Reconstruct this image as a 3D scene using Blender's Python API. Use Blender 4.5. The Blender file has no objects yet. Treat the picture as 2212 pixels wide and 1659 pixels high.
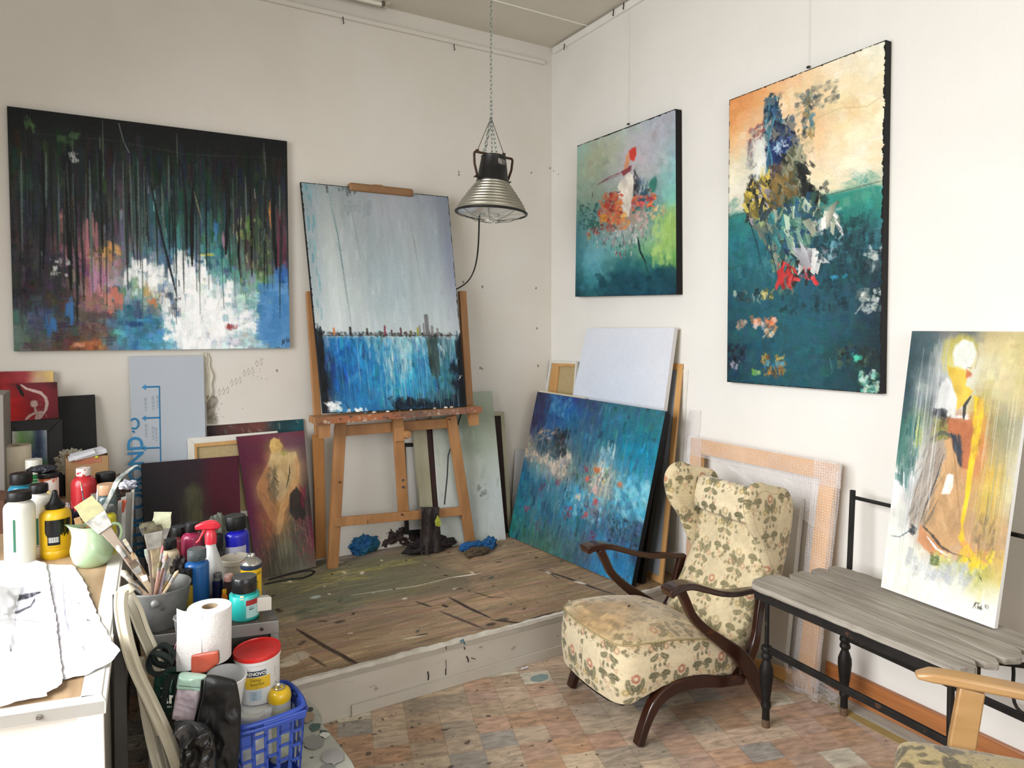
import bpy, math, random
import numpy as np
from mathutils import Vector, Matrix, noise

S = bpy.context.scene
COL = S.collection
PI = math.pi

# ---------------------------------------------------------------- camera
CF, CCX, CCY, YAW, PIT = 1484.8, 1106.0, 755.6, 0.533433, 0.0368873
EYE = Vector((-2.7222, -4.0619, 1.6))
FWD = Vector((math.sin(YAW)*math.cos(PIT), math.cos(YAW)*math.cos(PIT), -math.sin(PIT)))
RGT = Vector((math.cos(YAW), -math.sin(YAW), 0))
DWN = FWD.cross(RGT)
cam = bpy.data.cameras.new('camera')
camo = bpy.data.objects.new('camera', cam)
COL.objects.link(camo)
S.camera = camo
cam.sensor_fit = 'HORIZONTAL'
cam.sensor_width = 36
cam.lens = 36*CF/2212
cam.shift_y = -(1659/2-CCY)/2212
cam.clip_start = .05
R3 = Matrix((RGT, -DWN, -FWD)).transposed()
camo.matrix_world = Matrix.Translation(EYE) @ R3.to_4x4()

# ---------------------------------------------------------------- view, world, daylight
S.view_settings.view_transform = 'Standard'
S.view_settings.look = 'None'
S.view_settings.gamma = 1
S.view_settings.use_curve_mapping = False
S.view_settings.exposure = 0.0
w = bpy.data.worlds.new('world')
S.world = w
w.use_nodes = True
w.node_tree.nodes['Background'].inputs[0].default_value = (.75, .87, 1, 1)
w.node_tree.nodes['Background'].inputs[1].default_value = .6

def area(name, loc, tgt, sx, sy, power, color):
    l = bpy.data.lights.new(name, 'AREA')
    l.shape = 'RECTANGLE'; l.size = sx; l.size_y = sy; l.energy = power; l.color = color
    o = bpy.data.objects.new(name, l)
    o.location = loc
    o.rotation_euler = (Vector(tgt)-Vector(loc)).to_track_quat('-Z', 'Y').to_euler()
    COL.objects.link(o)
    return o
# daylight entering by the tall window of the left wall and by the window behind the photographer
area('daylight_left_window', (-4.58, -2.55, 1.95), (-.3, -2.9, .2), 2.6, 2.0, 134, (.975, .985, 1)).data.spread = math.radians(125)
area('daylight_front_window', (-1.9, -6.56, 2.0), (-1.6, -2, .6), 3.0, 2.1, 80, (.97, .985, 1))

# ---------------------------------------------------------------- helpers
def ray(u, v):
    return RGT*((u-CCX)/CF) + DWN*((v-CCY)/CF) + FWD
def at(u, v, ax, val):
    """point where the line of sight (u, v) meets the real plane x, y or z = val"""
    d = ray(u, v); i = 'xyz'.index(ax)
    return EYE + d*((val-EYE[i])/d[i])

def lin(c):
    c = np.asarray(c, float)
    return np.where(c <= .04045, c/12.92, ((c+.055)/1.055)**2.4)
def hx(s):
    return np.array([int(s[i:i+2], 16)/255 for i in (0, 2, 4)])
def lc(s):
    return tuple(lin(hx(s)))+(1,)

MATS = {}
def nn(nt, t, **k):
    n = nt.nodes.new(t)
    for a, b in k.items():
        setattr(n, a, b)
    return n
def pbr(name):
    m = bpy.data.materials.new(name); m.use_nodes = True
    nt = m.node_tree
    return m, nt, nt.nodes['Principled BSDF']
def mat(name, c1, c2=None, rough=.5, metal=0, scale=8, stretch=(1, 1, 1), bump=0, bscale=None, lo=.35, hi=.65, coat=0, trans=0, alpha=1, detail=5, c3=None, t3=.62, s3=40, sss=0):
    """Principled surface; c1/c2 mixed by noise, c3 = specks above a threshold"""
    if name in MATS: return MATS[name]
    m, nt, b = pbr(name)
    b.inputs['Roughness'].default_value = rough
    b.inputs['Metallic'].default_value = metal
    b.inputs['Base Color'].default_value = lc(c1)
    if sum(hx(c1)) < .45: b.inputs['Specular IOR Level'].default_value = .28
    if coat: b.inputs['Coat Weight'].default_value = coat; b.inputs['Coat Roughness'].default_value = .15
    if trans: b.inputs['Transmission Weight'].default_value = trans
    if alpha < 1: b.inputs['Alpha'].default_value = alpha
    if sss:
        b.inputs['Subsurface Weight'].default_value = sss; b.inputs['Subsurface Radius'].default_value = (.01, .01, .01)
    tc = nn(nt, 'ShaderNodeTexCoord'); mp = nn(nt, 'ShaderNodeMapping')
    mp.inputs['Scale'].default_value = stretch
    nt.links.new(tc.outputs['Object'], mp.inputs[0])
    def nz(sc, det=detail):
        n = nn(nt, 'ShaderNodeTexNoise'); n.inputs['Scale'].default_value = sc; n.inputs['Detail'].default_value = det
        nt.links.new(mp.outputs[0], n.inputs['Vector']); return n
    if c2 or c3:
        n = nz(scale); r = nn(nt, 'ShaderNodeValToRGB')
        r.color_ramp.elements[0].position = lo; r.color_ramp.elements[1].position = hi
        r.color_ramp.elements[0].color = lc(c1); r.color_ramp.elements[1].color = lc(c2 or c1)
        nt.links.new(n.outputs['Fac'], r.inputs[0]); out = r.outputs[0]
        if c3:
            n3 = nz(s3, 3); r3 = nn(nt, 'ShaderNodeValToRGB')
            r3.color_ramp.elements[0].position = t3; r3.color_ramp.elements[1].position = t3+.03
            r3.color_ramp.elements[0].color = (0, 0, 0, 1); r3.color_ramp.elements[1].color = (1, 1, 1, 1)
            nt.links.new(n3.outputs['Fac'], r3.inputs[0])
            mx = nn(nt, 'ShaderNodeMix', data_type='RGBA')
            mx.inputs[7].default_value = lc(c3)
            nt.links.new(r3.outputs[0], mx.inputs[0]); nt.links.new(out, mx.inputs[6]); out = mx.outputs[2]
        nt.links.new(out, b.inputs['Base Color'])
    if bump:
        n2 = nz(bscale or scale*3); bp = nn(nt, 'ShaderNodeBump'); bp.inputs['Strength'].default_value = bump; bp.inputs['Distance'].default_value = .01
        nt.links.new(n2.outputs['Fac'], bp.inputs['Height']); nt.links.new(bp.outputs[0], b.inputs['Normal'])
    MATS[name] = m
    return m
def mat_attr(name, rough=.45, bump=.3, coat=0, dist=.004, sheen=0, fine=160):
    """surface whose pigment is stored per vertex (colour attribute Col), with paint relief"""
    if name in MATS: return MATS[name]
    m, nt, b = pbr(name)
    b.inputs['Roughness'].default_value = rough; b.inputs['Specular IOR Level'].default_value = .22
    if coat: b.inputs['Coat Weight'].default_value = coat; b.inputs['Coat Roughness'].default_value = .2
    if sheen: b.inputs['Sheen Weight'].default_value = sheen
    a = nn(nt, 'ShaderNodeAttribute', attribute_name='Col')
    nt.links.new(a.outputs['Color'], b.inputs['Base Color'])
    if bump:
        tc = nn(nt, 'ShaderNodeTexCoord')
        n = nn(nt, 'ShaderNodeTexNoise'); n.inputs['Scale'].default_value = fine; n.inputs['Detail'].default_value = 3
        nt.links.new(tc.outputs['Object'], n.inputs['Vector'])
        ad = nn(nt, 'ShaderNodeMath', operation='ADD')
        nt.links.new(a.outputs['Fac'], ad.inputs[0]); nt.links.new(n.outputs['Fac'], ad.inputs[1])
        bp = nn(nt, 'ShaderNodeBump'); bp.inputs['Strength'].default_value = bump; bp.inputs['Distance'].default_value = dist
        nt.links.new(ad.outputs[0], bp.inputs['Height']); nt.links.new(bp.outputs[0], b.inputs['Normal'])
    MATS[name] = m
    return m

def mk(name, verts, faces, mats, parent=None, smooth=None, cols=None, mi=None, bevel=0, seg=2):
    me = bpy.data.meshes.new(name)
    if isinstance(verts, np.ndarray) and isinstance(faces, np.ndarray):
        nv, nf = len(verts), len(faces); k = faces.shape[1]
        me.vertices.add(nv); me.vertices.foreach_set('co', np.ascontiguousarray(verts, dtype=np.float32).ravel())
        me.loops.add(nf*k); me.loops.foreach_set('vertex_index', np.ascontiguousarray(faces, dtype=np.int32).ravel())
        me.polygons.add(nf); me.polygons.foreach_set('loop_start', np.arange(0, nf*k, k, dtype=np.int32))
        me.update(calc_edges=True)
    else:
        me.from_pydata([tuple(v) for v in verts], [], [tuple(f) for f in faces]); me.update()
    if not isinstance(mats, (list, tuple)): mats = [mats]
    for m in mats: me.materials.append(m)
    if mi is not None: me.polygons.foreach_set('material_index', np.array(mi, dtype=np.int32))
    if cols is not None:
        ca = me.color_attributes.new('Col', 'FLOAT_COLOR', 'POINT')
        c = np.ones((len(me.vertices), 4), dtype=np.float32); c[:, :3] = lin(np.clip(cols, 0, 1))
        ca.data.foreach_set('color', c.ravel())
    if smooth is not None:
        me.shade_smooth()
        if smooth < 180: me.set_sharp_from_angle(angle=math.radians(smooth))
    me.validate()
    o = bpy.data.objects.new(name, me)
    COL.objects.link(o)
    if parent: o.parent = parent
    if bevel:
        b = o.modifiers.new('bevel', 'BEVEL'); b.width = bevel; b.segments = seg; b.limit_method = 'ANGLE'; b.angle_limit = math.radians(40)
    return o

def basis(d, up=None):
    d = Vector(d).normalized()
    up = Vector(up) if up is not None else (Vector((0, 0, 1)) if abs(d.z) < .95 else Vector((1, 0, 0)))
    s = d.cross(up).normalized()
    return d, s, s.cross(d).normalized()

class G:
    def __init__(s): s.v = []; s.f = []; s.m = []; s.k = 0
    def add(s, vs, fs, M=None):
        o = len(s.v)
        s.v += [(M @ Vector(v)) if M is not None else Vector(v) for v in vs]
        s.f += [tuple(i+o for i in f) for f in fs]; s.m += [s.k]*len(fs)
        return s
    def hexa(s, p):  # 8 points: bottom ring, top ring
        return s.add(p, [(3, 2, 1, 0), (4, 5, 6, 7), (0, 1, 5, 4), (1, 2, 6, 5), (2, 3, 7, 6), (3, 0, 4, 7)])
    def box(s, c, d, M=None):
        x, y, z = c; a, b, e = d[0]/2, d[1]/2, d[2]/2
        p = [(x-a, y-b, z-e), (x+a, y-b, z-e), (x+a, y+b, z-e), (x-a, y+b, z-e), (x-a, y-b, z+e), (x+a, y-b, z+e), (x+a, y+b, z+e), (x-a, y+b, z+e)]
        if M is not None: p = [M @ Vector(q) for q in p]
        return s.hexa(p)
    def bb(s, x0, x1, y0, y1, z0, z1):
        return s.box(((x0+x1)/2, (y0+y1)/2, (z0+z1)/2), (x1-x0, y1-y0, z1-z0))
    def bar(s, a, b, wd, ht, up=None, w2=None, h2=None):
        a = Vector(a); b = Vector(b); d, sd, u = basis(b-a, up)
        w2 = w2 or wd; h2 = h2 or ht
        r = lambda c, W, H: [c-sd*W/2-u*H/2, c+sd*W/2-u*H/2, c+sd*W/2+u*H/2, c-sd*W/2+u*H/2]
        return s.hexa(r(a, wd, ht)+r(b, w2, h2))
    def strip(s, pts, side, W, H):
        """rectangular section swept along pts; side = width direction"""
        pts = [Vector(p) for p in pts]; side = Vector(side).normalized(); n = len(pts); vs = []
        W = W if hasattr(W, '__len__') else [W]*n; H = H if hasattr(H, '__len__') else [H]*n
        for i, p in enumerate(pts):
            t = (pts[min(i+1, n-1)]-pts[max(i-1, 0)]).normalized(); u = side.cross(t).normalized()
            vs += [p-side*W[i]/2-u*H[i]/2, p+side*W[i]/2-u*H[i]/2, p+side*W[i]/2+u*H[i]/2, p-side*W[i]/2+u*H[i]/2]
        fs = [(3, 2, 1, 0), tuple(4*(n-1)+k for k in range(4))]
        for i in range(n-1):
            for k in range(4):
                a = 4*i+k; b = 4*i+(k+1) % 4; fs.append((a, b, b+4, a+4))
        return s.add(vs, fs)
    def tube(s, pts, r, n=8, closed=False):
        pts = [Vector(p) for p in pts]; N = len(pts); vs = []; rr = r if hasattr(r, '__len__') else [r]*N
        prev = None
        for i, p in enumerate(pts):
            if closed: t = pts[(i+1) % N]-pts[i-1]
            else: t = pts[min(i+1, N-1)]-pts[max(i-1, 0)]
            t = t.normalized() if t.length > 1e-9 else Vector((0, 0, 1))
            if prev is None: d, sd, u = basis(t)
            else:
                sd = prev - t*prev.dot(t)
                sd = sd.normalized() if sd.length > 1e-6 else basis(t)[1]
                u = sd.cross(t)
            prev = sd
            for k in range(n):
                a = 2*PI*k/n; vs.append(p+(sd*math.cos(a)+u*math.sin(a))*rr[i])
        fs = []
        M = N if closed else N-1
        for i in range(M):
            j = (i+1) % N
            for k in range(n):
                fs.append((i*n+k, i*n+(k+1) % n, j*n+(k+1) % n, j*n+k))
        if not closed: fs += [tuple(range(n-1, -1, -1)), tuple((N-1)*n+k for k in range(n))]
        return s.add(vs, fs)
    def lathe(s, prof, n=24, M=None, cap=True, sx=1, sy=1):
        vs = []; fs = []
        for r, z in prof:
            for k in range(n):
                a = 2*PI*k/n; vs.append((r*math.cos(a)*sx, r*math.sin(a)*sy, z))
        for i in range(len(prof)-1):
            for k in range(n):
                fs.append((i*n+k, i*n+(k+1) % n, (i+1)*n+(k+1) % n, (i+1)*n+k))
        if cap and prof[0][0] > 1e-5: fs.append(tuple(range(n-1, -1, -1)))
        if cap and prof[-1][0] > 1e-5: fs.append(tuple((len(prof)-1)*n+k for k in range(n)))
        return s.add(vs, fs, M)
    def grid(s, P):
        n, m = len(P), len(P[0])
        return s.add([p for r in P for p in r], [(i*m+j, i*m+j+1, (i+1)*m+j+1, (i+1)*m+j) for i in range(n-1) for j in range(m-1)])
    def build(s, name, mats, parent=None, smooth=None, bevel=0, seg=2):
        return mk(name, s.v, s.f, mats, parent, smooth, None, s.m if isinstance(mats, (list, tuple)) else None, bevel, seg)

LABELS = {}
def tag(o, label, cat, group=None, kind=None):
    o['label'] = label; o['category'] = cat
    if group: o['group'] = group
    if kind: o['kind'] = kind
    return o
def thing(name, label, cat, loc=(0, 0, 0), rz=0, group=None):
    o = bpy.data.objects.new(name, None); COL.objects.link(o)
    o.empty_display_size = .05
    o.location = loc; o.rotation_euler = (0, 0, rz)
    return tag(o, label, cat, group)
def struct(name, g, m, bevel=0, smooth=None):
    o = g.build(name, m, None, smooth, bevel) if isinstance(g, G) else g
    o['kind'] = 'structure'
    return o
def faceyaw(x, y):
    """rz that turns local -Y towards the photographer's side of the room"""
    return math.atan2(EYE.y-y, EYE.x-x)+PI/2

def textmesh(body, size, fn, name, m, parent, bold=0, align='CENTER', depth=0):
    """lettering as a mesh; fn maps flat (x, y) metres to a point"""
    cu = bpy.data.curves.new('t', 'FONT'); cu.body = body; cu.size = size; cu.align_x = align; cu.align_y = 'CENTER'; cu.offset = bold; cu.resolution_u = 3
    o = bpy.data.objects.new('t', cu); COL.objects.link(o)
    dg = bpy.context.evaluated_depsgraph_get(); dg.update()
    me = bpy.data.meshes.new_from_object(o.evaluated_get(dg))
    bpy.data.objects.remove(o); bpy.data.curves.remove(cu)
    for v in me.vertices: v.co = fn(v.co.x, v.co.y)
    me.name = name; me.materials.clear(); me.materials.append(m)
    ob = bpy.data.objects.new(name, me); COL.objects.link(ob)
    if parent: ob.parent = parent
    return ob
def cylmap(r, a0, z0, rot=0):
    """flat -> cylinder around local z; a0 = angle of centre (-pi/2 faces -Y)"""
    c, s_ = math.cos(rot), math.sin(rot)
    return lambda x, y: Vector((r*math.cos(a0+(x*c-y*s_)/r), r*math.sin(a0+(x*c-y*s_)/r), z0+x*s_+y*c))
def cylpatch(g, r, a0, a1, z0, z1, n=14, r1=None):
    r1 = r1 or r
    P = [[(rr*math.cos(a0+(a1-a0)*j/n), rr*math.sin(a0+(a1-a0)*j/n), z) for j in range(n+1)] for rr, z in ((r, z0), (r1, z1))]
    return g.grid(P)
# ---------------------------------------------------------------- painting on a raster of pigment (stored per vertex)
def resize(a, h, w):
    H, W = a.shape[:2]
    y = np.linspace(0, H-1, h); x = np.linspace(0, W-1, w)
    y0 = np.minimum(y.astype(int), H-2) if H > 1 else np.zeros(h, int); x0 = np.minimum(x.astype(int), W-2) if W > 1 else np.zeros(w, int)
    fy = (y-y0); fx = (x-x0)
    fy = fy*fy*(3-2*fy); fx = fx*fx*(3-2*fx)
    sh = (slice(None), None)+(None,)*(a.ndim-2); sw = (None, slice(None))+(None,)*(a.ndim-2)
    y1 = np.minimum(y0+1, H-1); x1 = np.minimum(x0+1, W-1)
    A = a[y0][:, x0]*(1-fx[sw]) + a[y0][:, x1]*fx[sw]
    B = a[y1][:, x0]*(1-fx[sw]) + a[y1][:, x1]*fx[sw]
    return A*(1-fy[sh]) + B*fy[sh]

class Art:
    def __init__(s, w, h, rows, seed=1, ys=None):
        s.w, s.h = w, h; s.R = np.random.RandomState(seed)
        g = np.array([[hx(c) for c in r.split()] for r in rows])
        if ys is not None:
            n = 40; yy = np.linspace(0, 1, n)
            g = np.stack([np.stack([np.interp(yy, ys, g[:, j, c]) for c in range(3)], -1) for j in range(g.shape[1])], 1)
        s.a = resize(g, h, w)
    def fbm(s, nx, ny, oct=4):
        o = np.zeros((s.h, s.w)); amp = 1; t = 0
        for k in range(oct):
            a, b = max(2, int(ny*2**k)), max(2, int(nx*2**k))
            if a > s.h or b > s.w: a = min(a, s.h); b = min(b, s.w)
            o += amp*resize(s.R.rand(a, b), s.h, s.w); t += amp; amp *= .55
        return o/t
    def warp(s, ax, ay, nx=8, ny=8, oct=4):
        dx = (s.fbm(nx, ny, oct)-.5)*2*ax*s.w; dy = (s.fbm(nx, ny, oct)-.5)*2*ay*s.h
        Y, X = np.mgrid[0:s.h, 0:s.w]
        s.a = s.a[np.clip((Y+dy).astype(int), 0, s.h-1), np.clip((X+dx).astype(int), 0, s.w-1)]
        return s
    def tone(s, amt, nx=10, ny=10, oct=5):
        s.a = s.a*(1+(s.fbm(nx, ny, oct)[..., None]-.5)*2*amt); return s
    def stroke(s, x, y, L, W, ang, col, al=1, br=.5):
        """x, y in pixels; bristled dab"""
        c, n = math.cos(ang), math.sin(ang); e = int(max(L, W)/2+2)
        x0, x1, y0, y1 = max(0, int(x-e)), min(s.w, int(x+e)+1), max(0, int(y-e)), min(s.h, int(y+e)+1)
        if x1 <= x0 or y1 <= y0: return
        Y, X = np.mgrid[y0:y1, x0:x1]
        u = ((X-x)*c+(Y-y)*n)/(L/2); v = (-(X-x)*n+(Y-y)*c)/(W/2)
        k = 9; bv = s.R.rand(k)
        bi = bv[np.clip(((v+1)/2*k).astype(int), 0, k-1)]
        lim = 1-.45*bi*(1 if br else 0)
        m = np.clip((lim-np.abs(u))*L*.35+.5, 0, 1)*np.clip((1-np.abs(v))*W*.4+.3, 0, 1)
        m = m*al*(1-br*bi*.8)
        t = s.a[y0:y1, x0:x1]; t += (np.asarray(col)-t)*m[..., None]
    def strokes(s, n, L, W, ang, jit=.1, cj=.06, al=.8, box=(0, 0, 1, 1), mv=0, br=.5, prob=None, lj=.5):
        """dabs that pick up the colour already there (moved by mv) and vary it"""
        src = s.a.copy(); R = s.R
        for _ in range(n):
            x = (box[0]+R.rand()*(box[2]-box[0]))*s.w; y = (box[1]+R.rand()*(box[3]-box[1]))*s.h
            sx = int(np.clip(x+R.randn()*mv*s.w, 0, s.w-1)); sy = int(np.clip(y+R.randn()*mv*s.h, 0, s.h-1))
            c = src[sy, sx]; c = np.clip(c*(1+R.randn()*cj*2)+R.randn(3)*cj*.5, 0, 1)
            f = 1+lj*R.randn()
            s.stroke(x, y, max(2, L*s.h*abs(f)), max(1.3, W*s.w*(.5+R.rand())), ang+R.randn()*jit, c, al*(.5+.5*R.rand()), br)
        return s
    def dabs(s, n, cols, L, W, ang, box, jit=.15, al=.85, br=.5, gauss=False):
        R = s.R; cols = [hx(c) for c in cols.split()]
        for _ in range(n):
            if gauss:
                x = (box[0]+box[2])/2+R.randn()*(box[2]-box[0])/4; y = (box[1]+box[3])/2+R.randn()*(box[3]-box[1])/4
            else: x = box[0]+R.rand()*(box[2]-box[0]); y = box[1]+R.rand()*(box[3]-box[1])
            s.stroke(x*s.w, y*s.h, max(2, L*s.h*(.4+R.rand()*1.2)), max(1.3, W*s.w*(.4+R.rand()*1.2)), ang+R.randn()*jit, np.clip(cols[R.randint(len(cols))]+R.randn()*.03, 0, 1), al*(.6+.4*R.rand()), br)
        return s
    def shards(s, n, cols, size, box, region=None, al=.9, ratio=2.2, ang=1.35, jit=.5):
        """sharp-edged palette-knife facets inside a box (and a region mask)"""
        R = s.R; cols = [hx(c) for c in cols.split()]
        for _ in range(n):
            x = (box[0]+R.rand()*(box[2]-box[0]))*s.w; y = (box[1]+R.rand()*(box[3]-box[1]))*s.h
            if region is not None and region[min(s.h-1, int(y)), min(s.w-1, int(x))] < .5: continue
            L = size*s.w*(.4+R.rand()*1.2); W = L/ratio*(.6+.8*R.rand()); a = ang+R.randn()*jit
            e = int(L+2); x0, x1, y0, y1 = max(0, int(x-e)), min(s.w, int(x+e)), max(0, int(y-e)), min(s.h, int(y+e))
            if x1 <= x0 or y1 <= y0: continue
            Y, X = np.mgrid[y0:y1, x0:x1]; u = ((X-x)*math.cos(a)+(Y-y)*math.sin(a))/(L/2); v = (-(X-x)*math.sin(a)+(Y-y)*math.cos(a))/(W/2)
            k1, k2 = R.randn(2)*.35; v = v-k1*u; uu = u-k2*v; lim = 1-.5*R.rand()*(u+1)/2
            m = ((np.abs(uu) < 1) & (np.abs(v) < lim)).astype(float)*al
            c = cols[R.randint(len(cols))]*(1+.10*R.randn()); c = np.clip(c[None, None]*(1+.12*v[..., None]*R.randn()), 0, 1)
            t = s.a[y0:y1, x0:x1]; t += (c-t)*m[..., None]
        return s
    def mask(s, pts, edge=.01, soft=.004, n=24):
        Y, X = np.mgrid[0:s.h, 0:s.w]
        X = (X+.5)/s.w; Y = (Y+.5)/s.h
        if edge:
            X = X+(s.fbm(n, n, 4)-.5)*2*edge; Y = Y+(s.fbm(n, n, 4)-.5)*2*edge
        asp = s.h/s.w
        ins = np.zeros(X.shape, bool); d = np.full(X.shape, 9.); N = len(pts)
        for i in range(N):
            (ax, ay), (bx, by) = pts[i], pts[(i+1) % N]
            if ay != by: ins ^= ((ay > Y) != (by > Y)) & (X < (bx-ax)*(Y-ay)/(by-ay)+ax)
            if soft > .002:
                ex, ey = bx-ax, (by-ay)*asp; L2 = ex*ex+ey*ey+1e-12
                t = np.clip(((X-ax)*ex+(Y-ay)*asp*ey)/L2, 0, 1)
                d = np.minimum(d, np.hypot(X-ax-t*ex, (Y-ay)*asp-t*ey))
        if soft <= .002: return ins.astype(float)
        return np.clip(.5+np.where(ins, d, -d)/soft/2, 0, 1)
    def poly(s, pts, col, al=1, edge=.01, soft=.004, n=24, tex=.08):
        m = s.mask(pts, edge, soft, n)*al; c = hx(col) if isinstance(col, str) else np.asarray(col)
        t = c*(1+(s.fbm(14, 14, 4)[..., None]-.5)*2*tex*2)
        s.a = s.a*(1-m[..., None])+t*m[..., None]; return s
    def line(s, pts, w, col, al=1, rough=.3, taper=True):
        """w relative to width"""
        c = hx(col) if isinstance(col, str) else col
        P = [(x*s.w, y*s.h) for x, y in pts]
        Q = []
        for i in range(len(P)-1):
            L = math.hypot(P[i+1][0]-P[i][0], P[i+1][1]-P[i][1]); k = max(1, int(L/1.2))
            for j in range(k): Q.append((P[i][0]+(P[i+1][0]-P[i][0])*j/k, P[i][1]+(P[i+1][1]-P[i][1])*j/k))
        N = len(Q); wob = s.R.rand(N+1)
        for i, (x, y) in enumerate(Q):
            tt = 1-abs(2*i/max(1, N-1)-1)**3*.6 if taper else 1
            r = max(.7, w*s.w/2*tt*(1-rough*wob[i])); e = int(r+2)
            x0, x1, y0, y1 = max(0, int(x)-e), min(s.w, int(x)+e+1), max(0, int(y)-e), min(s.h, int(y)+e+1)
            if x1 <= x0 or y1 <= y0: continue
            Y, X = np.mgrid[y0:y1, x0:x1]
            m = np.clip(r-np.hypot(X-x, Y-y)+.5, 0, 1)*al*(1-rough*wob[i]*.5)
            t = s.a[y0:y1, x0:x1]; t += (c-t)*m[..., None]*.8
        return s
    def drips(s, n, cols, x0, x1, y0, y1, L, w=.003, al=.6):
        R = s.R; cols = [hx(c) for c in cols.split()]
        for _ in range(n):
            x = x0+R.rand()*(x1-x0); y = y0+R.rand()*(y1-y0); l = L*(.3+R.rand()*1.2)
            s.line([(x, y), (x+R.randn()*.003, min(1, y+l))], w*(.5+R.rand()), cols[R.randint(len(cols))], al*(.4+.6*R.rand()), .4)
        return s
    def border(s, col, wl, wr, wt, wb, n=30):
        c = hx(col); Y, X = np.mgrid[0:s.h, 0:s.w]; X = X/s.w; Y = Y/s.h
        q = s.fbm(n, n, 4)*2
        m = (X < wl*q) | (X > 1-wr*q) | (Y < wt*q) | (Y > 1-wb*q)
        s.a[m] = c; return s
    def fin(s, grain=.02, sat=.88):
        g = s.a.mean(-1, keepdims=True); s.a = g+(s.a-g)*sat
        s.a = np.clip(s.a+s.R.randn(s.h, s.w, 1)*grain, 0, 1); return s

def canvas(name, label, TL, TR, BR, BL, art, side, thick=.02, m=None, group=None, cat='painting', backc='c9bda0', parent=None):
    """stretched canvas with a pigment raster on its face; corners are the real corners of the face"""
    TL, TR, BR, BL = map(Vector, (TL, TR, BR, BL))
    nrm = ((BL-TL).cross(TR-TL)).normalized()      # towards the room
    h, w_ = art.a.shape[:2]
    A = np.array([TL, TR, BR, BL])
    org = (BL+BR)/2
    v = np.linspace(0, 1, h)[:, None, None]; u = np.linspace(0, 1, w_)[None, :, None]
    P = (A[0]*(1-u)+A[1]*u)*(1-v)+(A[3]*(1-u)+A[2]*u)*v
    P = P.reshape(-1, 3)-np.array(org)
    idx = np.arange(h*w_).reshape(h, w_)
    F = np.stack([idx[:-1, :-1], idx[1:, :-1], idx[1:, 1:], idx[:-1, 1:]], -1).reshape(-1, 4)
    cols = art.a.reshape(-1, 3)
    # sides and back
    f = [np.array(TL-org), np.array(TR-org), np.array(BR-org), np.array(BL-org)]
    b = [q-np.array(nrm)*thick for q in f]
    n0 = len(P); extra = []; ef = []; ec = []
    sc = hx(side)
    for i in range(4):
        j = (i+1) % 4; k = n0+len(extra)
        extra += [f[i], f[j], b[j], b[i]]; ef.append((k, k+1, k+2, k+3)); ec += [sc]*4
    k = n0+len(extra); extra += b; ef.append((k, k+1, k+2, k+3)); ec += [hx(backc)]*4
    P = np.vstack([P, extra]); F = np.vstack([F, ef]); cols = np.vstack([cols, ec])
    o = mk(name, P, F, m or mat_attr('paint_on_canvas', rough=.55), parent, None, cols)
    o.location = org
    if not parent: tag(o, label, cat, group)
    return o
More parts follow.
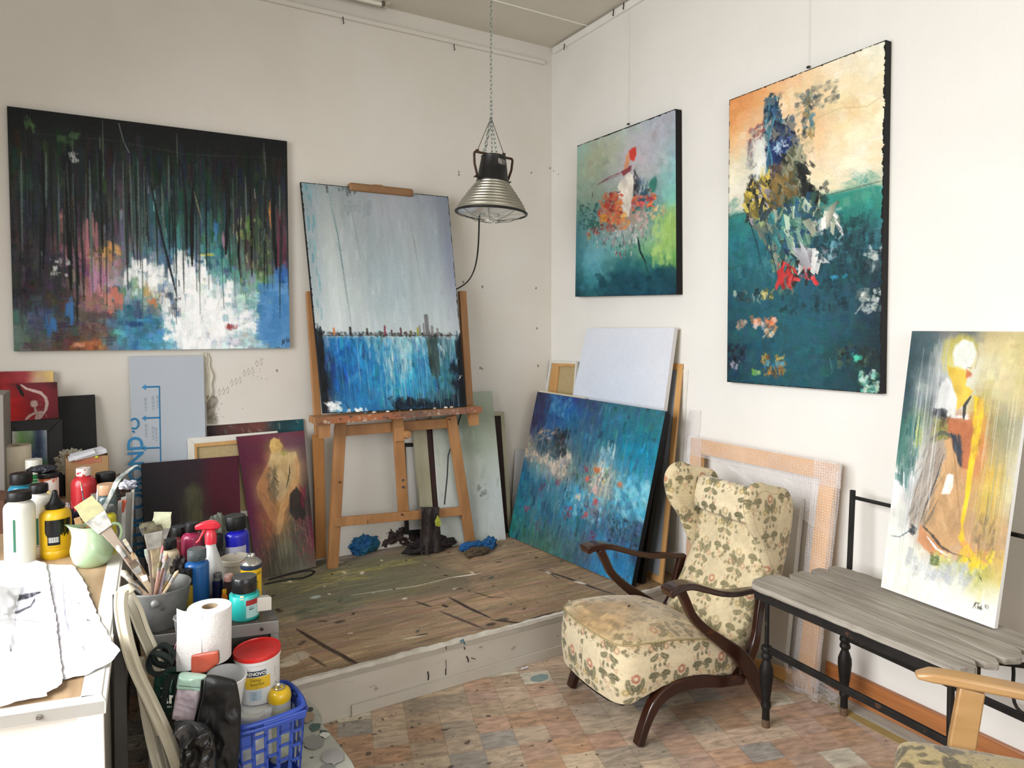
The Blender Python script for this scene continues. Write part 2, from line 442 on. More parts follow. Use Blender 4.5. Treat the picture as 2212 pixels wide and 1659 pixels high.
# ---------------------------------------------------------------- the room
CEIL = 3.53
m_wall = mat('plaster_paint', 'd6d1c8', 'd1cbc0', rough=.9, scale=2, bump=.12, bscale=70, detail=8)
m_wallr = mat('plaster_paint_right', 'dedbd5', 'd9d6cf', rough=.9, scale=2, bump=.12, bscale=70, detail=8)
m_ceil = mat('ceiling_paint', 'cfc9bb', 'c8c2b4', rough=.9, scale=2, bump=.1, bscale=40)
def floor_mat():
    m, nt, b = pbr('worn_checkered_vinyl')
    tc = nn(nt, 'ShaderNodeTexCoord')
    def vm(op, a, bv):
        n = nn(nt, 'ShaderNodeVectorMath', operation=op); nt.links.new(a, n.inputs[0])
        if isinstance(bv, tuple): n.inputs[1].default_value = bv
        else: nt.links.new(bv, n.inputs[1])
        return n
    mp = nn(nt, 'ShaderNodeMapping', vector_type='TEXTURE')
    mp.inputs['Location'].default_value = (-1.43, -1.53, 0); mp.inputs['Rotation'].default_value = (0, 0, -.294); mp.inputs['Scale'].default_value = (.1345, .1035, 1)
    nt.links.new(tc.outputs['Object'], mp.inputs[0])
    wob = nn(nt, 'ShaderNodeTexNoise'); wob.inputs['Scale'].default_value = 6; nt.links.new(mp.outputs[0], wob.inputs['Vector'])
    ws = vm('MULTIPLY_ADD', wob.outputs['Color'], (.08, .08, 0)); nt.links.new(mp.outputs[0], ws.inputs[2])
    fl = nn(nt, 'ShaderNodeVectorMath', operation='FLOOR'); nt.links.new(ws.outputs[0], fl.inputs[0])
    # the printed pattern repeats: cell colours come from a small repeating layout
    wn = nn(nt, 'ShaderNodeTexWhiteNoise', noise_dimensions='2D'); nt.links.new(fl.outputs[0], wn.inputs['Vector'])
    r = nn(nt, 'ShaderNodeValToRGB'); r.color_ramp.interpolation = 'CONSTANT'
    pal = ['bd9a84', 'c4a28a', 'b49276', 'cbb69c', 'ab9c8a', 'c6b099', 'd8d0bc', 'b8a189', 'a59e96', 'c09878', 'bc9f8e', 'ccb39c']
    e = r.color_ramp.elements; e[0].color = lc(pal[0]); e[1].position = 1/12; e[1].color = lc(pal[1])
    for i in range(2, 12):
        q = e.new(i/12); q.color = lc(pal[i])
    nt.links.new(wn.outputs['Value'], r.inputs[0])
    def noise_(sc, det=6, src=tc.outputs['Object'], dist=0):
        n = nn(nt, 'ShaderNodeTexNoise'); n.inputs['Scale'].default_value = sc; n.inputs['Detail'].default_value = det; n.inputs['Distortion'].default_value = dist
        nt.links.new(src, n.inputs['Vector']); return n
    def ramp(src, p0, p1, c0, c1):
        q = nn(nt, 'ShaderNodeValToRGB'); q.color_ramp.elements[0].position = p0; q.color_ramp.elements[1].position = p1
        q.color_ramp.elements[0].color = c0; q.color_ramp.elements[1].color = c1; nt.links.new(src, q.inputs[0]); return q
    def mix(f, a, c, mode='MIX'):
        x = nn(nt, 'ShaderNodeMix', data_type='RGBA', blend_type=mode)
        if isinstance(f, float): x.inputs[0].default_value = f
        else: nt.links.new(f, x.inputs[0])
        nt.links.new(a, x.inputs[6])
        if isinstance(c, tuple): x.inputs[7].default_value = c
        else: nt.links.new(c, x.inputs[7])
        return x.outputs[2]
    W1, B1 = (1, 1, 1, 1), (0, 0, 0, 1)
    st = vm('MULTIPLY', mp.outputs[0], (1.0, 2.4, 1)) 
    mott = ramp(noise_(2.2, 8, st.outputs[0], .6).outputs['Fac'], .3, .75, (.60, .6, .60, 1), (1.30, 1.28, 1.26, 1))
    c = mix(1.0, r.outputs[0], mott.outputs[0], 'MULTIPLY')
    gry = ramp(noise_(3.3, 5, tc.outputs['Object'], .5).outputs['Fac'], .45, .7, B1, W1)
    g2 = nn(nt, 'ShaderNodeMath', operation='MULTIPLY'); g2.inputs[1].default_value = .45; nt.links.new(gry.outputs[0], g2.inputs[0])
    c = mix(g2.outputs[0], c, lc('8e8474'))
    # tile seams
    fr = nn(nt, 'ShaderNodeVectorMath', operation='FRACTION'); nt.links.new(ws.outputs[0], fr.inputs[0])
    sp = nn(nt, 'ShaderNodeSeparateXYZ'); nt.links.new(fr.outputs[0], sp.inputs[0])
    def edge(o):
        a = nn(nt, 'ShaderNodeMath', operation='PINGPONG'); a.inputs[1].default_value = .5; nt.links.new(o, a.inputs[0])
        return a.outputs[0]
    mn = nn(nt, 'ShaderNodeMath', operation='MINIMUM'); nt.links.new(edge(sp.outputs[0]), mn.inputs[0]); nt.links.new(edge(sp.outputs[1]), mn.inputs[1])
    se = ramp(mn.outputs[0], .0, .035, (.28, .28, .28, 1), B1)
    c = mix(se.outputs[0], c, lc('6d5546'))
    # dirt specks, denser where the painter works
    sx = nn(nt, 'ShaderNodeSeparateXYZ'); nt.links.new(tc.outputs['Object'], sx.inputs[0])
    gx = nn(nt, 'ShaderNodeMapRange'); gx.inputs[1].default_value = -2.2; gx.inputs[2].default_value = -.6; gx.inputs[3].default_value = .0; gx.inputs[4].default_value = .09
    nt.links.new(sx.outputs[0], gx.inputs[0])
    for sc, th, colr, al in ((26, .66, '4d4236', .85), (60, .7, '3a3029', .8), (14, .68, '6a6a58', .6), (9, .72, '55605a', .5)):
        n = noise_(sc, 2)
        s_ = nn(nt, 'ShaderNodeMath', operation='SUBTRACT'); nt.links.new(n.outputs['Fac'], s_.inputs[0]); nt.links.new(gx.outputs[0], s_.inputs[1])
        q = ramp(s_.outputs[0], th-.03, th, B1, (al, al, al, 1))
        c = mix(q.outputs[0], c, lc(colr))
    nt.links.new(c, b.inputs['Base Color'])
    rr = nn(nt, 'ShaderNodeMapRange'); rr.inputs[3].default_value = .35; rr.inputs[4].default_value = .6; nt.links.new(gry.outputs[0], rr.inputs[0]); nt.links.new(rr.outputs[0], b.inputs['Roughness'])
    bp = nn(nt, 'ShaderNodeBump'); bp.inputs['Strength'].default_value = .15; bp.inputs['Distance'].default_value = .004
    nt.links.new(mott.outputs[0], bp.inputs['Height']); nt.links.new(bp.outputs[0], b.inputs['Normal'])
    return m
m_floor = floor_mat()
struct('floor', G().bb(-4.7, .1, -6.7, .1, -.1, 0), m_floor)
struct('ceiling', G().bb(-4.7, .1, -6.7, .1, CEIL, CEIL+.1), m_ceil)
struct('wall_back', G().bb(-4.7, 0, 0, .1, 0, CEIL), m_wall)
struct('wall_right', G().bb(0, .1, -6.7, .1, 0, CEIL), m_wallr)
# left wall with its tall window (out of the picture, to the left)
struct('wall_left', G().bb(-4.7, -4.6, -6.7, -3.65, 0, CEIL).bb(-4.7, -4.6, -1.05, 0, 0, CEIL).bb(-4.7, -4.6, -3.65, -1.05, 0, .8).bb(-4.7, -4.6, -3.65, -1.05, 3.0, CEIL), m_wall)
struct('wall_front', G().bb(-4.6, -3.45, -6.7, -6.6, 0, CEIL).bb(-.35, 0, -6.7, -6.6, 0, CEIL).bb(-3.45, -.35, -6.7, -6.6, 0, .85).bb(-3.45, -.35, -6.7, -6.6, 3.05, CEIL), m_wall)
m_white = mat('white_gloss_paint', 'e4e2dc', 'dcd9d0', rough=.45, scale=6)
def winframe(name, x0, x1, y0, y1, z0, z1):
    g = G()
    t = .05
    if x1-x0 < y1-y0:
        for a, b_ in ((y0, y0+t), ((y0+y1)/2-t/2, (y0+y1)/2+t/2), (y1-t, y1)): g.bb(x0, x1, a, b_, z0, z1)
        for z in (z0, (z0+z1)*.55, z1-t): g.bb(x0, x1, y0, y1, z, z+t)
    else:
        for a, b_ in ((x0, x0+t), ((x0+x1)/2-t/2, (x0+x1)/2+t/2), (x1-t, x1)): g.bb(a, b_, y0, y1, z0, z1)
        for z in (z0, (z0+z1)*.55, z1-t): g.bb(x0, x1, y0, y1, z, z+t)
    struct(name, g, m_white)
winframe('window_1', -4.63, -4.60, -3.65, -1.05, .8, 3.0)
winframe('window_2', -3.45, -.35, -6.63, -6.60, .85, 3.05)
# white board joints of the ceiling, running towards the right-hand wall
g = G()
for i in range(1, 12):
    y = -.42*i
    g.bb(-4.6, 0, y-.004, y+.004, CEIL-.004, CEIL)
struct('trim_1', g, mat('joint_white', 'e9e5da', rough=.8))
# wide flat picture moulding high on the back wall
g = G(); g.bb(-4.6, -.07, -.022, 0, 3.40, 3.425)
struct('trim_2', g, m_wall, .003)
g = G(); g.bb(-.022, 0, -6.6, -.05, 3.475, 3.515)
struct('trim_3', g, m_white, .003)
# baseboards
m_oak = mat('orange_varnished_wood', 'b0713f', '8f5730', rough=.35, scale=3, stretch=(6, .7, 20), coat=.3)
struct('baseboard_right', G().bb(-.018, 0, -6.6, -2.2, 0, .115).bb(-.03, 0, -6.6, -2.2, .0, .018), m_oak, .003)
# grey metal threshold strip and ochre glue line along the right wall
struct('trim_4', G().bb(-.10, -.03, -6.6, -1.36, 0, .004), mat('worn_grey_strip', '8e8c86', 'a8a59a', rough=.5, scale=12, stretch=(4, .6, 1)))
struct('trim_5', G().bb(-.145, -.10, -6.6, -1.36, 0, .0025), mat('ochre_glue', '9a8550', '8b7448', rough=.6, scale=10))

# small hooks hanging in the two rails, nails and scuffs on the plaster
m_iron = mat('dark_iron', '2a2826', '3a3431', rough=.5, metal=.6, scale=30)
def hook(u, v, wall, label):
    p = at(u, v, 'y', -.028) if wall == 'b' else at(u, v, 'x', -.028)
    g = G(); g.tube([(0, 0, .02), (0, 0, 0), (.006 if wall == 'b' else 0, 0 if wall == 'b' else .006, -.012), (0, 0, -.02)], .003, 6)
    o = g.build('picture_hook', m_iron, None, 60); o.location = p
    tag(o, label, 'hook', 'picture hooks under the rails')
hook(741, 44, 'b', 'small dark hook under the back wall rail, the one nearest the tube lamp')
hook(981, 102, 'b', 'small dark hook under the back wall rail, right of middle')
hook(1219, 101, 'r', 'small dark hook at the start of the right wall rail, in the corner')
hook(1325, 27, 'r', 'dark hook on the right wall rail, above the small hanging painting')
hook(1347, 13, 'r', 'dark hook on the right wall rail, highest one in the picture')
g = G()
random.seed(4)
def spot(u, v, wall, r=.006):
    p = at(u, v, 'y', -.001) if wall == 'b' else at(u, v, 'x', -.001)
    k = 7; a = [random.uniform(.5, 1.3)*r for _ in range(k)]
    ax = Vector((1, 0, 0)) if wall == 'b' else Vector((0, 1, 0))
    g.add([p+ax*a[i]*math.cos(2*PI*i/k)+Vector((0, 0, a[i]*1.2*math.sin(2*PI*i/k))) for i in range(k)], [tuple(range(k))])
for u, v in ((991, 371), (991, 378), (1001, 610), (1042, 620), (1158, 622), (1038, 795), (1042, 797), (1160, 709), (1148, 373), (1188, 363), (598, 800), (1162, 790)): spot(u, v, 'b', .008)
for u, v in ((1196, 370), (1206, 377)): spot(u, v, 'r', .006)
for i in range(14):
    u = random.uniform(460, 590); v = 930-(u-460)*1.2+random.uniform(-40, 40)
    spot(u, max(775, min(900, v)), 'b', .0025)
struct('trim_6', g, mat('wall_scuffs', '8c867c', rough=.9))
# crayon squiggle on the plaster between the big dark painting and the easel
g = G()
x0 = 470
for k in range(11):
    u = x0+k*9; v = 850-k*7+(k % 3)*4
    pts = [at(u+a, v+b_, 'y', -.0008) for a, b_ in ((0, 0), (3, -10), (6, -2), (2, 5), (7, 2))]
    g.tube(pts, .0012, 4)
struct('trim_7', g, mat('pencil_grey', 'bdb7ac', rough=.9))

# thin hanging lines of the two paintings on the right wall
m_line = mat('nylon_line', 'c9c6bc', rough=.4)
for u0, v0, u1, v1, what in ((1365, 3, 1357, 268, 'small teal painting'), (1749, 0, 1746, 145, 'tall painting')):
    a = at(u1, v1, 'x', -.012); b_ = Vector((-.012, a.y, 3.48))
    o = G().tube([b_-a, (0, 0, 0)], .0008, 5).build('hanging_line', m_line); o.location = a
    tag(o, 'thin nylon line from the rail down to the '+what, 'line')
    h = G().box((0, 0, 0), (.010, .014, .010)).build('hanger_clip', m_iron, o, None, .002)

# ---------------------------------------------------------------- fluorescent tube fitting on the back wall, above the rail
t = thing('tube_lamp', 'long off-white fluorescent fitting at the top of the back wall', 'lamp', at(838, 14, 'y', -.03))
m_ench = mat('old_white_enamel', 'c9c4b4', 'bdb7a5', rough=.5, scale=5)
G().bb(-1.3, 0, -.05, .02, -.01, .045).build('housing', m_ench, t, None, .008)
G().bb(-1.32, -.03, -.055, -.05, -.035, -.012).build('reflector', m_ench, t)
g = G(); g.tube([(-1.28, -.05, -.02), (-.06, -.05, -.02)], .012, 12); g.build('tube', mat('opal_glass', 'dedccf', rough=.3), t, 60)
G().box((-.05, -.05, -.018), (.02, .03, .03)).build('lamp_holder', mat('dusty_dark', '5b5548', rough=.7), t, None, .003)
G().box((-.16, -.052, .012), (.012, .006, .012)).build('screw', m_iron, t)

# ---------------------------------------------------------------- painter's platform
PY = -1.3556; PZ = .20
def board_art():
    # local x: -2.62..0 , y: 0 (wall) .. -1.3556 ; raster row 0 = wall side
    A = Art(620, 330, ['8e8884 8c8682 8a847c 86827c 8a8278 8c8272 8e8270 8c8070',
                       '8a8680 80806c 7c7c64 7e7e60 8a826c 94836e 94826e 8e7e6a',
                       '8a8274 6e705f 6a7066 72766a 8a7e6c 92806c 907e6a 8c7c68',
                       '8c7c68 7c7462 86786a 8c7c6c 907e6c 92806a 8e7c66 8a7a66',
                       '86765f 8a7a64 8c7a66 8e7e6c 907e6a 8e7c66 8c7a62 887660',
                       '84745c 86765f 8c7c66 8c7c68 8e7c68 8c7a66 8a7860 847256'], 11)
    A.warp(.03, .03, 6, 6)
    A.tone(.16, 14, 60, 5); A.tone(.2, 4, 10, 5)
    X = lambda x: (x+2.62)/2.62
    Yn = lambda y: -y/1.3556
    def P(u, v):
        q = at(u, v, 'z', PZ); return (X(q.x), Yn(q.y))
    # streaks along the boards
    A.strokes(2600, .11, .004, 0, .12, .10, .55, mv=.015, br=.6)
    A.dabs(260, '7d7058 a3957c 6a5e4c 9b8b78', .10, .004, 0, (0, 0, 1, 1), .1, .5)
    # painted green-grey sheet area
    A.poly([P(575, 1262), P(650, 1338), P(800, 1300), P(1020, 1275), P(1010, 1240), P(880, 1195), P(740, 1215)], '66695a', .55, .01, .01)
    A.dabs(300, '6f7358 7f8460 5b6156 8b8a5c 90906e', .12, .006, 0, (X(-2.1), .1, X(-1.2), .55), .15, .3)
    for a, b_ in ((P(600, 1262), P(780, 1250)), (P(720, 1245), P(900, 1210))):
        A.dabs(60, '9b9558 a8a05c 8c9460 7f8866 b8b080', .07, .006, 0, (min(a[0], b_[0]), min(a[1], b_[1])-.04, max(a[0], b_[0]), max(a[1], b_[1])+.02), .2, .6)
    A.dabs(60, '4d564a 5c6a5a 3f4a48', .06, .008, 0, (*P(640, 1310), P(760, 1290)[0], P(700, 1330)[1]), .2, .5)
    A.line([P(650, 1338), P(760, 1322), P(900, 1306), P(1020, 1272)], .003, '3f3a32', .7)
    A.line([P(760, 1285), P(900, 1265), P(975, 1247), P(1040, 1238)], .004, 'd8d6cc', .85)
    A.line([P(975, 1247), P(1040, 1238)], .007, 'e6e4dc', .9)
    # dark floor scratches and brush marks
    for pts, w_, c in ([((640, 1358), (700, 1395), (785, 1440)), .009, '332b28'], [((660, 1375), (720, 1405), (770, 1440)), .005, '4a403a'], [((665, 1415), (705, 1440)), .006, '4a4038'],
                       [((897, 1299), (933, 1311)), .008, '4a4440'], [((970, 1290), (1010, 1312), (1060, 1335)), .009, '3c3637'], [((950, 1320), (1000, 1340), (1045, 1358)), .009, '544846'],
                       [((1022, 1278), (1060, 1290), (1090, 1290)), .005, '3d342c'], [((1165, 1230), (1215, 1245), (1290, 1272), (1330, 1285)), .008, '39393a'],
                       [((900, 1372), (925, 1368)), .006, '2f3530'], [((870, 1380), (920, 1371)), .005, 'd6d2c4'], [((1060, 1338), (1120, 1345), (1200, 1320)), .008, '3c3430'],
                       [((1240, 1255), (1265, 1262)), .010, 'd4d2c8'], [((1180, 1235), (1210, 1252)), .005, '50504a']):
        A.line([P(*p) for p in pts], w_, c, .85)
    for u, v, r_, c in ((640, 1420, .022, 'b9b4a6'), (628, 1432, .016, 'c4c0b4'), (645, 1412, .012, 'a9a598'), (1085, 1338, .012, '3a3434'), (1060, 1348, .01, '3a3434'), (733, 1343, .01, '3a352e'), (680, 1290, .012, '9fb3b4'), (875, 1292, .006, 'e4e2da'), (985, 1271, .005, 'e4e2da')):
        x, y = P(u, v); A.poly([(x+r_*math.cos(k)*1.0, y+r_*1.2*math.sin(k)) for k in np.linspace(0, 6.28, 9)], c, .8, .006, .003)
    for i in range(260):
        x, y = A.R.rand(), A.R.rand(); r_ = A.R.rand()**3*4+.8
        c = [hx(q) for q in ('2f2a26', '4a4038', 'dad6cc', '3c4a48', '6a4a44', '50483c')][A.R.randint(6)]
        A.stroke(x*A.w, y*A.h, r_*2.4, r_*1.3, A.R.rand()*3, c, .8, 0)
    for yy in (.34, .66):   # board joints
        A.line([(0, yy), (1, yy)], .002, '5a5044', .45, .5, False)
    for xx, y0, y1 in ((X(-.95), 0, 1), (X(-2.05), .34, 1)):
        A.line([(xx, y0), (xx, y1)], .0015, '5a5044', .35, .5, False)
    A.a = np.clip(A.a*np.array([1.10, 1.055, 1.01]), 0, 1)
    return A.fin(.02, 1)
A = board_art()
h_, w_ = A.a.shape[:2]
xs = np.linspace(-2.62, -.003, w_); ys = np.linspace(-.003, PY, h_)
Pp = np.stack([np.broadcast_to(xs, (h_, w_)), np.broadcast_to(ys[:, None], (h_, w_)), np.full((h_, w_), PZ)], -1).reshape(-1, 3)
idx = np.arange(h_*w_).reshape(h_, w_)
Ff = np.stack([idx[:-1, :-1], idx[1:, :-1], idx[1:, 1:], idx[:-1, 1:]], -1).reshape(-1, 4)
k = len(Pp)
ex = np.array([(-2.62, PY, PZ), (-.003, PY, PZ), (-.003, PY, PZ-.02), (-2.62, PY, PZ-.02), (-2.62, -.003, PZ-.02), (-.003, -.003, PZ-.02)])
Pp = np.vstack([Pp, ex]); Ff = np.vstack([Ff, [(k, k+1, k+2, k+3), (k+3, k+2, k+5, k+4)]])
cc = np.vstack([A.a.reshape(-1, 3), np.tile(hx('b8b2a2'), (6, 1))])
plat = thing('platform', 'low paint-stained wooden platform filling the corner of the studio', 'platform', (0, 0, 0))
mk('deck', Pp, Ff, mat_attr('worn_deck', rough=.55, bump=.2, dist=.002), plat, None, cc)
m_plat = mat('platform_white', 'c9c2b6', 'bdb5a8', rough=.55, scale=3, stretch=(1, 1, 2), c3='9a9286', t3=.70, s3=12)
G().bb(-2.62, -.003, PY+.002, PY+.02, 0, PZ-.021).build('front_panel', m_plat, plat)
# chipped paint edge: an irregular light bead along the top of the front
g = G(); random.seed(9); top = []; bot = []
N = 90
for i in range(N+1):
    x = -2.62+2.617*i/N
    top.append((x, PY+.016+random.uniform(-.006, .006), PZ+.0015)); bot.append((x, PY-.0025, PZ+.0015))
f0 = [(x, PY-.0025, PZ-.012-random.uniform(0, .004)) for x, _, _ in bot]
g.grid([f0, bot, top]); g.build('painted_edge', mat('chipped_edge', 'e2ded4', 'c6c0b2', rough=.6, scale=14), plat)
G().bb(-2.62, -.003, PY-.001, PY+.004, PZ-.036, PZ-.012).build('edge_board', mat('edge_grey', 'a8a194', 'b4ada0', rough=.6, scale=6), plat)
# loose strip of facing at the foot of the front
q0 = at(760, 1541, 'y', PY-.006)
G().bb(q0.x, -.003, PY-.008, PY, .001, .045).build('kick_strip', m_plat, plat)
# brush marks on the platform front
def mark(pts, w_, c, name='paint_mark'):
    P = [at(u, v, 'y', PY-.010 if v_ < 0 else PY-.0095) for u, v, v_ in [(a, b_, 0) for a, b_ in pts]]
    return P
g = G()
for pts, r_ in ((((924, 1451), (926, 1460), (925, 1469)), .0030), (((963, 1425), (964, 1440), (963, 1458)), .0012), (((963, 1445), (963, 1458)), .0025), (((963, 1395), (964, 1403)), .0022), (((1008, 1418), (1011, 1424), (1012, 1430)), .0032), (((1018, 1421), (1027, 1424)), .0018), (((1003, 1398), (1004, 1403)), .0025)):
    g.tube([at(u, v, 'y', PY-.001) for u, v in pts], r_, 5)
g.build('brush_mark', mat('dark_paint_mark', '3a2f2b', rough=.6), plat)
g = G(); g.tube([at(u, v, 'y', PY-.003) for u, v in ((993, 1386), (1000, 1381), (1004, 1392))], .003, 5); g.tube([at(u, v, 'y', PY-.003) for u, v in ((998, 1381), (997, 1390))], .002, 5)
g.build('brush_mark', mat('teal_paint_mark', '2f6a7c', rough=.6), plat)
# ---------------------------------------------------------------- the paintings
# 1. wide dark forest painting on the back wall
def art_forest():
    A = Art(430, 388, [
     '0b0d0d 0c0f0e 0d0f0e 0c0d0d 0e0f0f 0c0e0d 0d0e0e 0c0e0e 0b0d0d 0c0e0e 0b0d0c 0c0d0d',
     '0e1211 131a15 14201b 121514 141a18 101412 131614 111614 0f1312 101312 0f1413 101412',
     '1f2823 1c2420 1b2420 1a1e1d 22282a 1a2422 1c2a25 152220 14201e 141a18 15201e 1a1d1c',
     '262c2b 222c2c 202a2a 1f2624 353239 2a3f3e 24463c 223c3a 1c3432 282a2a 2a2f2a 38303a',
     '222427 242c34 241f22 2c3432 4a4550 2c5854 2a604e 284c50 25504a 302e2c 38423a 4c3444',
     '2a252b 302c33 8a5656 403c40 5c5862 3a7078 3a6070 4a7684 2f6a6c 4a5440 42503e 553046',
     '29252b 2e3038 7a5468 a07048 5a7484 6a98ac 4a7c98 5a90a6 3c7a80 5a8070 506048 56405a',
     '232126 322e34 5c4852 94788a c8ccd0 e6e8ea 8fb4c4 d8dcdc 72a6a6 5c8c8c 5c7a50 2a64aa',
     '26252a 2e2c32 4a3c42 b8706a 5c9098 a8a28c e6e8e8 f4f4f2 e0e8e6 86b2b0 5a9298 3c7cbe',
     '545e58 344c64 3e3a3e 7e5a56 46788e 3a6f96 c2d4da fbfbfa f6f6f4 c8dcdc 66a0b4 4286c4',
     '5e7468 3c4c54 44403e 584844 3c7290 2f7ca8 7ab4ca fafaf8 fbfbfa dce6e6 6aa4c0 4488c6',
     '607a6c 4e4844 60402e a05a34 4a86a0 3a86ae 62a8c4 e6ecec d2dedc a8c8cc 62a0c0 5a9ecc'], 21,
     ys=[0, .1, .2, .32, .43, .53, .61, .68, .76, .84, .91, 1])
    A.warp(.035, .03, 9, 6, 3)
    A.strokes(1500, .09, .014, PI/2, .04, .12, .75, (0, .12, 1, .8), .02)
    A.strokes(900, .035, .022, PI/2, .15, .1, .8, (0, .55, 1, 1), .02, br=.3)
    A.strokes(500, .03, .03, 0, .15, .08, .7, (0, .78, 1, 1), .015)
    # colour accents read off the picture
    for c, x, y, w, h in (('c07068', .165, .44, .02, .1), ('b9747c', .245, .5, .04, .16), ('e09a50', .318, .575, .035, .06), ('d77a66', .33, .76, .06, .07), ('b880a0', .265, .70, .03, .12), ('a8648a', .29, .68, .02, .1), ('2f6fb4', .175, .83, .03, .09), ('2c66a4', .12, .89, .03, .08), ('7a3048', .96, .45, .035, .22),
                          ('c8803c', .925, .35, .015, .12), ('2f6fc0', .965, .64, .05, .1), ('5c8c3c', .835, .45, .02, .12), ('3a78b4', .70, .44, .02, .06), ('a07a90', .735, .5, .02, .07), ('c8a060', .44, .73, .025, .05), ('b4683c', .24, .965, .06, .03), ('c07c5c', .2, .975, .04, .02), ('c87848', .46, .79, .03, .03), ('7fc8dc', .475, .34, .008, .08), ('b8b43c', .67, .565, .05, .014), ('a04040', .76, .89, .05, .03), ('1f5a94', .545, .80, .03, .04), ('224c80', .40, .88, .05, .03)):
        c = hx(c)
        for _ in range(7):
            A.stroke((x+A.R.randn()*w*.3)*A.w, (y+A.R.randn()*h*.25)*A.h, h*A.h*.8, w*A.w*.45, PI/2+A.R.randn()*.08, np.clip(c+A.R.randn()*.04, 0, 1), .75)
    # white water light: blocky palette-knife dabs
    for bx, n in (((.36, .60, .42, .70), 16), ((.42, .62, .58, .72), 46), ((.55, .56, .66, .80), 80), ((.50, .76, .74, .95), 150), ((.60, .68, .76, .86), 80), ((.54, .88, .68, .99), 50), ((.70, .82, .88, .92), 26)):
        A.dabs(n, 'f8f8f7 ffffff f1f3f3 e4ebec fbfbfa', .045, .02, PI/2, bx, .08, .92, .25)
    A.dabs(50, '9cc4cc 7fb0b8 5d9aa8 c8dadc', .03, .018, PI/2, (.72, .72, .92, .98), .1, .7)
    A.dabs(16, '3a6a98 2a5a94 26303c 4a3c44', .035, .016, PI/2, (.49, .68, .56, .84), .1, .8)
    A.dabs(90, '4286c4 4a8cc8 3c80be 5894cc', .05, .07, 0, (.88, .70, 1, .95), .1, .7, .2)
    A.dabs(40, '2c2a30 3a3034 26282a', .10, .03, PI/2, (.0, .45, .2, .85), .05, .6)
    # trunks
    R = A.R
    for x, y0, y1, w in ((.10, .16, .66, .016), (.185, .08, .74, .022), (.205, .3, .72, .014), (.29, .14, .58, .012), (.395, .14, .6, .010), (.44, .16, .56, .012), (.37, .2, .45, .006), (.5, .18, .4, .005), (.58, .16, .58, .012), (.62, .18, .62, .018), (.635, .2, .7, .006), (.67, .2, .64, .008), (.745, .16, .56, .02), (.80, .38, .67, .016), (.84, .2, .66, .012), (.935, .18, .62, .022), (.965, .25, .7, .005), (.905, .3, .72, .004)):
        A.line([(x+R.randn()*.003, y0), (x+R.randn()*.006, (y0+y1)/2), (x+R.randn()*.006, y1)], w, '0d1011', .92, .35)
    for _ in range(130):
        x = R.rand(); y0 = .12+R.rand()*.3; L = .1+R.rand()*.4
        A.line([(x, y0), (x+R.randn()*.006, y0+L)], .003+R.rand()*.006, ['0f1312', '16201e', '2a3a36', '5a6a64', '1a2c2a'][R.randint(5)], .75)
    A.line([(.46, .25), (.50, .5), (.55, .76)], .010, '10181a', .85); A.line([(.62, .28), (.65, .42)], .006, 'b8a080', .6)
    A.line([(.355, .015), (.37, .09), (.39, .14)], .003, 'a8aca4', .8)
    A.line([(.02, .10), (.3, .09), (.6, .115), (.98, .085)], .006, '27352b', .6)
    for x in (.29, .30, .9, .905, .56, .2): A.line([(x, R.rand()*.1), (x, .12+R.rand()*.1)], .005, '7d847c', .55)
    A.dabs(10, '4c7040 38582f', .03, .01, PI/2, (.05, .03, .08, .08)); A.dabs(12, '33502c 2f4a2a', .03, .02, PI/2, (.16, .08, .22, .13))
    A.dabs(22, 'c9ccc8 e8e8e4', .014, .010, PI/2, (.12, .60, .18, .68), .1, .7); A.dabs(9, 'b8bcb8', .02, .01, PI/2, (.19, .15, .22, .2))
    A.dabs(60, '5c6c30 a8a848 6c8448 c4c488', .035, .006, PI/2, (.78, .38, .92, .72), .06, .7)
    A.dabs(26, 'a7b6bc d7dcdc 8aa8b4', .05, .003, PI/2, (.05, .2, .95, .6), .04, .7)
    # signature
    sg = 'e'
    A.line([(.965, .985), (.968, .955), (.972, .975), (.978, .95)], .004, '14202c', .9, 0, False); A.line([(.982, .96), (.992, .958)], .003, '14202c', .9, 0, False); A.line([(.986, .945), (.986, .97), (.992, .965), (.995, .95), (.996, .972)], .003, '14202c', .9, 0, False)
    return A.fin()
y_ = -.028
canvas('forest_painting', 'wide dark abstract forest painting with white light, hung on the back wall', at(15, 229, 'y', y_), at(620, 305, 'y', y_), at(626, 752, 'y', y_), at(30, 759, 'y', y_), art_forest(), '1c2224', .024)

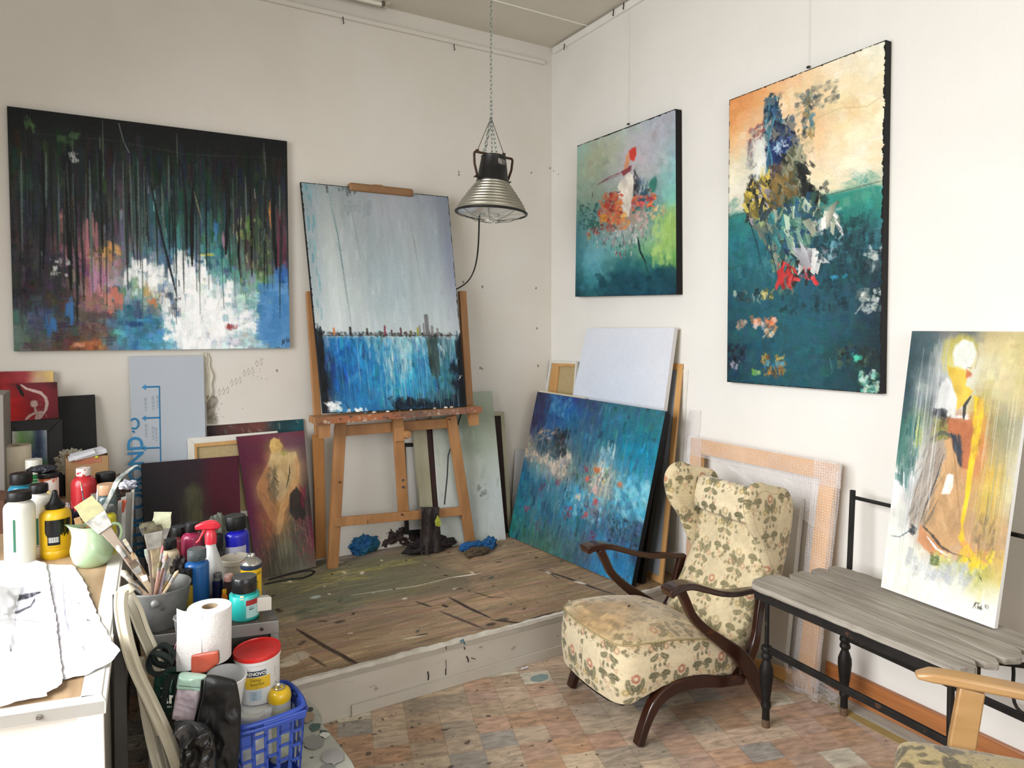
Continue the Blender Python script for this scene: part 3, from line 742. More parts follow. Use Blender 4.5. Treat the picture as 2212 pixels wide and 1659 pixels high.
# 2. skyline painting standing on the easel
def art_sky():
    A = Art(330, 480, [
     '7a9aa0 8c989a 8d979b 94999e 9a9ea6 989ea6 8f97a5 7c8a9c',
     '8a989e a2aaaa 98a2a4 9ca5a9 a0a6ad a1a9b0 9aa3ad 868e9e',
     '92a1a6 b0b8b6 a0aaad 98a4a8 9da8ad a4aeb2 98a4ae 868fa2',
     '9aaaaf bac4c4 aab5b7 9fb0b4 a0b0b6 a8b6ba a4b0b6 9096a8',
     'a8b6ba c0caca b5c0c2 a8b8bc a8b8be b0bec2 b2bec2 a4acb6',
     'b8c2c4 c6cece bfc8ca b8c4c6 b8c4c6 bac6c8 bec8ca b2bac0',
     '3c6a88 0f6cb2 1c78b2 4c94b4 5c9cb4 4c94b4 46707c 5c9ab0',
     '22324a 0a5ea8 1a78b4 1c70ac 4c9cbc 3490b8 34606c 40809c',
     '141c2c 0a58a6 1c80bc 1a80b8 2a96c2 3494b8 2c7488 24485c',
     '14161e 1664a4 1a78b4 2894c0 2890bc 2c88a8 286478 161e2c',
     'a8b4b8 2a7cac 1866a0 1f5c80 123448 0e2030 0a161e 080c12'], 31, ys=[0, .1, .25, .4, .55, .66, .69, .76, .84, .92, 1])
    hz = .668
    A.warp(.02, .012, 8, 8, 3)
    A.tone(.05, 26, 5, 5)
    A.strokes(700, .10, .022, PI/2, .03, .018, .5, (0, 0, 1, .64), .015)
    A.dabs(60, 'bcc4c4 aab2b6 a0a8ae c8cece', .06, .014, PI/2, (.05, .05, .95, .62), .06, .45)
    A.strokes(700, .05, .02, PI/2, .2, .10, .7, (0, hz+.01, 1, 1), .02)
    for x, y0, L in ((.185, .03, .5), (.2, .2, .45), (.70, .12, .3), (.30, .08, .25)): A.line([(x, y0), (x+.02, y0+L/2), (x+.035, y0+L)], .010, '7c8a8e', .55, .5)
    A.line([(.17, .03), (.18, .12), (.215, .3)], .008, '4a8488', .6); A.line([(.19, .26), (.205, .3), (.215, .38)], .006, '4a7c80', .7)
    A.dabs(16, '848e94 78858a', .012, .08, .1, (.26, .075, .44, .10), .1, .35); A.dabs(18, '46484a 5a6868', .008, .06, 0, (.15, .0, .35, .02), .1, .8)
    # light drips over the water
    A.dabs(120, 'b4d4d8 9cc4cc d4e2e0 7ab0c0', .05, .010, PI/2, (.33, hz+.01, .98, hz+.12), .05, .6)
    A.dabs(60, 'a8ccd0 cadcda', .07, .012, PI/2, (.42, hz+.02, .62, hz+.18), .05, .6)
    A.dabs(40, '1a70b4 0c5aa4 2c9cc8 48b0cc', .05, .04, PI/2, (.12, hz+.05, .8, .93), .4, .5)
    A.drips(75, '8cbcc8 b4ccc8 5aa0b8 d0dad6', .04, .97, hz, .85, .12, .004, .55)
    A.drips(40, '0d4a8c 123a5c 0a2038', .1, .95, hz+.04, .9, .12, .004, .5)
    A.dabs(70, '34484a 2c3c3c 405850', .07, .02, PI/2, (.745, hz+.01, .815, hz+.17), .05, .8)
    A.line([(.79, hz+.13), (.80, .9), (.80, .97)], .006, '203038', .8)
    A.dabs(80, '0c141c 0a1a2a 14283c', .03, .05, .1, (.45, .955, .97, 1.0), .3, .8); A.dabs(50, '0c141c 0e2234', .05, .02, PI/2, (.9, .8, .985, 1), .2, .7)
    A.drips(60, '8ab4bc b0c8c4 4890a8', .4, .95, .88, .94, .07, .004, .6)
    # skyline
    A.dabs(240, '1e1c1c 2c2624 3c3430 7a7468 4a3c34', .010, .012, 0, (.02, hz-.014, .95, hz+.004), .2, .9)
    for x, w, h, c in ((.12, .012, .03, 'd07030'), (.225, .014, .035, '20201f'), (.335, .012, .03, '2e2c2a'), (.455, .012, .042, '8c2c44'), (.50, .012, .025, '4a2c34'), (.565, .014, .035, '5c3c44'), (.635, .02, .022, '6a6444'), (.685, .014, .035, 'a8a028'), (.73, .012, .055, '7a7876'), (.755, .03, .095, '6a6a6c'), (.79, .02, .045, '807c7c'), (.83, .018, .035, '8a8684'), (.70, .012, .045, '787470'), (.42, .01, .02, '38322e'), (.60, .01, .018, '4c443c')):
        A.poly([(x-w/2, hz), (x-w/2, hz-h), (x+w/4, hz-h*1.08), (x+w/2, hz-h*.9), (x+w/2, hz)], c, .92, .003, .003, 60)
    A.line([(.02, hz), (.98, hz-.004)], .006, '2c2a2c', .8, .5, False)
    A.border('0b0d10', .005, .006, .003, .004, 60)
    A.dabs(60, '0c0f14 10181f', .08, .02, PI/2, (.0, .66, .035, 1), .05, .9); A.dabs(60, '0c0f14 10181f', .08, .02, PI/2, (.96, .7, 1, 1), .05, .9)
    A.dabs(20, '3c8c9c 58a0a8', .05, .012, PI/2, (.02, .02, .06, .6), .05, .6)
    A.dabs(24, 'f0f0ec e0e4e2', .02, .02, .3, (.02, .955, .12, .985), .3, .9); A.dabs(14, 'e8e8e4', .012, .02, 0, (.15, .985, .3, .995), .2, .9); A.dabs(6, 'e8e8e4', .01, .01, 0, (.955, .85, .975, .87))
    return A.fin(.015)
y0 = -.30
canvas('skyline_painting', 'grey and blue painting of a city skyline over water, standing on the easel', at(649, 393, 'y', -.07), at(968, 425, 'y', -.07), at(1008, 880, 'y', y0), at(698, 893, 'y', y0), art_sky(), '0b0d10', .02)

# 3. small teal painting on the right wall
def art_ship():
    A = Art(230, 360, [
     '8fb0a4 a2b09c a6b2a6 a4b0ae a0a8b2 9ca2ac',
     '92b0a0 a4ae90 a8b09a b0aeb2 aaa8b2 98a2ac',
     '94ac98 a2ae90 a6aea0 b2aab0 a8acb4 92a8b0',
     '90a896 9aaa98 a2aaa6 aca8ac a4acac 8ab0b4',
     '88a898 90a894 8ea898 a8a0a0 84a0a0 7ebcb8',
     '5c948c 74a49c 7c9c90 987c74 6c9090 78c0b0',
     '44808a 6ca09c 807c70 a08878 5c8c80 8cb86c',
     '3c7c88 60a0a8 80a8a8 8c9c94 7ca488 90b85c',
     '347884 5ca4b4 5ea09c 50907c 78a86c 84b05c',
     '1f646c 4c98a8 38787c 1c6064 2c7464 60984c',
     '12505c 2c7c88 0f4a58 0d4458 104c58 0f3c48',
     '0e3c44 14505c 0c4050 0a3c50 0b4054 0a3444'], 41)
    A.warp(.05, .03, 7, 7, 3)
    A.strokes(900, .045, .05, 1.2, .5, .035, .6, (0, 0, 1, 1), .025)
    A.dabs(40, 'b6b2b8 aca8b4', .06, .05, PI/2, (.45, .12, .8, .3), .3, .35)
    A.dabs(70, '2c6468 1c5058 3c7c74 264c50', .03, .02, .8, (.03, .40, .26, .56), .8, .7)
    # rigging and hull of dabs
    A.line([(.24, .295), (.38, .265), (.54, .255)], .022, '8c6068', .75, .6); A.line([(.25, .285), (.5, .27)], .012, '6c3c44', .6, .6)
    A.line([(.19, .33), (.185, .37)], .012, '3c4c40', .9)
    A.poly([(.57, .145), (.64, .135), (.65, .175), (.625, .215), (.585, .2)], 'd83428', .95, .008, .006)
    A.poly([(.55, .16), (.58, .15), (.575, .22), (.55, .245), (.52, .25)], 'd8885c', .9, .008, .006)
    A.poly([(.50, .25), (.60, .235), (.60, .265), (.52, .28)], '7c2c34', .9, .01, .006)
    A.poly([(.50, .30), (.58, .275), (.63, .31), (.62, .36), (.60, .44), (.57, .53), (.50, .54), (.49, .45), (.47, .38), (.46, .34)], 'dcd2c2', .95, .012, .006)
    A.dabs(26, 'e8e0d4 c8b8ac b0a49c', .04, .016, 1.3, (.48, .30, .6, .52), .2, .7)
    A.dabs(20, '1c2024 2c2a34', .05, .018, PI/2, (.62, .28, .67, .42), .15, .85)
    A.dabs(26, '2c4c68 6c90b4 1c3c50 243c4c', .04, .018, PI/2, (.66, .33, .75, .46), .15, .8)
    A.poly([(.76, .37), (.82, .33), (.84, .36), (.82, .42), (.78, .42)], '1f6c5c', .85, .01, .008)
    for bx, cols, n in (((.30, .36, .42, .42), 'c86c48 b8583c d0704c', 22), ((.28, .40, .46, .46), 'a82c24 c83c2c 7c2c28 d04434', 36), ((.26, .46, .46, .51), 'd83c30 e06040 d88478 c84030', 34), ((.42, .36, .50, .5), 'd83828 c83020 e05030', 22),
                        ((.28, .5, .56, .55), 'e09030 e8a83c d88428', 36), ((.12, .52, .3, .56), '2c6858 1c5048 3c7464', 20), ((.2, .56, .44, .6), '902c30 a84444 3c2c34 d0503c', 26), ((.44, .54, .6, .6), 'e0903c d87838 c86034', 26),
                        ((.6, .42, .82, .5), 'd8502c 903040 b04858 e07040', 30), ((.6, .49, .82, .52), '1c6464 2c7470', 14), ((.78, .50, .90, .57), 'd8a060 d09050 e0b880', 16), ((.12, .56, .2, .64), 'd83c38 8c9c44 c0a060', 8), ((.64, .52, .76, .62), 'c0a8a4 b89088 9c8078 d0b0a8', 34)):
        A.dabs(n, cols, .03, .02, PI/2, bx, .5, .85)
    A.shards(60, 'c0402c a02c28 d86840 e09030 7c2c30 c86c48', .045, (.27, .37, .50, .56), None, .75, 1.6, .3, .6); A.shards(30, 'a8303c d8502c 2c4c5c b04858 e07040', .04, (.58, .40, .82, .50), None, .75, 1.6, .3, .6)
    A.dabs(110, 'd8c8c4 c4acaa a89490 e4dcd8 8c7474 3c3438', .03, .012, PI/2, (.22, .58, .72, .69), .25, .8)
    A.dabs(40, 'c4acaa d8c8c4 a84048 2c3438', .03, .012, PI/2, (.42, .66, .62, .76), .2, .75)
    A.dabs(26, '1c4c54 2c6c6c 3c3438', .04, .010, PI/2, (.2, .62, .8, .74), .1, .7)
    A.line([(.66, .66), (.68, .74), (.74, .82)], .022, '142c30', .85); A.line([(.72, .8), (.77, .9)], .012, '1c3c3c', .7)
    A.dabs(60, '9cc060 b0cc6c 88b458', .06, .04, PI/2, (.8, .56, .95, .82), .4, .55)
    A.dabs(80, '0d4452 0f4c5c 0a3a48', .05, .06, 1.2, (.25, .86, .95, .99), .6, .7)
    A.border('0c1010', 0, 0, .006, .004)
    return A.fin(.015)
x_ = -.050
canvas('ship_painting', 'small teal painting with a red and white figure, nearest the corner', at(1247, 315, 'x', x_), at(1459, 235, 'x', x_), at(1461, 636, 'x', x_), at(1242.5, 641, 'x', x_), art_ship(), '0c0c0c', .045)

# 4. tall painting on the right wall
def art_tall():
    A = Art(290, 520, [
     'd88848 e09a5c e4b07c e8cca0 e6dcc0 dadac6',
     'e09450 e2a468 e2bc8c e4ca9c e8dcb8 e0dcc4',
     'e0a468 dcb48c dcc098 dcbc8c e4ce9c e6d8b4',
     'dcc8a0 d8ccb0 dcc8a4 dcb888 e4cc9c e4dab8',
     'e0d8bc d8d4c0 d8ceb0 dec49c ecdcb8 e6dabc',
     'dcd6c0 d4d2c0 d8cfb4 e2d0a8 e6d8b8 e2d6b8',
     'ccc8b0 c8c8b4 c8c4a8 d8ccac dccca8 d0c4a4',
     '2c7c74 2a7c78 287874 2a7c74 2a8474 2c8878',
     '1f6c70 206c72 246870 22646c 20786c 227c70',
     '1c6470 1e6470 205f6c 1c4f5c 1c4c54 1c545c',
     '1c5a66 1f5c68 1e5966 1a4e5a 16404a 16444e',
     '184c58 1c5664 1c5662 1a5260 184854 142c38',
     '18444e 1a505e 1b5462 1a5260 184854 0f2630',
     '163a44 194a58 1a4f5e 194d5a 183f48 122a30',
     '123a44 164652 184a58 174854 153c44 123032'], 51, ys=[0, .06, .13, .2, .27, .33, .395, .41, .47, .53, .6, .7, .8, .9, 1])
    A.warp(.05, .006, 6, 10, 3)
    A.strokes(900, .05, .06, .15, .3, .025, .5, (0, 0, 1, .39), .03)
    A.dabs(50, 'f0e8d0 e8b078 ecd4a4 f2ecdc', .04, .10, -.2, (.3, .02, 1, .36), .3, .3)
    A.strokes(1200, .03, .05, 0, .2, .06, .55, (0, .42, 1, 1), .025)
    A.dabs(110, '2c7480 1c5c6c 3c8088 164858', .02, .05, 0, (0, .5, 1, .62), .2, .5)
    A.dabs(150, '0f2830 14343c 1c4450 0c1c24', .015, .05, 0, (.6, .48, 1, .75), .25, .55)
    A.line([(0, .412), (.3, .405), (.6, .405), (1, .392)], .008, '4c5040', .7, .5, False)
    A.line([(.6, .16), (.75, .15), (.9, .17), (1, .15)], .004, 'a89468', .6)
    # upper right fragment
    A.dabs(90, '8c8874 5c6058 3c4448 b0a888 a49c80', .022, .02, .2, (.48, .06, .74, .13), .5, .7)
    A.dabs(80, '2c4450 5c6c60 8c7440 1c2c38 34748c c0a870', .022, .018, 1.3, (.52, .08, .6, .21), .4, .8)
    A.dabs(26, 'c8b080 8c7c60', .014, .02, .8, (.48, .2, .6, .26), .8, .6)
    # main figure: faceted knife strokes
    A.poly([(.28, .05), (.33, .07), (.38, .12), (.44, .16), (.50, .22), (.53, .30), (.60, .40), (.66, .46), (.62, .52), (.55, .58), (.46, .62), (.38, .64), (.33, .58), (.27, .52), (.22, .46), (.14, .42), (.13, .35), (.18, .28), (.26, .30), (.27, .22), (.26, .12)], '3c4c54', .9, .02, .006)
    for bx, cols, n, L, W in (((.27, .05, .38, .14), '2c5068 1c3850 3c7c90 4c8494 243c4c 6c6c64', 55, .03, .03), ((.30, .13, .46, .22), '2c4c6c 5c6468 8c8c84 3c5060 1c2c40 7c7474', 60, .035, .035), ((.28, .20, .42, .30), '2c3c6c 1c2c5c 4c5c8c 1c2c44 6c8494', 60, .035, .04), ((.36, .18, .50, .28), '5c5c5c 74746c 3c3c3c 84786c 4c4438', 40, .03, .04),
                              ((.26, .16, .32, .28), '3c8ca0 2c7488 5ca4b0', 26, .05, .014), ((.36, .235, .46, .30), '1c3c84 16306c 24508c 0c1c44', 40, .03, .04), ((.28, .29, .42, .34), '5c4840 4c3c34 6c5448 3c3434', 34, .03, .04), ((.40, .28, .56, .40), '8c9078 a4a488 6c7460 3c4438 b0ac94', 60, .035, .035),
                              ((.52, .28, .60, .40), '16181a 202422 0c0e10', 34, .04, .02), ((.55, .36, .70, .44), '1c201e 2c302c 10140f', 36, .02, .04), ((.36, .32, .44, .44), '8c7030 6c5424 a08440 4c3c24', 26, .05, .02), ((.46, .36, .58, .46), '2c4c40 6c9c84 3c6c5c a4b8a0 1c2c2c', 44, .03, .03),
                              ((.14, .28, .26, .36), '2c2c28 14181a 5c5844 3c3c34', 34, .03, .03), ((.18, .32, .32, .44), 'c8a838 b89830 d4b448 7c6424', 44, .04, .022), ((.14, .35, .22, .42), 'b8b0b4 d0ccd0 8c4c64 9c94a4', 24, .03, .018), ((.12, .40, .2, .46), '1c2424 2c3434', 12, .02, .03), ((.22, .36, .3, .44), '5c3c44 3c2c3c 8c6c3c', 18, .03, .02),
                              ((.42, .40, .48, .52), '1c3c64 24406c 1c2c4c', 26, .05, .02), ((.46, .44, .58, .52), '3c8c78 5cac98 2c6c64 8cb4a4', 34, .03, .03), ((.34, .44, .44, .56), '7c8474 6c7468 94988c 5c6c64', 30, .045, .02), ((.26, .42, .36, .54), '2c7c80 3c8c88 1c5c64 4c9c94', 34, .04, .02), ((.50, .50, .58, .56), '2c64a4 1c508c 4c84bc', 20, .03, .02),
                              ((.60, .43, .76, .50), 'b0b094 8c9478 c4c0ac 5c6c54 9ca088', 50, .022, .03), ((.56, .44, .66, .52), 'd0c8c4 b8acb0 8c8088 e0dcd8', 30, .03, .02), ((.32, .56, .42, .64), '8ca45c a8b878 5c7444 cccca0', 26, .04, .016), ((.26, .54, .34, .64), '3c7c84 1c545c', 24, .04, .02),
                              ((.48, .52, .58, .60), 'd4ccc4 a89c90 3c3434 e8e4dc 1c1c1c', 34, .03, .02), ((.40, .58, .50, .66), '282420 1a1818 4c3c34', 26, .03, .025), ((.38, .62, .48, .67), 'c83030 d84040 a42424', 26, .022, .03), ((.52, .60, .62, .65), 'd03438 e04448 b02c2c', 24, .022, .03), ((.50, .58, .62, .63), 'a8a8a8 8c908c c0c0bc', 22, .02, .03), ((.62, .56, .74, .60), '9c8490 b49ca0 6c7c84', 20, .016, .03), ((.7, .53, .78, .6), '6ca4b0 3c8494 8cb8bc', 26, .03, .02),
                              ((.72, .62, .8, .66), '2c9cc4 1c84b4', 10, .01, .04), ((.25, .68, .38, .71), 'c8b060 a89440 d0bc70 6c6430', 26, .02, .03), ((.38, .64, .5, .70), '2c3434 8c7858 4c4438', 24, .02, .03)):
        A.dabs(n//2, cols, L*.8, W*.9, A.R.choice([.9, 1.2, 1.9, PI/2]), bx, .35, .8, .3)
    body = A.mask([(.30, .035), (.34, .07), (.40, .13), (.46, .18), (.50, .23), (.54, .30), (.62, .40), (.66, .46), (.60, .52), (.52, .57), (.46, .62), (.40, .655), (.36, .60), (.30, .56), (.25, .50), (.20, .46), (.14, .43), (.12, .37), (.18, .29), (.25, .31), (.26, .22), (.27, .12)], .012, 0, 20)
    for bx, cols, n in (((.24, .03, .50, .22), '2c4a68 1c3850 3c7488 243c4c 5c6c74 6c6860 2c5c74', 130), ((.26, .14, .50, .26), '3c4c64 5c6064 84847c 24344c 747068 1c2840', 70), ((.28, .20, .44, .29), '1c2c5c 24386c 3c5484 16244c', 60), ((.26, .28, .46, .34), '5c4a40 4c4038 3c3434 6c5c50', 44), ((.40, .24, .64, .42), '70745c 8c8c70 3c4438 a0a084 2c3028 54563f', 110), ((.52, .26, .62, .44), '14181a 202422', 40),
                       ((.12, .28, .32, .46), '2c2c28 5c5438 b8a038 8c7c34 9c94a0 1c2424 6c5c44 c4b048', 120), ((.32, .32, .48, .46), '7c6434 5c4c2c 3c4434 6c6c54', 60), ((.22, .42, .50, .66), '2c6c70 1c4c58 5c6c60 7c8474 3c8480 283c44 8ca068', 130), ((.42, .40, .62, .56), '1c3c5c 2c4c40 6c9480 3c6c5c 24506c 9cac94', 90)):
        A.shards(int(n*2.2), cols, .052, bx, body, .85)
    A.shards(30, 'c83030 d84040 a42424 282420', .06, (.37, .60, .62, .67), None, .9); A.shards(24, '3c7c90 2c6478 4c8ca0', .08, (.26, .05, .32, .28), body, .8, 5, 1.6, .1)
    A.shards(14, '9c9ca0 bcbcb8 84848c', .08, (.5, .57, .64, .62), None, .85); A.shards(16, 'b0b094 c4c0ac d0c8c4 9ca088', .06, (.58, .43, .76, .52), None, .85)
    A.dabs(16, 'c4dce0 e8f0f0 8cb8d0', .03, .012, .3, (.34, .2, .42, .235), .8, .8)
    # left arm
    A.dabs(40, '7c2c3c 5c2430 94485c 6c7480', .02, .016, 2.3, (.16, .12, .26, .19), .3, .8); A.dabs(40, '8c9090 5c6064 a8aca4 74606c', .03, .016, PI/2, (.13, .17, .2, .26), .3, .7)
    A.dabs(40, 'dcdcd0 d4d8d0', .04, .03, PI/2, (.2, .17, .27, .29), .2, .7)
    A.line([(.15, .42), (.22, .52), (.26, .60)], .008, '182c34', .85); A.line([(.28, .44), (.32, .54), (.37, .64)], .007, '14242c', .8); A.line([(.17, .28), (.26, .36), (.28, .42)], .006, '202020', .8)
    # floating debris
    for bx, cols, n in (((.05, .68, .26, .72), '1c2c30 2c3c40 8ca090 14242c', 30), ((.19, .775, .36, .80), 'e07840 d86030 c8b0b0 e89868', 26), ((.28, .79, .36, .83), 'b88c60 8c5c38 d8c0a0', 14), ((.08, .78, .14, .81), '8c7060 a8907c', 10), ((.86, .70, .99, .76), 'c0c4b8 8c9890 5c6c68 e0e4dc 1c2c2c', 44), ((.0, .865, .14, .92), '141c30 1c2440 2c3448 0c1418', 40), ((.0, .92, .1, .95), '8c8c9c b0acb8 1c2430', 20),
                        ((.27, .90, .42, .93), '8c6c2c a88434 6c3c24 c4a03c', 26), ((.27, .925, .42, .935), '2c84b0 3c94bc', 10), ((.28, .935, .42, .965), '6c4c2c a8742c 3c3024', 24), ((.76, .86, .98, .92), '1c2824 2c3c30 141c1c 3c5444', 44), ((.84, .885, .9, .9), '3cc4a0', 4), ((.88, .94, .99, 1), '8cb89c 3c5c34 5cac9c c8dccc', 40), ((.2, .955, .25, .965), '5c9c3c 8cb85c', 6), ((.4, .70, .75, .76), '14303a 1c4450', 30), ((.9, .58, 1, .64), '3c4c54 1c2c34 c8ccc4', 26), ((.62, .5, .9, .6), '143038 1c4048 0f242c', 60)):
        A.dabs(n, cols, .012, .035, .1, bx, .5, .85, .4)
    A.line([(.71, .90), (.725, .94), (.72, .95)], .006, '5c8c94', .6)
    A.border('0b0b0b', .003, .012, .003, .004, 60)
    return A.fin(.015)
x_ = -.040
canvas('tall_painting', 'tall painting of a dark faceted figure over teal water, on the right wall', at(1575.5, 216, 'x', x_), at(1914, 86, 'x', x_), at(1903, 851, 'x', x_), at(1570.5, 825, 'x', x_), art_tall(), '0b0b0b', .036)

# 5. blue painting leaning in the corner
def art_blue():
    A = Art(330, 330, [
     '2a2a44 2c4a7c 2a3c80 2c4660 2a5a6c 2c6270 2e6674',
     '26385c 1c5088 1a5c98 2c4c74 24607c 1f6c80 246c78',
     '28345c 244c80 1f5c88 2c5474 1f6884 14708c 186c80',
     '34405c 2c4c70 345c74 2a6080 286884 0c80a4 107898',
     '7c7470 344c5c 5c6468 2c647c 5c7c84 1c84a8 2084a4',
     '8c8478 8c8c84 a49c8c 3c6c7c a09c8c 3c8ca4 3c94b0',
     '2c6480 5c8490 9c8c80 4c707c a8a090 3c8cac 6cb4c8',
     '1f6884 2c6480 3c7488 3c88a8 7c8c8c 3c7c98 3c98bc',
     '1f6c84 2c5c7c 2c6c88 2c84ac 5c6478 2c7898 30506c',
     '20687c 1f6c88 205c7c 24708c 2c6480 385c80 284c64',
     '20707c 286474 285c74 3c6478 34587c 2c70a0 2c4c6c',
     '24746c 2c6c70 345c5c 3c646c 3c5874 2474a8 1f6c98',
     '207074 3c7068 3c6454 3c6c6c 305c80 1f7cac 2c6c90'], 61)
    A.warp(.04, .05, 7, 7, 4); A.tone(.12, 14, 6, 5)
    A.strokes(1500, .05, .02, PI/2, .2, .09, .65, (0, 0, 1, 1), .02)
    A.dabs(60, '24609c 1c50a4 3c84ac 4c98b4', .05, .02, PI/2, (.14, .0, .34, .14), .3, .5)
    A.dabs(60, '2c2040 341c38 242444', .08, .02, PI/2, (.0, .0, .14, .24), .2, .4)
    A.dabs(120, 'c8b8a4 d8c4b0 b0a494 a89c8c 8c8480', .035, .024, .3, (.24, .36, .40, .50), .8, .7)
    A.dabs(60, 'c4b4a4 d4b898 a8988c 6c7478', .025, .018, .4, (.0, .40, .22, .47), .5, .75)
    A.dabs(50, '8c6c58 a88468 c09c80', .03, .012, 2.7, (.08, .24, .24, .34), .2, .7)
    A.dabs(90, '1c2830 141c24 2c3438 6c4c3c', .04, .018, PI/2, (.24, .22, .36, .38), .4, .75)
    A.dabs(60, '34505c 1c3440 4c6c78', .04, .03, 1, (.1, .3, .3, .42), .6, .5)
    A.dabs(100, 'a4a898 8c9894 c8c8b8 5c7c84 a0b0a8', .04, .016, PI/2, (.60, .36, .76, .56), .3, .65)
    A.dabs(40, 'd8d4c0 e4dcc4 7c8c34 d8682c', .03, .014, 1.9, (.62, .38, .70, .48), .3, .8)
    A.dabs(300, '1c2c3c 4c7c90 7ca0a8 2c74a0 a8a49c 3c3c4c 14202c 2c5c78', .03, .010, PI/2, (.32, .38, .92, .72), .3, .6)
    A.dabs(120, '5cb4d4 2c98cc 8cc8dc 1c84bc', .03, .014, PI/2, (.45, .56, .72, .72), .3, .7)
    A.dabs(120, '6cc4dc 3ca8cc 9cd4e0 4cb4d0', .04, .024, .8, (.78, .38, 1, .62), .6, .5)
    A.dabs(160, '202c3c 2c3c50 4c647c 141c28', .02, .014, .8, (.76, .64, .98, .82), .8, .65)
    A.dabs(60, '3c9cc0 6cbcd4 c8dce0', .05, .012, PI/2, (.62, .24, .72, .4), .15, .5)
    A.strokes(500, .06, .014, PI/2, .12, .06, .5, (0, .2, 1, 1), .02)
    for x, y, r, c in ((.66, .60, .02, 'c83c44'), (.46, .72, .035, '7c2c44'), (.48, .70, .02, 'a83c4c'), (.22, .62, .025, '6c2c48'), (.12, .78, .02, '94385c'), (.25, .86, .03, '5c3450'), (.68, .80, .02, '7c2444'), (.80, .46, .014, 'c8602c'), (.57, .48, .012, 'd8503c'), (.62, .42, .016, 'c85c24'), (.54, .42, .02, '8c3450'), (.60, .70, .02, 'b84848'), (.34, .55, .018, '7c3c54'), (.64, .53, .02, 'd8a4a0'), (.52, .60, .016, 'e0c0a8')):
        A.dabs(14, c, .022, .012, PI/2, (x-r, y-r, x+r, y+r), .4, .7)
    A.drips(110, 'a8b4a8 5c9ca8 8c8c7c 2c4c5c', .05, .95, .1, .8, .22, .004, .5)
    A.drips(40, '8c8c5c a49c6c 5c8c7c', .1, .7, .55, .85, .2, .004, .5)
    A.dabs(60, '2c84c0 1c74b4 3c94c4', .1, .02, PI/2, (.72, .78, .95, 1), .1, .45)
    A.line([(.90, .965), (.915, .955), (.905, .975), (.93, .97)], .006, '12202c', .9, 0); A.line([(.94, .965), (.955, .968)], .004, '2c3c44', .9, 0)
    return A.fin(.02)
canvas('blue_painting', 'large square blue abstract painting leaning in the corner behind the floral armchair', at(1161, 846, 'x', -.21), at(1438, 888, 'x', -.21), at(1363, 1270, 'z', PZ+.006), at(1098, 1158, 'z', PZ+.006), art_blue(), '12161a', .03)

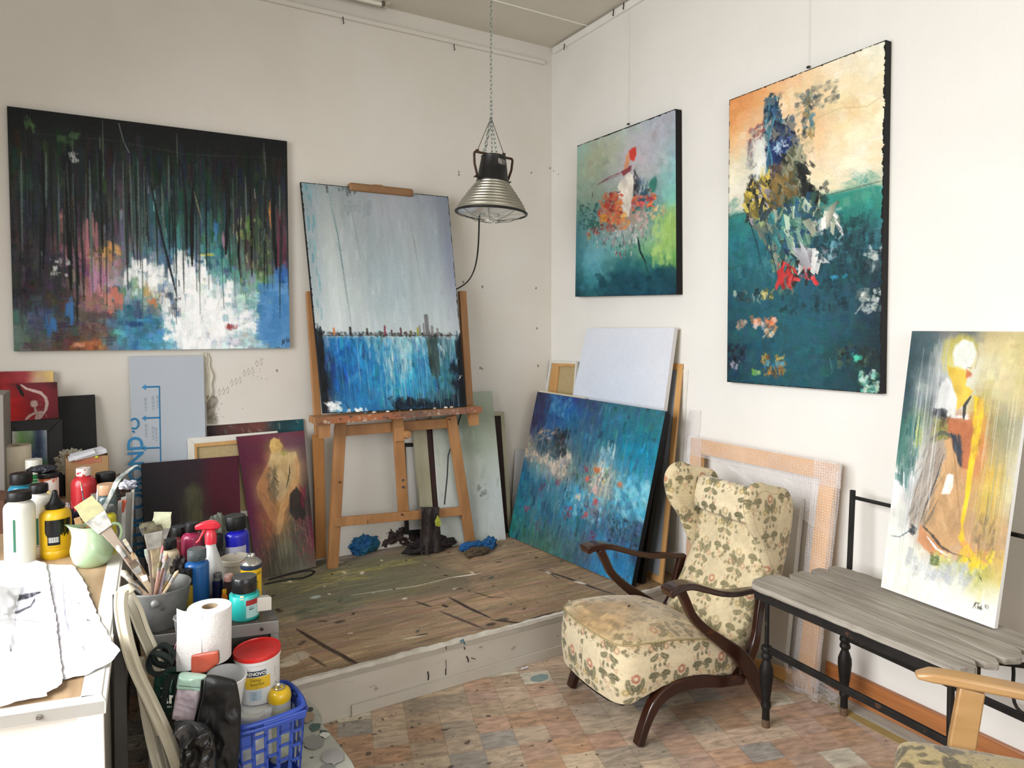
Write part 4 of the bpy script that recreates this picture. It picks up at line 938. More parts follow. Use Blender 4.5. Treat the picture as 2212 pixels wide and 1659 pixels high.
# 6. seated nude standing on the bench
def art_bench():
    A = Art(230, 470, [
     '3c5458 44585c 6c6c68 5c6460 b0a070 b8a874 b4a66c',
     '30484e 40585c 8c9088 a09c80 c4b484 c4b47c b8a868',
     '2c444a 3c5054 a8aaa0 ccccbc c4bc94 c8bc84 c0b074',
     '2c444a 5c6c70 a0a4a4 c8ccc8 c0b890 c4b888 b8ac74',
     '2c444c 8c9494 7c8488 c8c8bc b0a878 c0b484 c0b078',
     '2c4850 6c7c7c 4c5054 c4c4bc b8a048 a09874 b0a478',
     '2c5454 6c7c5c 4c4c4c a8643c c88838 88845c 9c987c',
     '2c6058 8c9c88 5c584c b07048 c88030 8c8460 a4a080',
     '2c6058 b4b8b4 8c8470 a88058 c4703c ac9c60 b8b090',
     '6c8c80 c0c4c4 94887c b0875c c0804c c4a040 b8b49c',
     'c8ccc8 c4c8c8 8c8474 b48c5c b48c5c ccac48 bcb490',
     'd8dcd8 a8acac 8c8078 b89060 b48c5c c4a040 b8a888',
     'dcdcd4 b0b0ac 98887c b48c60 b48c60 b8944c b09068',
     'c8c8c0 b8b8b4 a89484 bc9468 b8885c a8884c ac8c64',
     'd4d4c8 ccccc8 b89c80 bc8c60 b49470 a8885c c8a44c',
     'd8d8c8 d4d4c4 ccc8b8 c0a88c b8a894 a8a04c c8b45c',
     'e0deca dcdac6 d8d8ce c8c8c4 ccccbc c0bc84 d0ccac',
     'e2e0cc e0dec8 dedcc8 d8d8ce d8d6ca dcd8c8 e0dcd0',
     'e4e2d0 e2e0ce dedcca dcdcd2 dedccc dedcd0 e2e0d8'], 71)
    A.warp(.03, .015, 6, 9, 4)
    A.strokes(900, .04, .05, PI/2, .15, .03, .55, (0, 0, 1, 1), .02)
    # head and hair
    A.poly([(.30, .04), (.42, .015), (.52, .02), (.58, .06), (.57, .11), (.54, .15), (.48, .155), (.42, .15), (.34, .155), (.30, .11)], 'c8b83c', .6, .015, .02)
    A.poly([(.40, .055), (.46, .03), (.54, .04), (.58, .08), (.565, .125), (.53, .145), (.47, .14), (.415, .13), (.39, .09)], 'd0d4cc', .95, .008, .01)
    A.poly([(.36, .13), (.46, .145), (.55, .15), (.53, .2), (.60, .225), (.56, .26), (.48, .30), (.46, .25), (.42, .2), (.38, .17)], 'd8b030', .9, .012, .008)
    A.poly([(.52, .145), (.57, .155), (.565, .175), (.52, .175)], 'd06c40', .9, .012, .008)
    A.poly([(.36, .17), (.42, .2), (.47, .26), (.48, .31), (.58, .30), (.60, .34), (.36, .325), (.28, .31), (.30, .23)], 'd8d8d4', .85, .015, .01)
    A.line([(.34, .02), (.33, .1), (.36, .2)], .02, 'a8a898', .5); A.line([(.52, .135), (.56, .137)], .01, '6c5c50', .8); A.line([(.545, .1), (.56, .11)], .006, '9c9c94', .7)
    A.line([(.58, .24), (.54, .275), (.545, .33)], .03, '3c3c38', .85); A.line([(.57, .04), (.60, .09), (.58, .14)], .006, 'a07840', .7)
    # arm
    A.poly([(.60, .235), (.66, .25), (.70, .30), (.69, .42), (.68, .52), (.67, .62), (.66, .70), (.68, .745), (.78, .78), (.86, .80), (.84, .83), (.72, .79), (.62, .74), (.64, .6), (.63, .5), (.62, .4), (.63, .3)], 'e4bc1c', .95, .010, .006)
    A.dabs(40, 'c89c3c d8a830 a8842c', .05, .02, PI/2, (.64, .24, .70, .45), .1, .6)
    # bodice
    A.poly([(.34, .325), (.60, .325), (.64, .36), (.63, .50), (.58, .50), (.50, .43), (.42, .39), (.33, .41), (.30, .37)], 'b0643c', .92, .012, .006)
    A.dabs(60, '7c7c40 5c6034 8c8c50 4c4c34', .04, .03, PI/2, (.30, .33, .42, .42), .3, .75); A.dabs(36, '2c3038 3c4048 1c2024', .02, .03, .2, (.28, .3, .4, .33), .2, .8)
    A.line([(.28, .42), (.38, .38), (.48, .395), (.54, .46)], .03, '55584a', .75); A.dabs(26, '2c3440 3c4450', .06, .02, 1.2, (.48, .40, .56, .48), .2, .8)
    # thigh
    A.poly([(.40, .41), (.46, .40), (.53, .47), (.58, .56), (.62, .65), (.65, .72), (.62, .77), (.54, .80), (.44, .795), (.34, .77), (.30, .71), (.36, .62), (.42, .52), (.38, .46)], 'b98f5f', .95, .010, .006)
    A.poly([(.30, .43), (.40, .405), (.44, .46), (.40, .55), (.34, .62), (.28, .72), (.20, .76), (.18, .70), (.22, .58), (.27, .5)], '9c8e80', .88, .015, .008)
    A.dabs(70, '7c7468 b0a494 5c5850 8c7c6c', .07, .014, 1.95, (.2, .45, .40, .72), .1, .6)
    A.line([(.42, .46), (.38, .56), (.32, .66), (.29, .73)], .014, '2c3038', .8, .5); A.line([(.47, .40), (.53, .5), (.58, .6), (.60, .64)], .008, '7c5834', .7); A.line([(.30, .45), (.22, .6), (.17, .73)], .010, '3c3c38', .5, .6)
    A.poly([(.47, .535), (.52, .53), (.53, .57), (.51, .605), (.47, .60), (.44, .605)], 'ece8e0', .95, .010, .006); A.dabs(20, 'c8a070 d0ac80 a88050', .05, .03, 1.2, (.40, .5, .6, .75), .3, .4)
    # foot, ground
    A.poly([(.29, .73), (.40, .775), (.52, .80), (.50, .82), (.40, .825), (.30, .795)], 'bc7c50', .9, .012, .008)
    A.line([(.32, .735), (.40, .755), (.50, .79), (.60, .80)], .03, '4c3c30', .7, .6); A.line([(.36, .765), (.46, .80), (.58, .815)], .02, 'd8d8dc', .8, .4)
    A.line([(.04, .80), (.12, .795), (.20, .765), (.26, .76)], .012, '2c3c4c', .8, .5); A.dabs(14, '2c3034', .02, .03, .3, (.2, .74, .26, .77))
    A.line([(.60, .80), (.72, .80), (.80, .83), (.86, .865)], .02, '2c3024', .85, .6)
    A.dabs(50, 'a8a83c c0bc50 8c9440 d8d48c', .02, .06, .25, (.45, .815, .85, .86), .2, .7); A.dabs(30, 'd08c50 c87840', .03, .04, .4, (.64, .75, .86, .80), .4, .6)
    A.dabs(26, 'e8c820 dcb81c', .02, .06, .4, (.68, .765, .90, .83), .2, .85)
    A.dabs(40, 'b89870 a8845c 6c5c44', .04, .03, PI/2, (.74, .66, .9, .78), .3, .6)
    A.dabs(60, 'c0c4c4 a8b0b4 8c9498', .02, .10, .15, (.2, .84, .8, .90), .2, .45)
    A.dabs(8, '5c6c38', .015, .05, 0, (.42, .835, .5, .845)); A.dabs(50, '2c6460 3c6c60 24504c', .08, .03, PI/2, (.02, .36, .18, .58), .15, .7); A.dabs(22, '8c9c38 a4b04c', .06, .012, PI/2, (.14, .36, .22, .46), .1, .7)
    A.drips(70, 'd8dcd8 c4c8c4 9ca09c', .1, .35, .02, .6, .3, .006, .5); A.drips(60, '8c8868 a8a488 e8e4d0 6c6850', .70, 1, .2, .6, .2, .008, .5)
    for x in (.145, .17, .27): A.line([(x, .5), (x-.01, .75), (x-.02, .98)], .004, '8c9488', .55, .3)
    # signature
    A.line([(.815, .957), (.828, .937), (.822, .948), (.838, .936), (.826, .947), (.842, .956)], .004, '2c2c2c', .9, 0); A.line([(.838, .938), (.868, .934)], .004, '2c2c2c', .9, 0); A.line([(.852, .936), (.850, .954), (.857, .946), (.860, .954), (.866, .946), (.868, .954), (.876, .940), (.874, .955), (.882, .947), (.886, .956)], .0035, '2c2c2c', .9, 0); A.line([(.912, .942), (.904, .940), (.906, .934), (.913, .935), (.911, .947)], .0035, '2c2c2c', .9, 0); A.line([(.92, .934), (.930, .935), (.924, .947)], .0035, '2c2c2c', .9, 0)
    return A.fin(.015)
zb = .623
canvas('seated_figure_painting', 'painting of a seated figure with yellow arm, standing on the weathered bench', at(1970, 715, 'x', -.035), at(2236, 717, 'x', -.035), at(2148, 1358, 'z', zb), at(1903, 1268, 'z', zb), art_bench(), 'e6e4e0', .022)

# 7./8. maroon figure paintings leaning on the back wall
def art_nude():
    A = Art(200, 360, [
     '5a2434 642838 6a3848 6a3c4c 6a3440', '541f34 5c2838 7a5c40 6a4450 5c3c48', '521c34 5c2438 b08c5c a08c6c 5c4444', '501c32 6a3c38 b48a5c c0a07c 6c5448',
     '521c34 845848 7c6448 b8946c 5c4840', '561f38 8c6850 8c7050 b48c5c 443c38', '5c2040 7c4c40 9c7448 a07850 34302e', '5c2440 8c5440 a47848 58504a 3c2c2c', '5c2c44 8c5440 8c6c48 4c4c44 5c2c3c',
     '64344c 6c5040 7c6c50 544c44 6c2c40', '5c3844 4c443c 7c7860 5c584c 78404c', '6a4c40 4c483c 5c5848 646054 6c5048', '5c4c40 54503f 6a6452 747064 6c6258'], 81)
    A.warp(.03, .02, 6, 8, 4)
    # back, shoulders and arms of the bare figure
    A.poly([(.40, .20), (.55, .17), (.70, .16), (.80, .17), (.83, .24), (.80, .34), (.72, .42), (.60, .48), (.52, .50), (.42, .44), (.36, .34), (.36, .26)], 'b49a72', .95, .006, .008, 20)
    A.poly([(.48, .045), (.54, .03), (.61, .05), (.64, .09), (.62, .14), (.60, .18), (.50, .18), (.47, .14), (.45, .09)], 'c8a468', .97, .005, .008, 20)
    A.dabs(30, 'c8a860 d2b468 b89050', .03, .04, 1.5, (.47, .04, .63, .13), .4, .6)
    A.poly([(.46, .14), (.62, .13), (.72, .145), (.84, .145), (.86, .20), (.70, .22), (.45, .23), (.38, .25)], 'c4a878', .95, .006, .008, 20)
    A.poly([(.38, .22), (.44, .24), (.40, .32), (.36, .40), (.40, .50), (.46, .60), (.44, .70), (.38, .72), (.33, .62), (.27, .52), (.19, .44), (.18, .36), (.26, .30), (.32, .25)], 'a4744e', .95, .006, .008, 20)
    A.poly([(.84, .16), (.88, .24), (.86, .33), (.78, .42), (.66, .50), (.56, .57), (.50, .68), (.44, .72), (.40, .70), (.44, .60), (.50, .52), (.62, .44), (.72, .36), (.78, .26)], 'c09464', .95, .006, .008, 20)
    A.dabs(110, 'c8ac78 b8986a cfb282 a88a5c', .05, .05, 1.8, (.46, .16, .80, .34), .3, .5)
    A.dabs(60, '6c5c44 5c5040 7c6c50', .07, .04, 1.7, (.36, .24, .50, .46), .3, .55)
    A.dabs(50, 'b88458 a06c48 7c5440', .07, .022, 1.2, (.22, .34, .42, .70), .12, .5)
    A.dabs(40, 'c0905c a87c50', .06, .022, 2.2, (.48, .44, .74, .62), .12, .5)
    A.dabs(14, '8c8c40', .03, .02, 1.5, (.6, .13, .7, .16), .4, .6)
    A.line([(.72, .23), (.71, .29), (.66, .36), (.62, .40)], .022, '2c2820', .8, .5); A.line([(.45, .30), (.50, .335), (.54, .35)], .018, '241c18', .9, .5)
    A.poly([(.68, .44), (.80, .40), (.90, .48), (.91, .60), (.82, .66), (.72, .64), (.64, .57)], '2e2826', .92, .012, .012)
    A.dabs(100, '4c4c48 6c6c64 8c8878 3c3c38 7c7464', .09, .012, PI/2, (.35, .66, .85, .98), .1, .6)
    A.dabs(50, '8c4c44 a45c50 6c3440', .07, .02, 1.2, (.7, .62, .97, .9), .4, .5); A.dabs(26, '7c1c38', .07, .02, PI/2, (.84, .4, .93, .55), .2, .6)
    A.drips(60, '2c2c28 9c9888 6c6858', .2, .95, .5, .9, .2, .010, .5)
    A.dabs(60, 'a46c4c 7c4c3c', .06, .02, 1.3, (.05, .66, .3, .9), .4, .4)
    return A.fin(.015, 1)
TRn = at(657, 930, 'y', -.095)
canvas('nude_painting', 'maroon painting of a bare figure seated with crossed arms, leaning left of the easel', at(511, 944, 'y', -.10), TRn, at(683, 1224, 'y', -.135), at(557, 1254, 'y', -.145), art_nude(), '4a4040', .02)
def art_dark():
    A = Art(210, 270, ['221c22 281c24 2c1c26 4a1424 4c1426', '1e1c20 241c22 2c2024 4e1222 50142a', '1c1c1e 221c20 34302c 4e1220 541428', '1c1c20 241c22 3a382a 440f1c 541628', '1c1a1e 2c2024 40402c 3a1c24 4c1424', '1e1c1e 2c2424 3c3c2c 342428 441624', '201c20 28221f 33332a 302224 3c1a24', '1c1a1c 242020 2c2a24 282022 341a22'], 91)
    A.warp(.04, .03, 6, 6)
    A.poly([(.43, .42), (.30, .50), (.26, .70), (.30, .92), (.76, .92), (.78, .66), (.72, .48), (.60, .40)], '3e3530', .85, .02, .03)
    A.poly([(.42, .22), (.50, .18), (.58, .22), (.60, .32), (.57, .42), (.60, .60), (.56, .86), (.46, .86), (.43, .60), (.44, .42), (.41, .32)], '48472f', .85, .012, .03)
    A.dabs(60, '5c5c3c 4c4c38 66643f 3c3c2c', .12, .02, PI/2, (.43, .25, .58, .8), .05, .5); A.dabs(50, '4c4038 5c4c40 3c302c', .08, .012, PI/2, (.3, .48, .5, .75), .15, .5)
    A.drips(40, '1c1c1c 5c5444 44402c', .3, .75, .3, .7, .2, .008, .5)
    return A.fin(.012)
canvas('dark_figure_painting', 'dark maroon painting of a shadowy head, behind the paint bottles', at(306, 1001, 'y', -.13), at(516, 984, 'y', -.082), at(524, 1264, 'z', PZ+.002), at(318, 1318, 'z', PZ+.002), art_dark(), '2c2426', .02)
def flat(w, h, rows, seed, tone=.05, dab=None):
    A = Art(w, h, rows, seed); A.warp(.02, .02, 5, 5); A.tone(tone, 6, 6, 5)
    if dab: A.dabs(*dab)
    return A.fin(.01)
A = flat(160, 60, ['281c1c 5c3430 6c3c34 1c3c40 1c5c68', '1c1818 5c3c34 5c3434 143438 1c4c58', '181414 3c2c28 4c2c2c 103034 1c4450'], 92, .2, (60, 'b09c90 8c7068 3c7c84 c8b8a8', .12, .02, .9, (0, 0, 1, 1), .6, .4))
canvas('brown_teal_painting', 'brown and teal painting, only its top strip showing behind the white stretcher', at(447, 920, 'y', -.012), at(655, 905, 'y', -.012), at(662, 1010, 'y', -.03), at(452, 1030, 'y', -.03), A, 'a8a49c', .012)

# pale greenish canvas and its neighbours right of the easel
A = flat(150, 320, ['a8b0a0 a4ac98 a0a894', 'aab2a2 8c9880 98a088', 'b0b8ac 96a08c a8b09c', 'bcc2b8 b4bcae b8c0b6', 'c0c6c0 bac2ba bcc4c2', 'bcc4bc c0c6c2 c4cac8', 'b4bcb0 bcc2bc c4c8c6'], 95, .06, (50, '8c9884 a8b0a4 c8ccc8', .08, .05, 1.5, (0, 0, 1, 1), .4, .35))
A.dabs(10, '6c746c', .02, .05, .3, (.62, .62, .74, .7), .4, .7)
canvas('pale_green_canvas', 'large pale grey-green canvas leaning on the back wall right of the easel', at(931, 853, 'y', -.07), at(1063, 845, 'y', -.07), at(1093, 1165, 'z', PZ), at(955, 1183, 'z', PZ), A, 'e4e6e0', .018)
# ---------------------------------------------------------------- boards, stretchers and frames leaning round the room
def shifted(g, o):
    L = Vector(o); g.v = [p-L for p in g.v]; return g
m_pine = mat('pine_stretcher', 'c79a60', 'b98a52', rough=.6, scale=4, stretch=(3, 3, .6), bump=.1)
m_cvs = mat('raw_canvas_back', 'a8946a', 'b09c74', rough=.9, scale=60)
def slab(name, label, TL, TR, BR, BL, thick, m, cat, group=None, bevel=.002):
    c = [Vector(p) for p in (TL, TR, BR, BL)]; n = (c[3]-c[0]).cross(c[1]-c[0]).normalized()
    org = (c[2]+c[3])/2
    g = G().hexa([c[3]-n*thick, c[2]-n*thick, c[2], c[3], c[0]-n*thick, c[1]-n*thick, c[1], c[0]])
    o = shifted(g, org).build(name, m, None, None, bevel); o.location = org
    return tag(o, label, cat, group)
def framed(name, label, TL, TR, BR, BL, wd, thick, mf, mp=None, recess=.008, cat='frame', ppart='canvas', group=None, fpart='frame_bar', bevel=.002):
    """four bars round an optional recessed panel"""
    c = [Vector(p) for p in (TL, TR, BR, BL)]; n = (c[3]-c[0]).cross(c[1]-c[0]).normalized(); org = (c[2]+c[3])/2
    U_ = (c[1]-c[0]).normalized(); V_ = (c[3]-c[0]).normalized()
    t = thing(name, label, cat, org, 0, group)
    i = [c[0]+U_*wd+V_*wd, c[1]-U_*wd+V_*wd, c[2]-U_*wd-V_*wd, c[3]+U_*wd-V_*wd]
    for k in range(4):
        j = (k+1) % 4
        a = [c[k], c[j], i[j], i[k]]
        shifted(G().hexa([p-n*thick for p in a]+a), org).build(fpart, mf, t, None, bevel)
    if mp:
        a = [p-n*recess for p in i]
        shifted(G().hexa([p-n*.006 for p in a]+a), org).build(ppart, mp, t)
    return t
m_greypanel = mat('brushed_grey_foil', 'adb4bc', 'a6adb5', rough=.5, metal=.0, scale=2, stretch=(1, 1, .3))
# aluminium composite panel with protective foil print
TL, TR, BR, BL = at(278, 770, 'y', -.025), at(440, 768, 'y', -.025), at(452, 1256, 'y', -.10), at(300, 1284, 'y', -.10)
pan = slab('composite_panel', 'tall blue-grey protective-film panel with blue arrows, leaning on the back wall', TL, TR, BR, BL, .012, m_greypanel, 'panel')
m_foil = mat('blue_film_print', '1f7fb4', '2478a8', rough=.5)
m_foil2 = mat('grey_film_print', '7c8a96', rough=.6)
org = pan.location.copy(); U_ = (TR-TL).normalized(); Dn = (BL-TL).normalized(); Nn = Dn.cross(U_).normalized()
def onpan(u, v, e=.0012):
    """point of the panel face seen at (u, v)"""
    d = ray(u, v); t = (TL-EYE).dot(Nn)/d.dot(Nn); return EYE+d*t+Nn*e-org
g = G()
for v in (836, 903, 968):
    g.tube([onpan(315, v), onpan(344, v-1)], .0042, 4)
    g.add([onpan(306, v+.5), onpan(315, v-6), onpan(315, v+7)], [(0, 1, 2)])
g.tube([onpan(344, 834), onpan(347, 1000)], .0028, 4)
g.build('arrow_print', m_foil, pan)
def pf(u0, v0, scale=1, up=True):
    base = onpan(u0, v0)
    return lambda x, y: base - Dn*x*scale - U_*(-y)*(-1)*scale if False else base + (-Dn)*x*scale + (-U_)*y*scale
textmesh('ALUCOBOND', .1, pf(299, 1075), 'maker_lettering', m_foil, pan, bold=.0025)
g = G(); g.tube([onpan(290+9*math.cos(a), 915+11*math.sin(a)) for a in np.linspace(-2.6, 2.2, 12)], .005, 6); g.tube([onpan(286, 930), onpan(290, 934)], .005, 6); g.build('logo_print', m_foil, pan)
for u, v0, w_ in ((315, 873, 24), (331, 870, 30), (341, 868, 40), (316, 930, 40), (331, 935, 30), (338, 938, 24)):
    textmesh('II III IIII IIIII', .016, pf(u, v0), 'small_print', m_foil2, pan)
# rolled and folded canvas behind the panel
t = thing('canvas_roll', 'cream canvas remnant with torn edge hanging behind the blue-grey panel', 'canvas', at(448, 905, 'y', -.012))
g = G(); P = []
for i in range(26):
    f = i/25; v = 762+f*118; u0 = 436; u1 = 449+10*math.sin(f*2.6)+2*math.sin(f*19)
    if f > .8: u1 -= (f-.8)*60
    P.append([at(u0+(u1-u0)*k/6, v, 'y', -.006-.008*math.sin(k*1.1+f*3)**2)-t.location for k in range(7)])
g.grid(P); g.build('cloth', mat('cream_canvas', 'd0cbbb', 'c2bba8', rough=.85, scale=9), t, 60)
g = G(); P = []
for i in range(14):
    f = i/13; v = 855+f*60
    P.append([at(u, v+random.uniform(-1, 1), 'y', -.010)-t.location for u in (446+f*3, 452, 458, 464+3*math.sin(f*9))])
g.grid(P); g.build('painted_scrap', mat('mottled_scrap', '5c564a', 'a09a8a', rough=.8, scale=26), t)

m_primer = mat('white_primer', 'd8d5cc', 'cfcbc0', rough=.75, scale=14)
framed('canvas_stretcher', 'white-edged stretched canvas seen from behind, above the dark maroon painting', at(405, 947, 'y', -.072), at(600, 931, 'y', -.072), at(606, 1110, 'y', -.098), at(413, 1125, 'y', -.098), .032, .016, m_primer, m_cvs, .014, 'canvas')
for a_, b_ in (((419, 961), (600, 946)), ((419, 961), (424, 1110))):
    st_ = bpy.data.objects['canvas_stretcher'].location
    G().bar(at(*a_, 'y', -.068)-st_, at(*b_, 'y', -.068 if b_[0] == 600 else -.092)-st_, .010, .026, None).build('inner_bar', m_pine, bpy.data.objects['canvas_stretcher'], None, .001)
# black frames at the far left
m_blk = mat('matt_black_board', '101010', '161614', rough=.6, scale=5)
slab('black_board', 'matt black board leaning on the back wall right of the red paintings', at(120, 857, 'y', -.03), at(205, 852, 'y', -.03), at(215, 1095, 'y', -.14), at(124, 1100, 'y', -.14), .02, m_blk, 'board')
A = flat(100, 60, ['7c1418 8c2024 a03038 c8a070 d8b868', '9c1418 a81c20 982c34 d8b8a8 d8b070', 'a81418 b01818 8c1c20 c8a090 d0a868'], 101, .1)
canvas('red_yellow_painting', 'red canvas with a yellow corner, behind the red painting with the white figure', at(-20, 803, 'y', -.03), at(115, 801, 'y', -.03), at(118, 900, 'y', -.05), at(-16, 905, 'y', -.05), A, '8c2c2c', .018)
def art_red():
    A = Art(170, 130, ['8c1418 6c1418 6c1c24 6c1c28 3c1418', 'b01418 941418 7c1c24 7c2028 64181c', 'c01818 b41418 841820 84202c 701c24', 'c41c1c c01818 8c181c 80202c 6c1c24', 'b81818 b01818 9c1c20 7c1c28 641a22'], 102)
    A.warp(.03, .03, 5, 5); A.tone(.1, 8, 8)
    A.line([(.26, .04), (.30, .15), (.37, .36)], .07, '1c0c0c', .9)
    A.line([(.33, .04), (.42, .15), (.56, .22), (.68, .28), (.77, .42), (.79, .58), (.76, .74), (.68, .92)], .07, 'c4a8a0', .95, .4)
    A.line([(.68, .80), (.62, .92), (.58, 1)], .14, 'b89890', .9, .4); A.line([(.38, .98), (.46, .88), (.58, .80)], .06, 'c4a8a0', .9, .5)
    A.poly([(.50, .50), (.56, .46), (.62, .50), (.62, .62), (.57, .68), (.51, .66), (.48, .58)], 'c0a49c', .95, .01, .01)
    A.line([(.56, .66), (.58, .80), (.66, .96)], .06, 'b4948c', .9, .4); A.line([(.52, .5), (.58, .46), (.61, .55)], .015, '5c3434', .8)
    A.dabs(30, '8c6460 d8c4bc 6c3c3c', .08, .012, 1.2, (.6, .4, .8, .95), .4, .6)
    return A.fin(.015)
canvas('red_painting', 'small red painting with a pale raised-arm figure at the left edge', at(5, 829, 'y', -.09), at(123, 825, 'y', -.09), at(127, 903, 'y', -.11), at(9, 911, 'y', -.11), art_red(), '5c1414', .02)
m_frameblk = mat('black_frame', '141312', '1c1a18', rough=.45, scale=9)
t = framed('black_framed_picture', 'broad black frame under the small red painting, with a green picture inside', at(9, 911, 'y', -.10), at(135, 903, 'y', -.10), at(140, 1095, 'y', -.17), at(14, 1102, 'y', -.17), .062, .02, m_frameblk, None, cat='picture')
A = flat(120, 150, ['a8a898 7ca468 84a880 3c4c6c a8b0bc', 'b0b0a4 6c9c50 6c8c64 2c3c5c 8c98b0', '4c5c78 34486c 5c6c94 2c3850 7c8cac', '8c9490 6c8480 2c3c44 284838 3c7c44', '9ca49c 7c8c7c 2c4438 347c40 3c8c48', 'a8aca4 8c948c 345c3c 2c6c38 3c7840'], 103, .15, (60, '2c4c34 3c8c48 2c3c6c c0c8c0', .06, .03, .5, (.3, .1, 1, .9), 1, .5))
a_, b_, c_, d_ = at(26, 932, 'y', -.112), at(101, 929, 'y', -.112), at(103, 1062, 'y', -.16), at(28, 1068, 'y', -.16)
canvas('print', '', a_-t.location, b_-t.location, c_-t.location, d_-t.location, A, '8c8c84', .004, parent=t)
bpy.data.objects['print'].location = Vector(bpy.data.objects['print'].location)
slab('label_card', 'tiny white card stuck between the black frame and the black board', at(119, 927, 'y', -.105), at(132, 926, 'y', -.105), at(133, 933, 'y', -.108), at(120, 933, 'y', -.108), .002, mat('white_card', 'd8d8d8', rough=.6), 'card')
slab('grey_cabinet', 'grey panel edge of a cabinet at the very left edge', at(-60, 852, 'y', -.45), at(7, 853, 'y', -.45), at(11, 1066, 'y', -.45), at(-60, 1066, 'y', -.45), .25, mat('warm_grey_laminate', '8c867e', '86807a', rough=.6, scale=3), 'cabinet')

# behind the easel
m_offw = mat('aged_white_wood', 'b0ab92', '989378', rough=.7, scale=8, stretch=(1, 1, .3))
framed('black_picture_frame', 'thin black frame half hidden behind the centre post of the easel', at(868, 957, 'y', -.02), at(925, 956, 'y', -.02), at(935, 1150, 'y', -.09), at(876, 1155, 'y', -.09), .025, .015, m_blk, mat('pale_grey_wall_card', 'b4b2ac', rough=.8), cat='frame')
slab('offwhite_frame_edge', 'scuffed off-white wooden frame side seen edge-on behind the easel', at(893, 925, 'y', -.055), at(921, 922, 'y', -.055), at(941, 1165, 'y', -.15), at(914, 1168, 'y', -.15), .03, m_offw, 'frame')
slab('maroon_canvas_edge', 'dark maroon canvas strip between the off-white frame and the pale green canvas', at(921, 920, 'y', -.058), at(935, 918, 'y', -.058), at(960, 1172, 'y', -.16), at(945, 1174, 'y', -.16), .02, mat('maroon_edge', '36161c', '2c2418', rough=.5, scale=12), 'canvas')
t = framed('cream_framed_canvas', 'narrow cream wooden frame with dark inside, right of the pale green canvas', at(1040, 890, 'y', -.025), at(1089, 889, 'y', -.025), at(1107, 1160, 'y', -.135), at(1056, 1166, 'y', -.135), .028, .02, m_offw, mat('dark_brown_field', '261a16', '30201a', rough=.6), .006, 'frame')

# stack in the corner against the right wall
t = framed('small_stretcher', 'small white-edged canvas seen from behind, high in the corner', at(1188, 779, 'x', -.03), at(1246, 781, 'x', -.03), at(1238, 884, 'x', -.05), at(1172, 890, 'x', -.05), .018, .016, m_primer, m_cvs, .010, 'canvas')
G().box((0, 0, 0), (.001, .001, .001))
a_ = [at(1193, 785, 'x', -.034)-t.location, at(1207, 788, 'x', -.034)-t.location, at(1197, 884, 'x', -.05)-t.location, at(1180, 884, 'x', -.05)-t.location]
g = G(); g.hexa([p+Vector((.012, 0, 0)) for p in a_]+a_); g.build('stretcher_bar', m_pine, t, None, .001)
a_ = [at(1193, 785, 'x', -.034)-t.location, at(1240, 786, 'x', -.034)-t.location, at(1240, 792, 'x', -.036)-t.location, at(1192, 791, 'x', -.036)-t.location]
g = G(); g.hexa([p+Vector((.012, 0, 0)) for p in a_]+a_); g.build('stretcher_bar', m_pine, t, None, .001)
framed('cream_stretcher', 'cream-edged canvas behind the top left corner of the large blue painting', at(1165, 843, 'x', -.16), at(1262, 858, 'x', -.15), at(1225, 1130, 'x', -.34), at(1122, 1075, 'x', -.36), .03, .022, mat('cream_edge', 'd5cdb4', 'c8bf a4'.replace(' ', ''), rough=.6, scale=10), m_cvs, .012, 'canvas')
slab('grey_board', 'pale grey board standing in the room corner behind the blue painting', at(1114, 971, 'y', -.03), at(1150, 974, 'y', -.03), at(1140, 1150, 'y', -.09), at(1102, 1155, 'y', -.09), .006, mat('pale_grey_board', 'b5b6b6', rough=.7), 'board')
A = flat(150, 160, ['ccd0da ccd0da ced0d8', 'c8cfdc c6cedc cccfd8', 'c6ccd8 c8cedb cdd0d8'], 105, .02)
canvas('white_canvas', 'blank white canvas standing above the large blue painting', at(1268, 709, 'x', -.055), at(1457, 708, 'x', -.055), at(1420, 990, 'x', -.15), at(1214, 960, 'x', -.15), A, 'c9c6c4', .026)
slab('navy_canvas', 'canvas with navy blue edge just right of the blank white canvas', at(1395, 800, 'x', -.048), at(1446, 801, 'x', -.048), at(1405, 1000, 'x', -.078), at(1350, 990, 'x', -.078), .018, mat('navy_paint', '0f2250', '14285c', rough=.5), 'canvas')
framed('pine_stretcher_frame', 'tall bare pine stretcher frame leaning on the right wall behind the blue painting', at(1420, 783, 'x', -.012), at(1474, 786, 'x', -.012), at(1430, 1262, 'z', PZ), at(1350, 1225, 'z', PZ), .034, .012, m_pine, mat('grey_film_back', '8f959c', rough=.5), .006, 'frame', 'backing')
slab('black_canvas', 'black-sided canvas leaning directly behind the large blue painting', at(1240, 905, 'x', -.14), at(1440, 893, 'x', -.14), at(1385, 1262, 'z', PZ), at(1200, 1190, 'z', PZ), .03, m_blk, 'canvas')
slab('white_panel_tall', 'tall narrow white canvas right of the pine stretcher frame', at(1450, 797, 'x', -.004), at(1487, 798, 'x', -.004), at(1455, 1262, 'x', -.012), at(1416, 1245, 'x', -.012), .003, m_primer, 'canvas')
slab('white_box_panel', 'white panel standing behind the floral armchair, its edge right of the back', at(1560, 1075, 'x', -.034), at(1730, 1078, 'x', -.034), at(1690, 1480, 'x', -.066), at(1520, 1410, 'x', -.066), .03, m_white, 'panel')

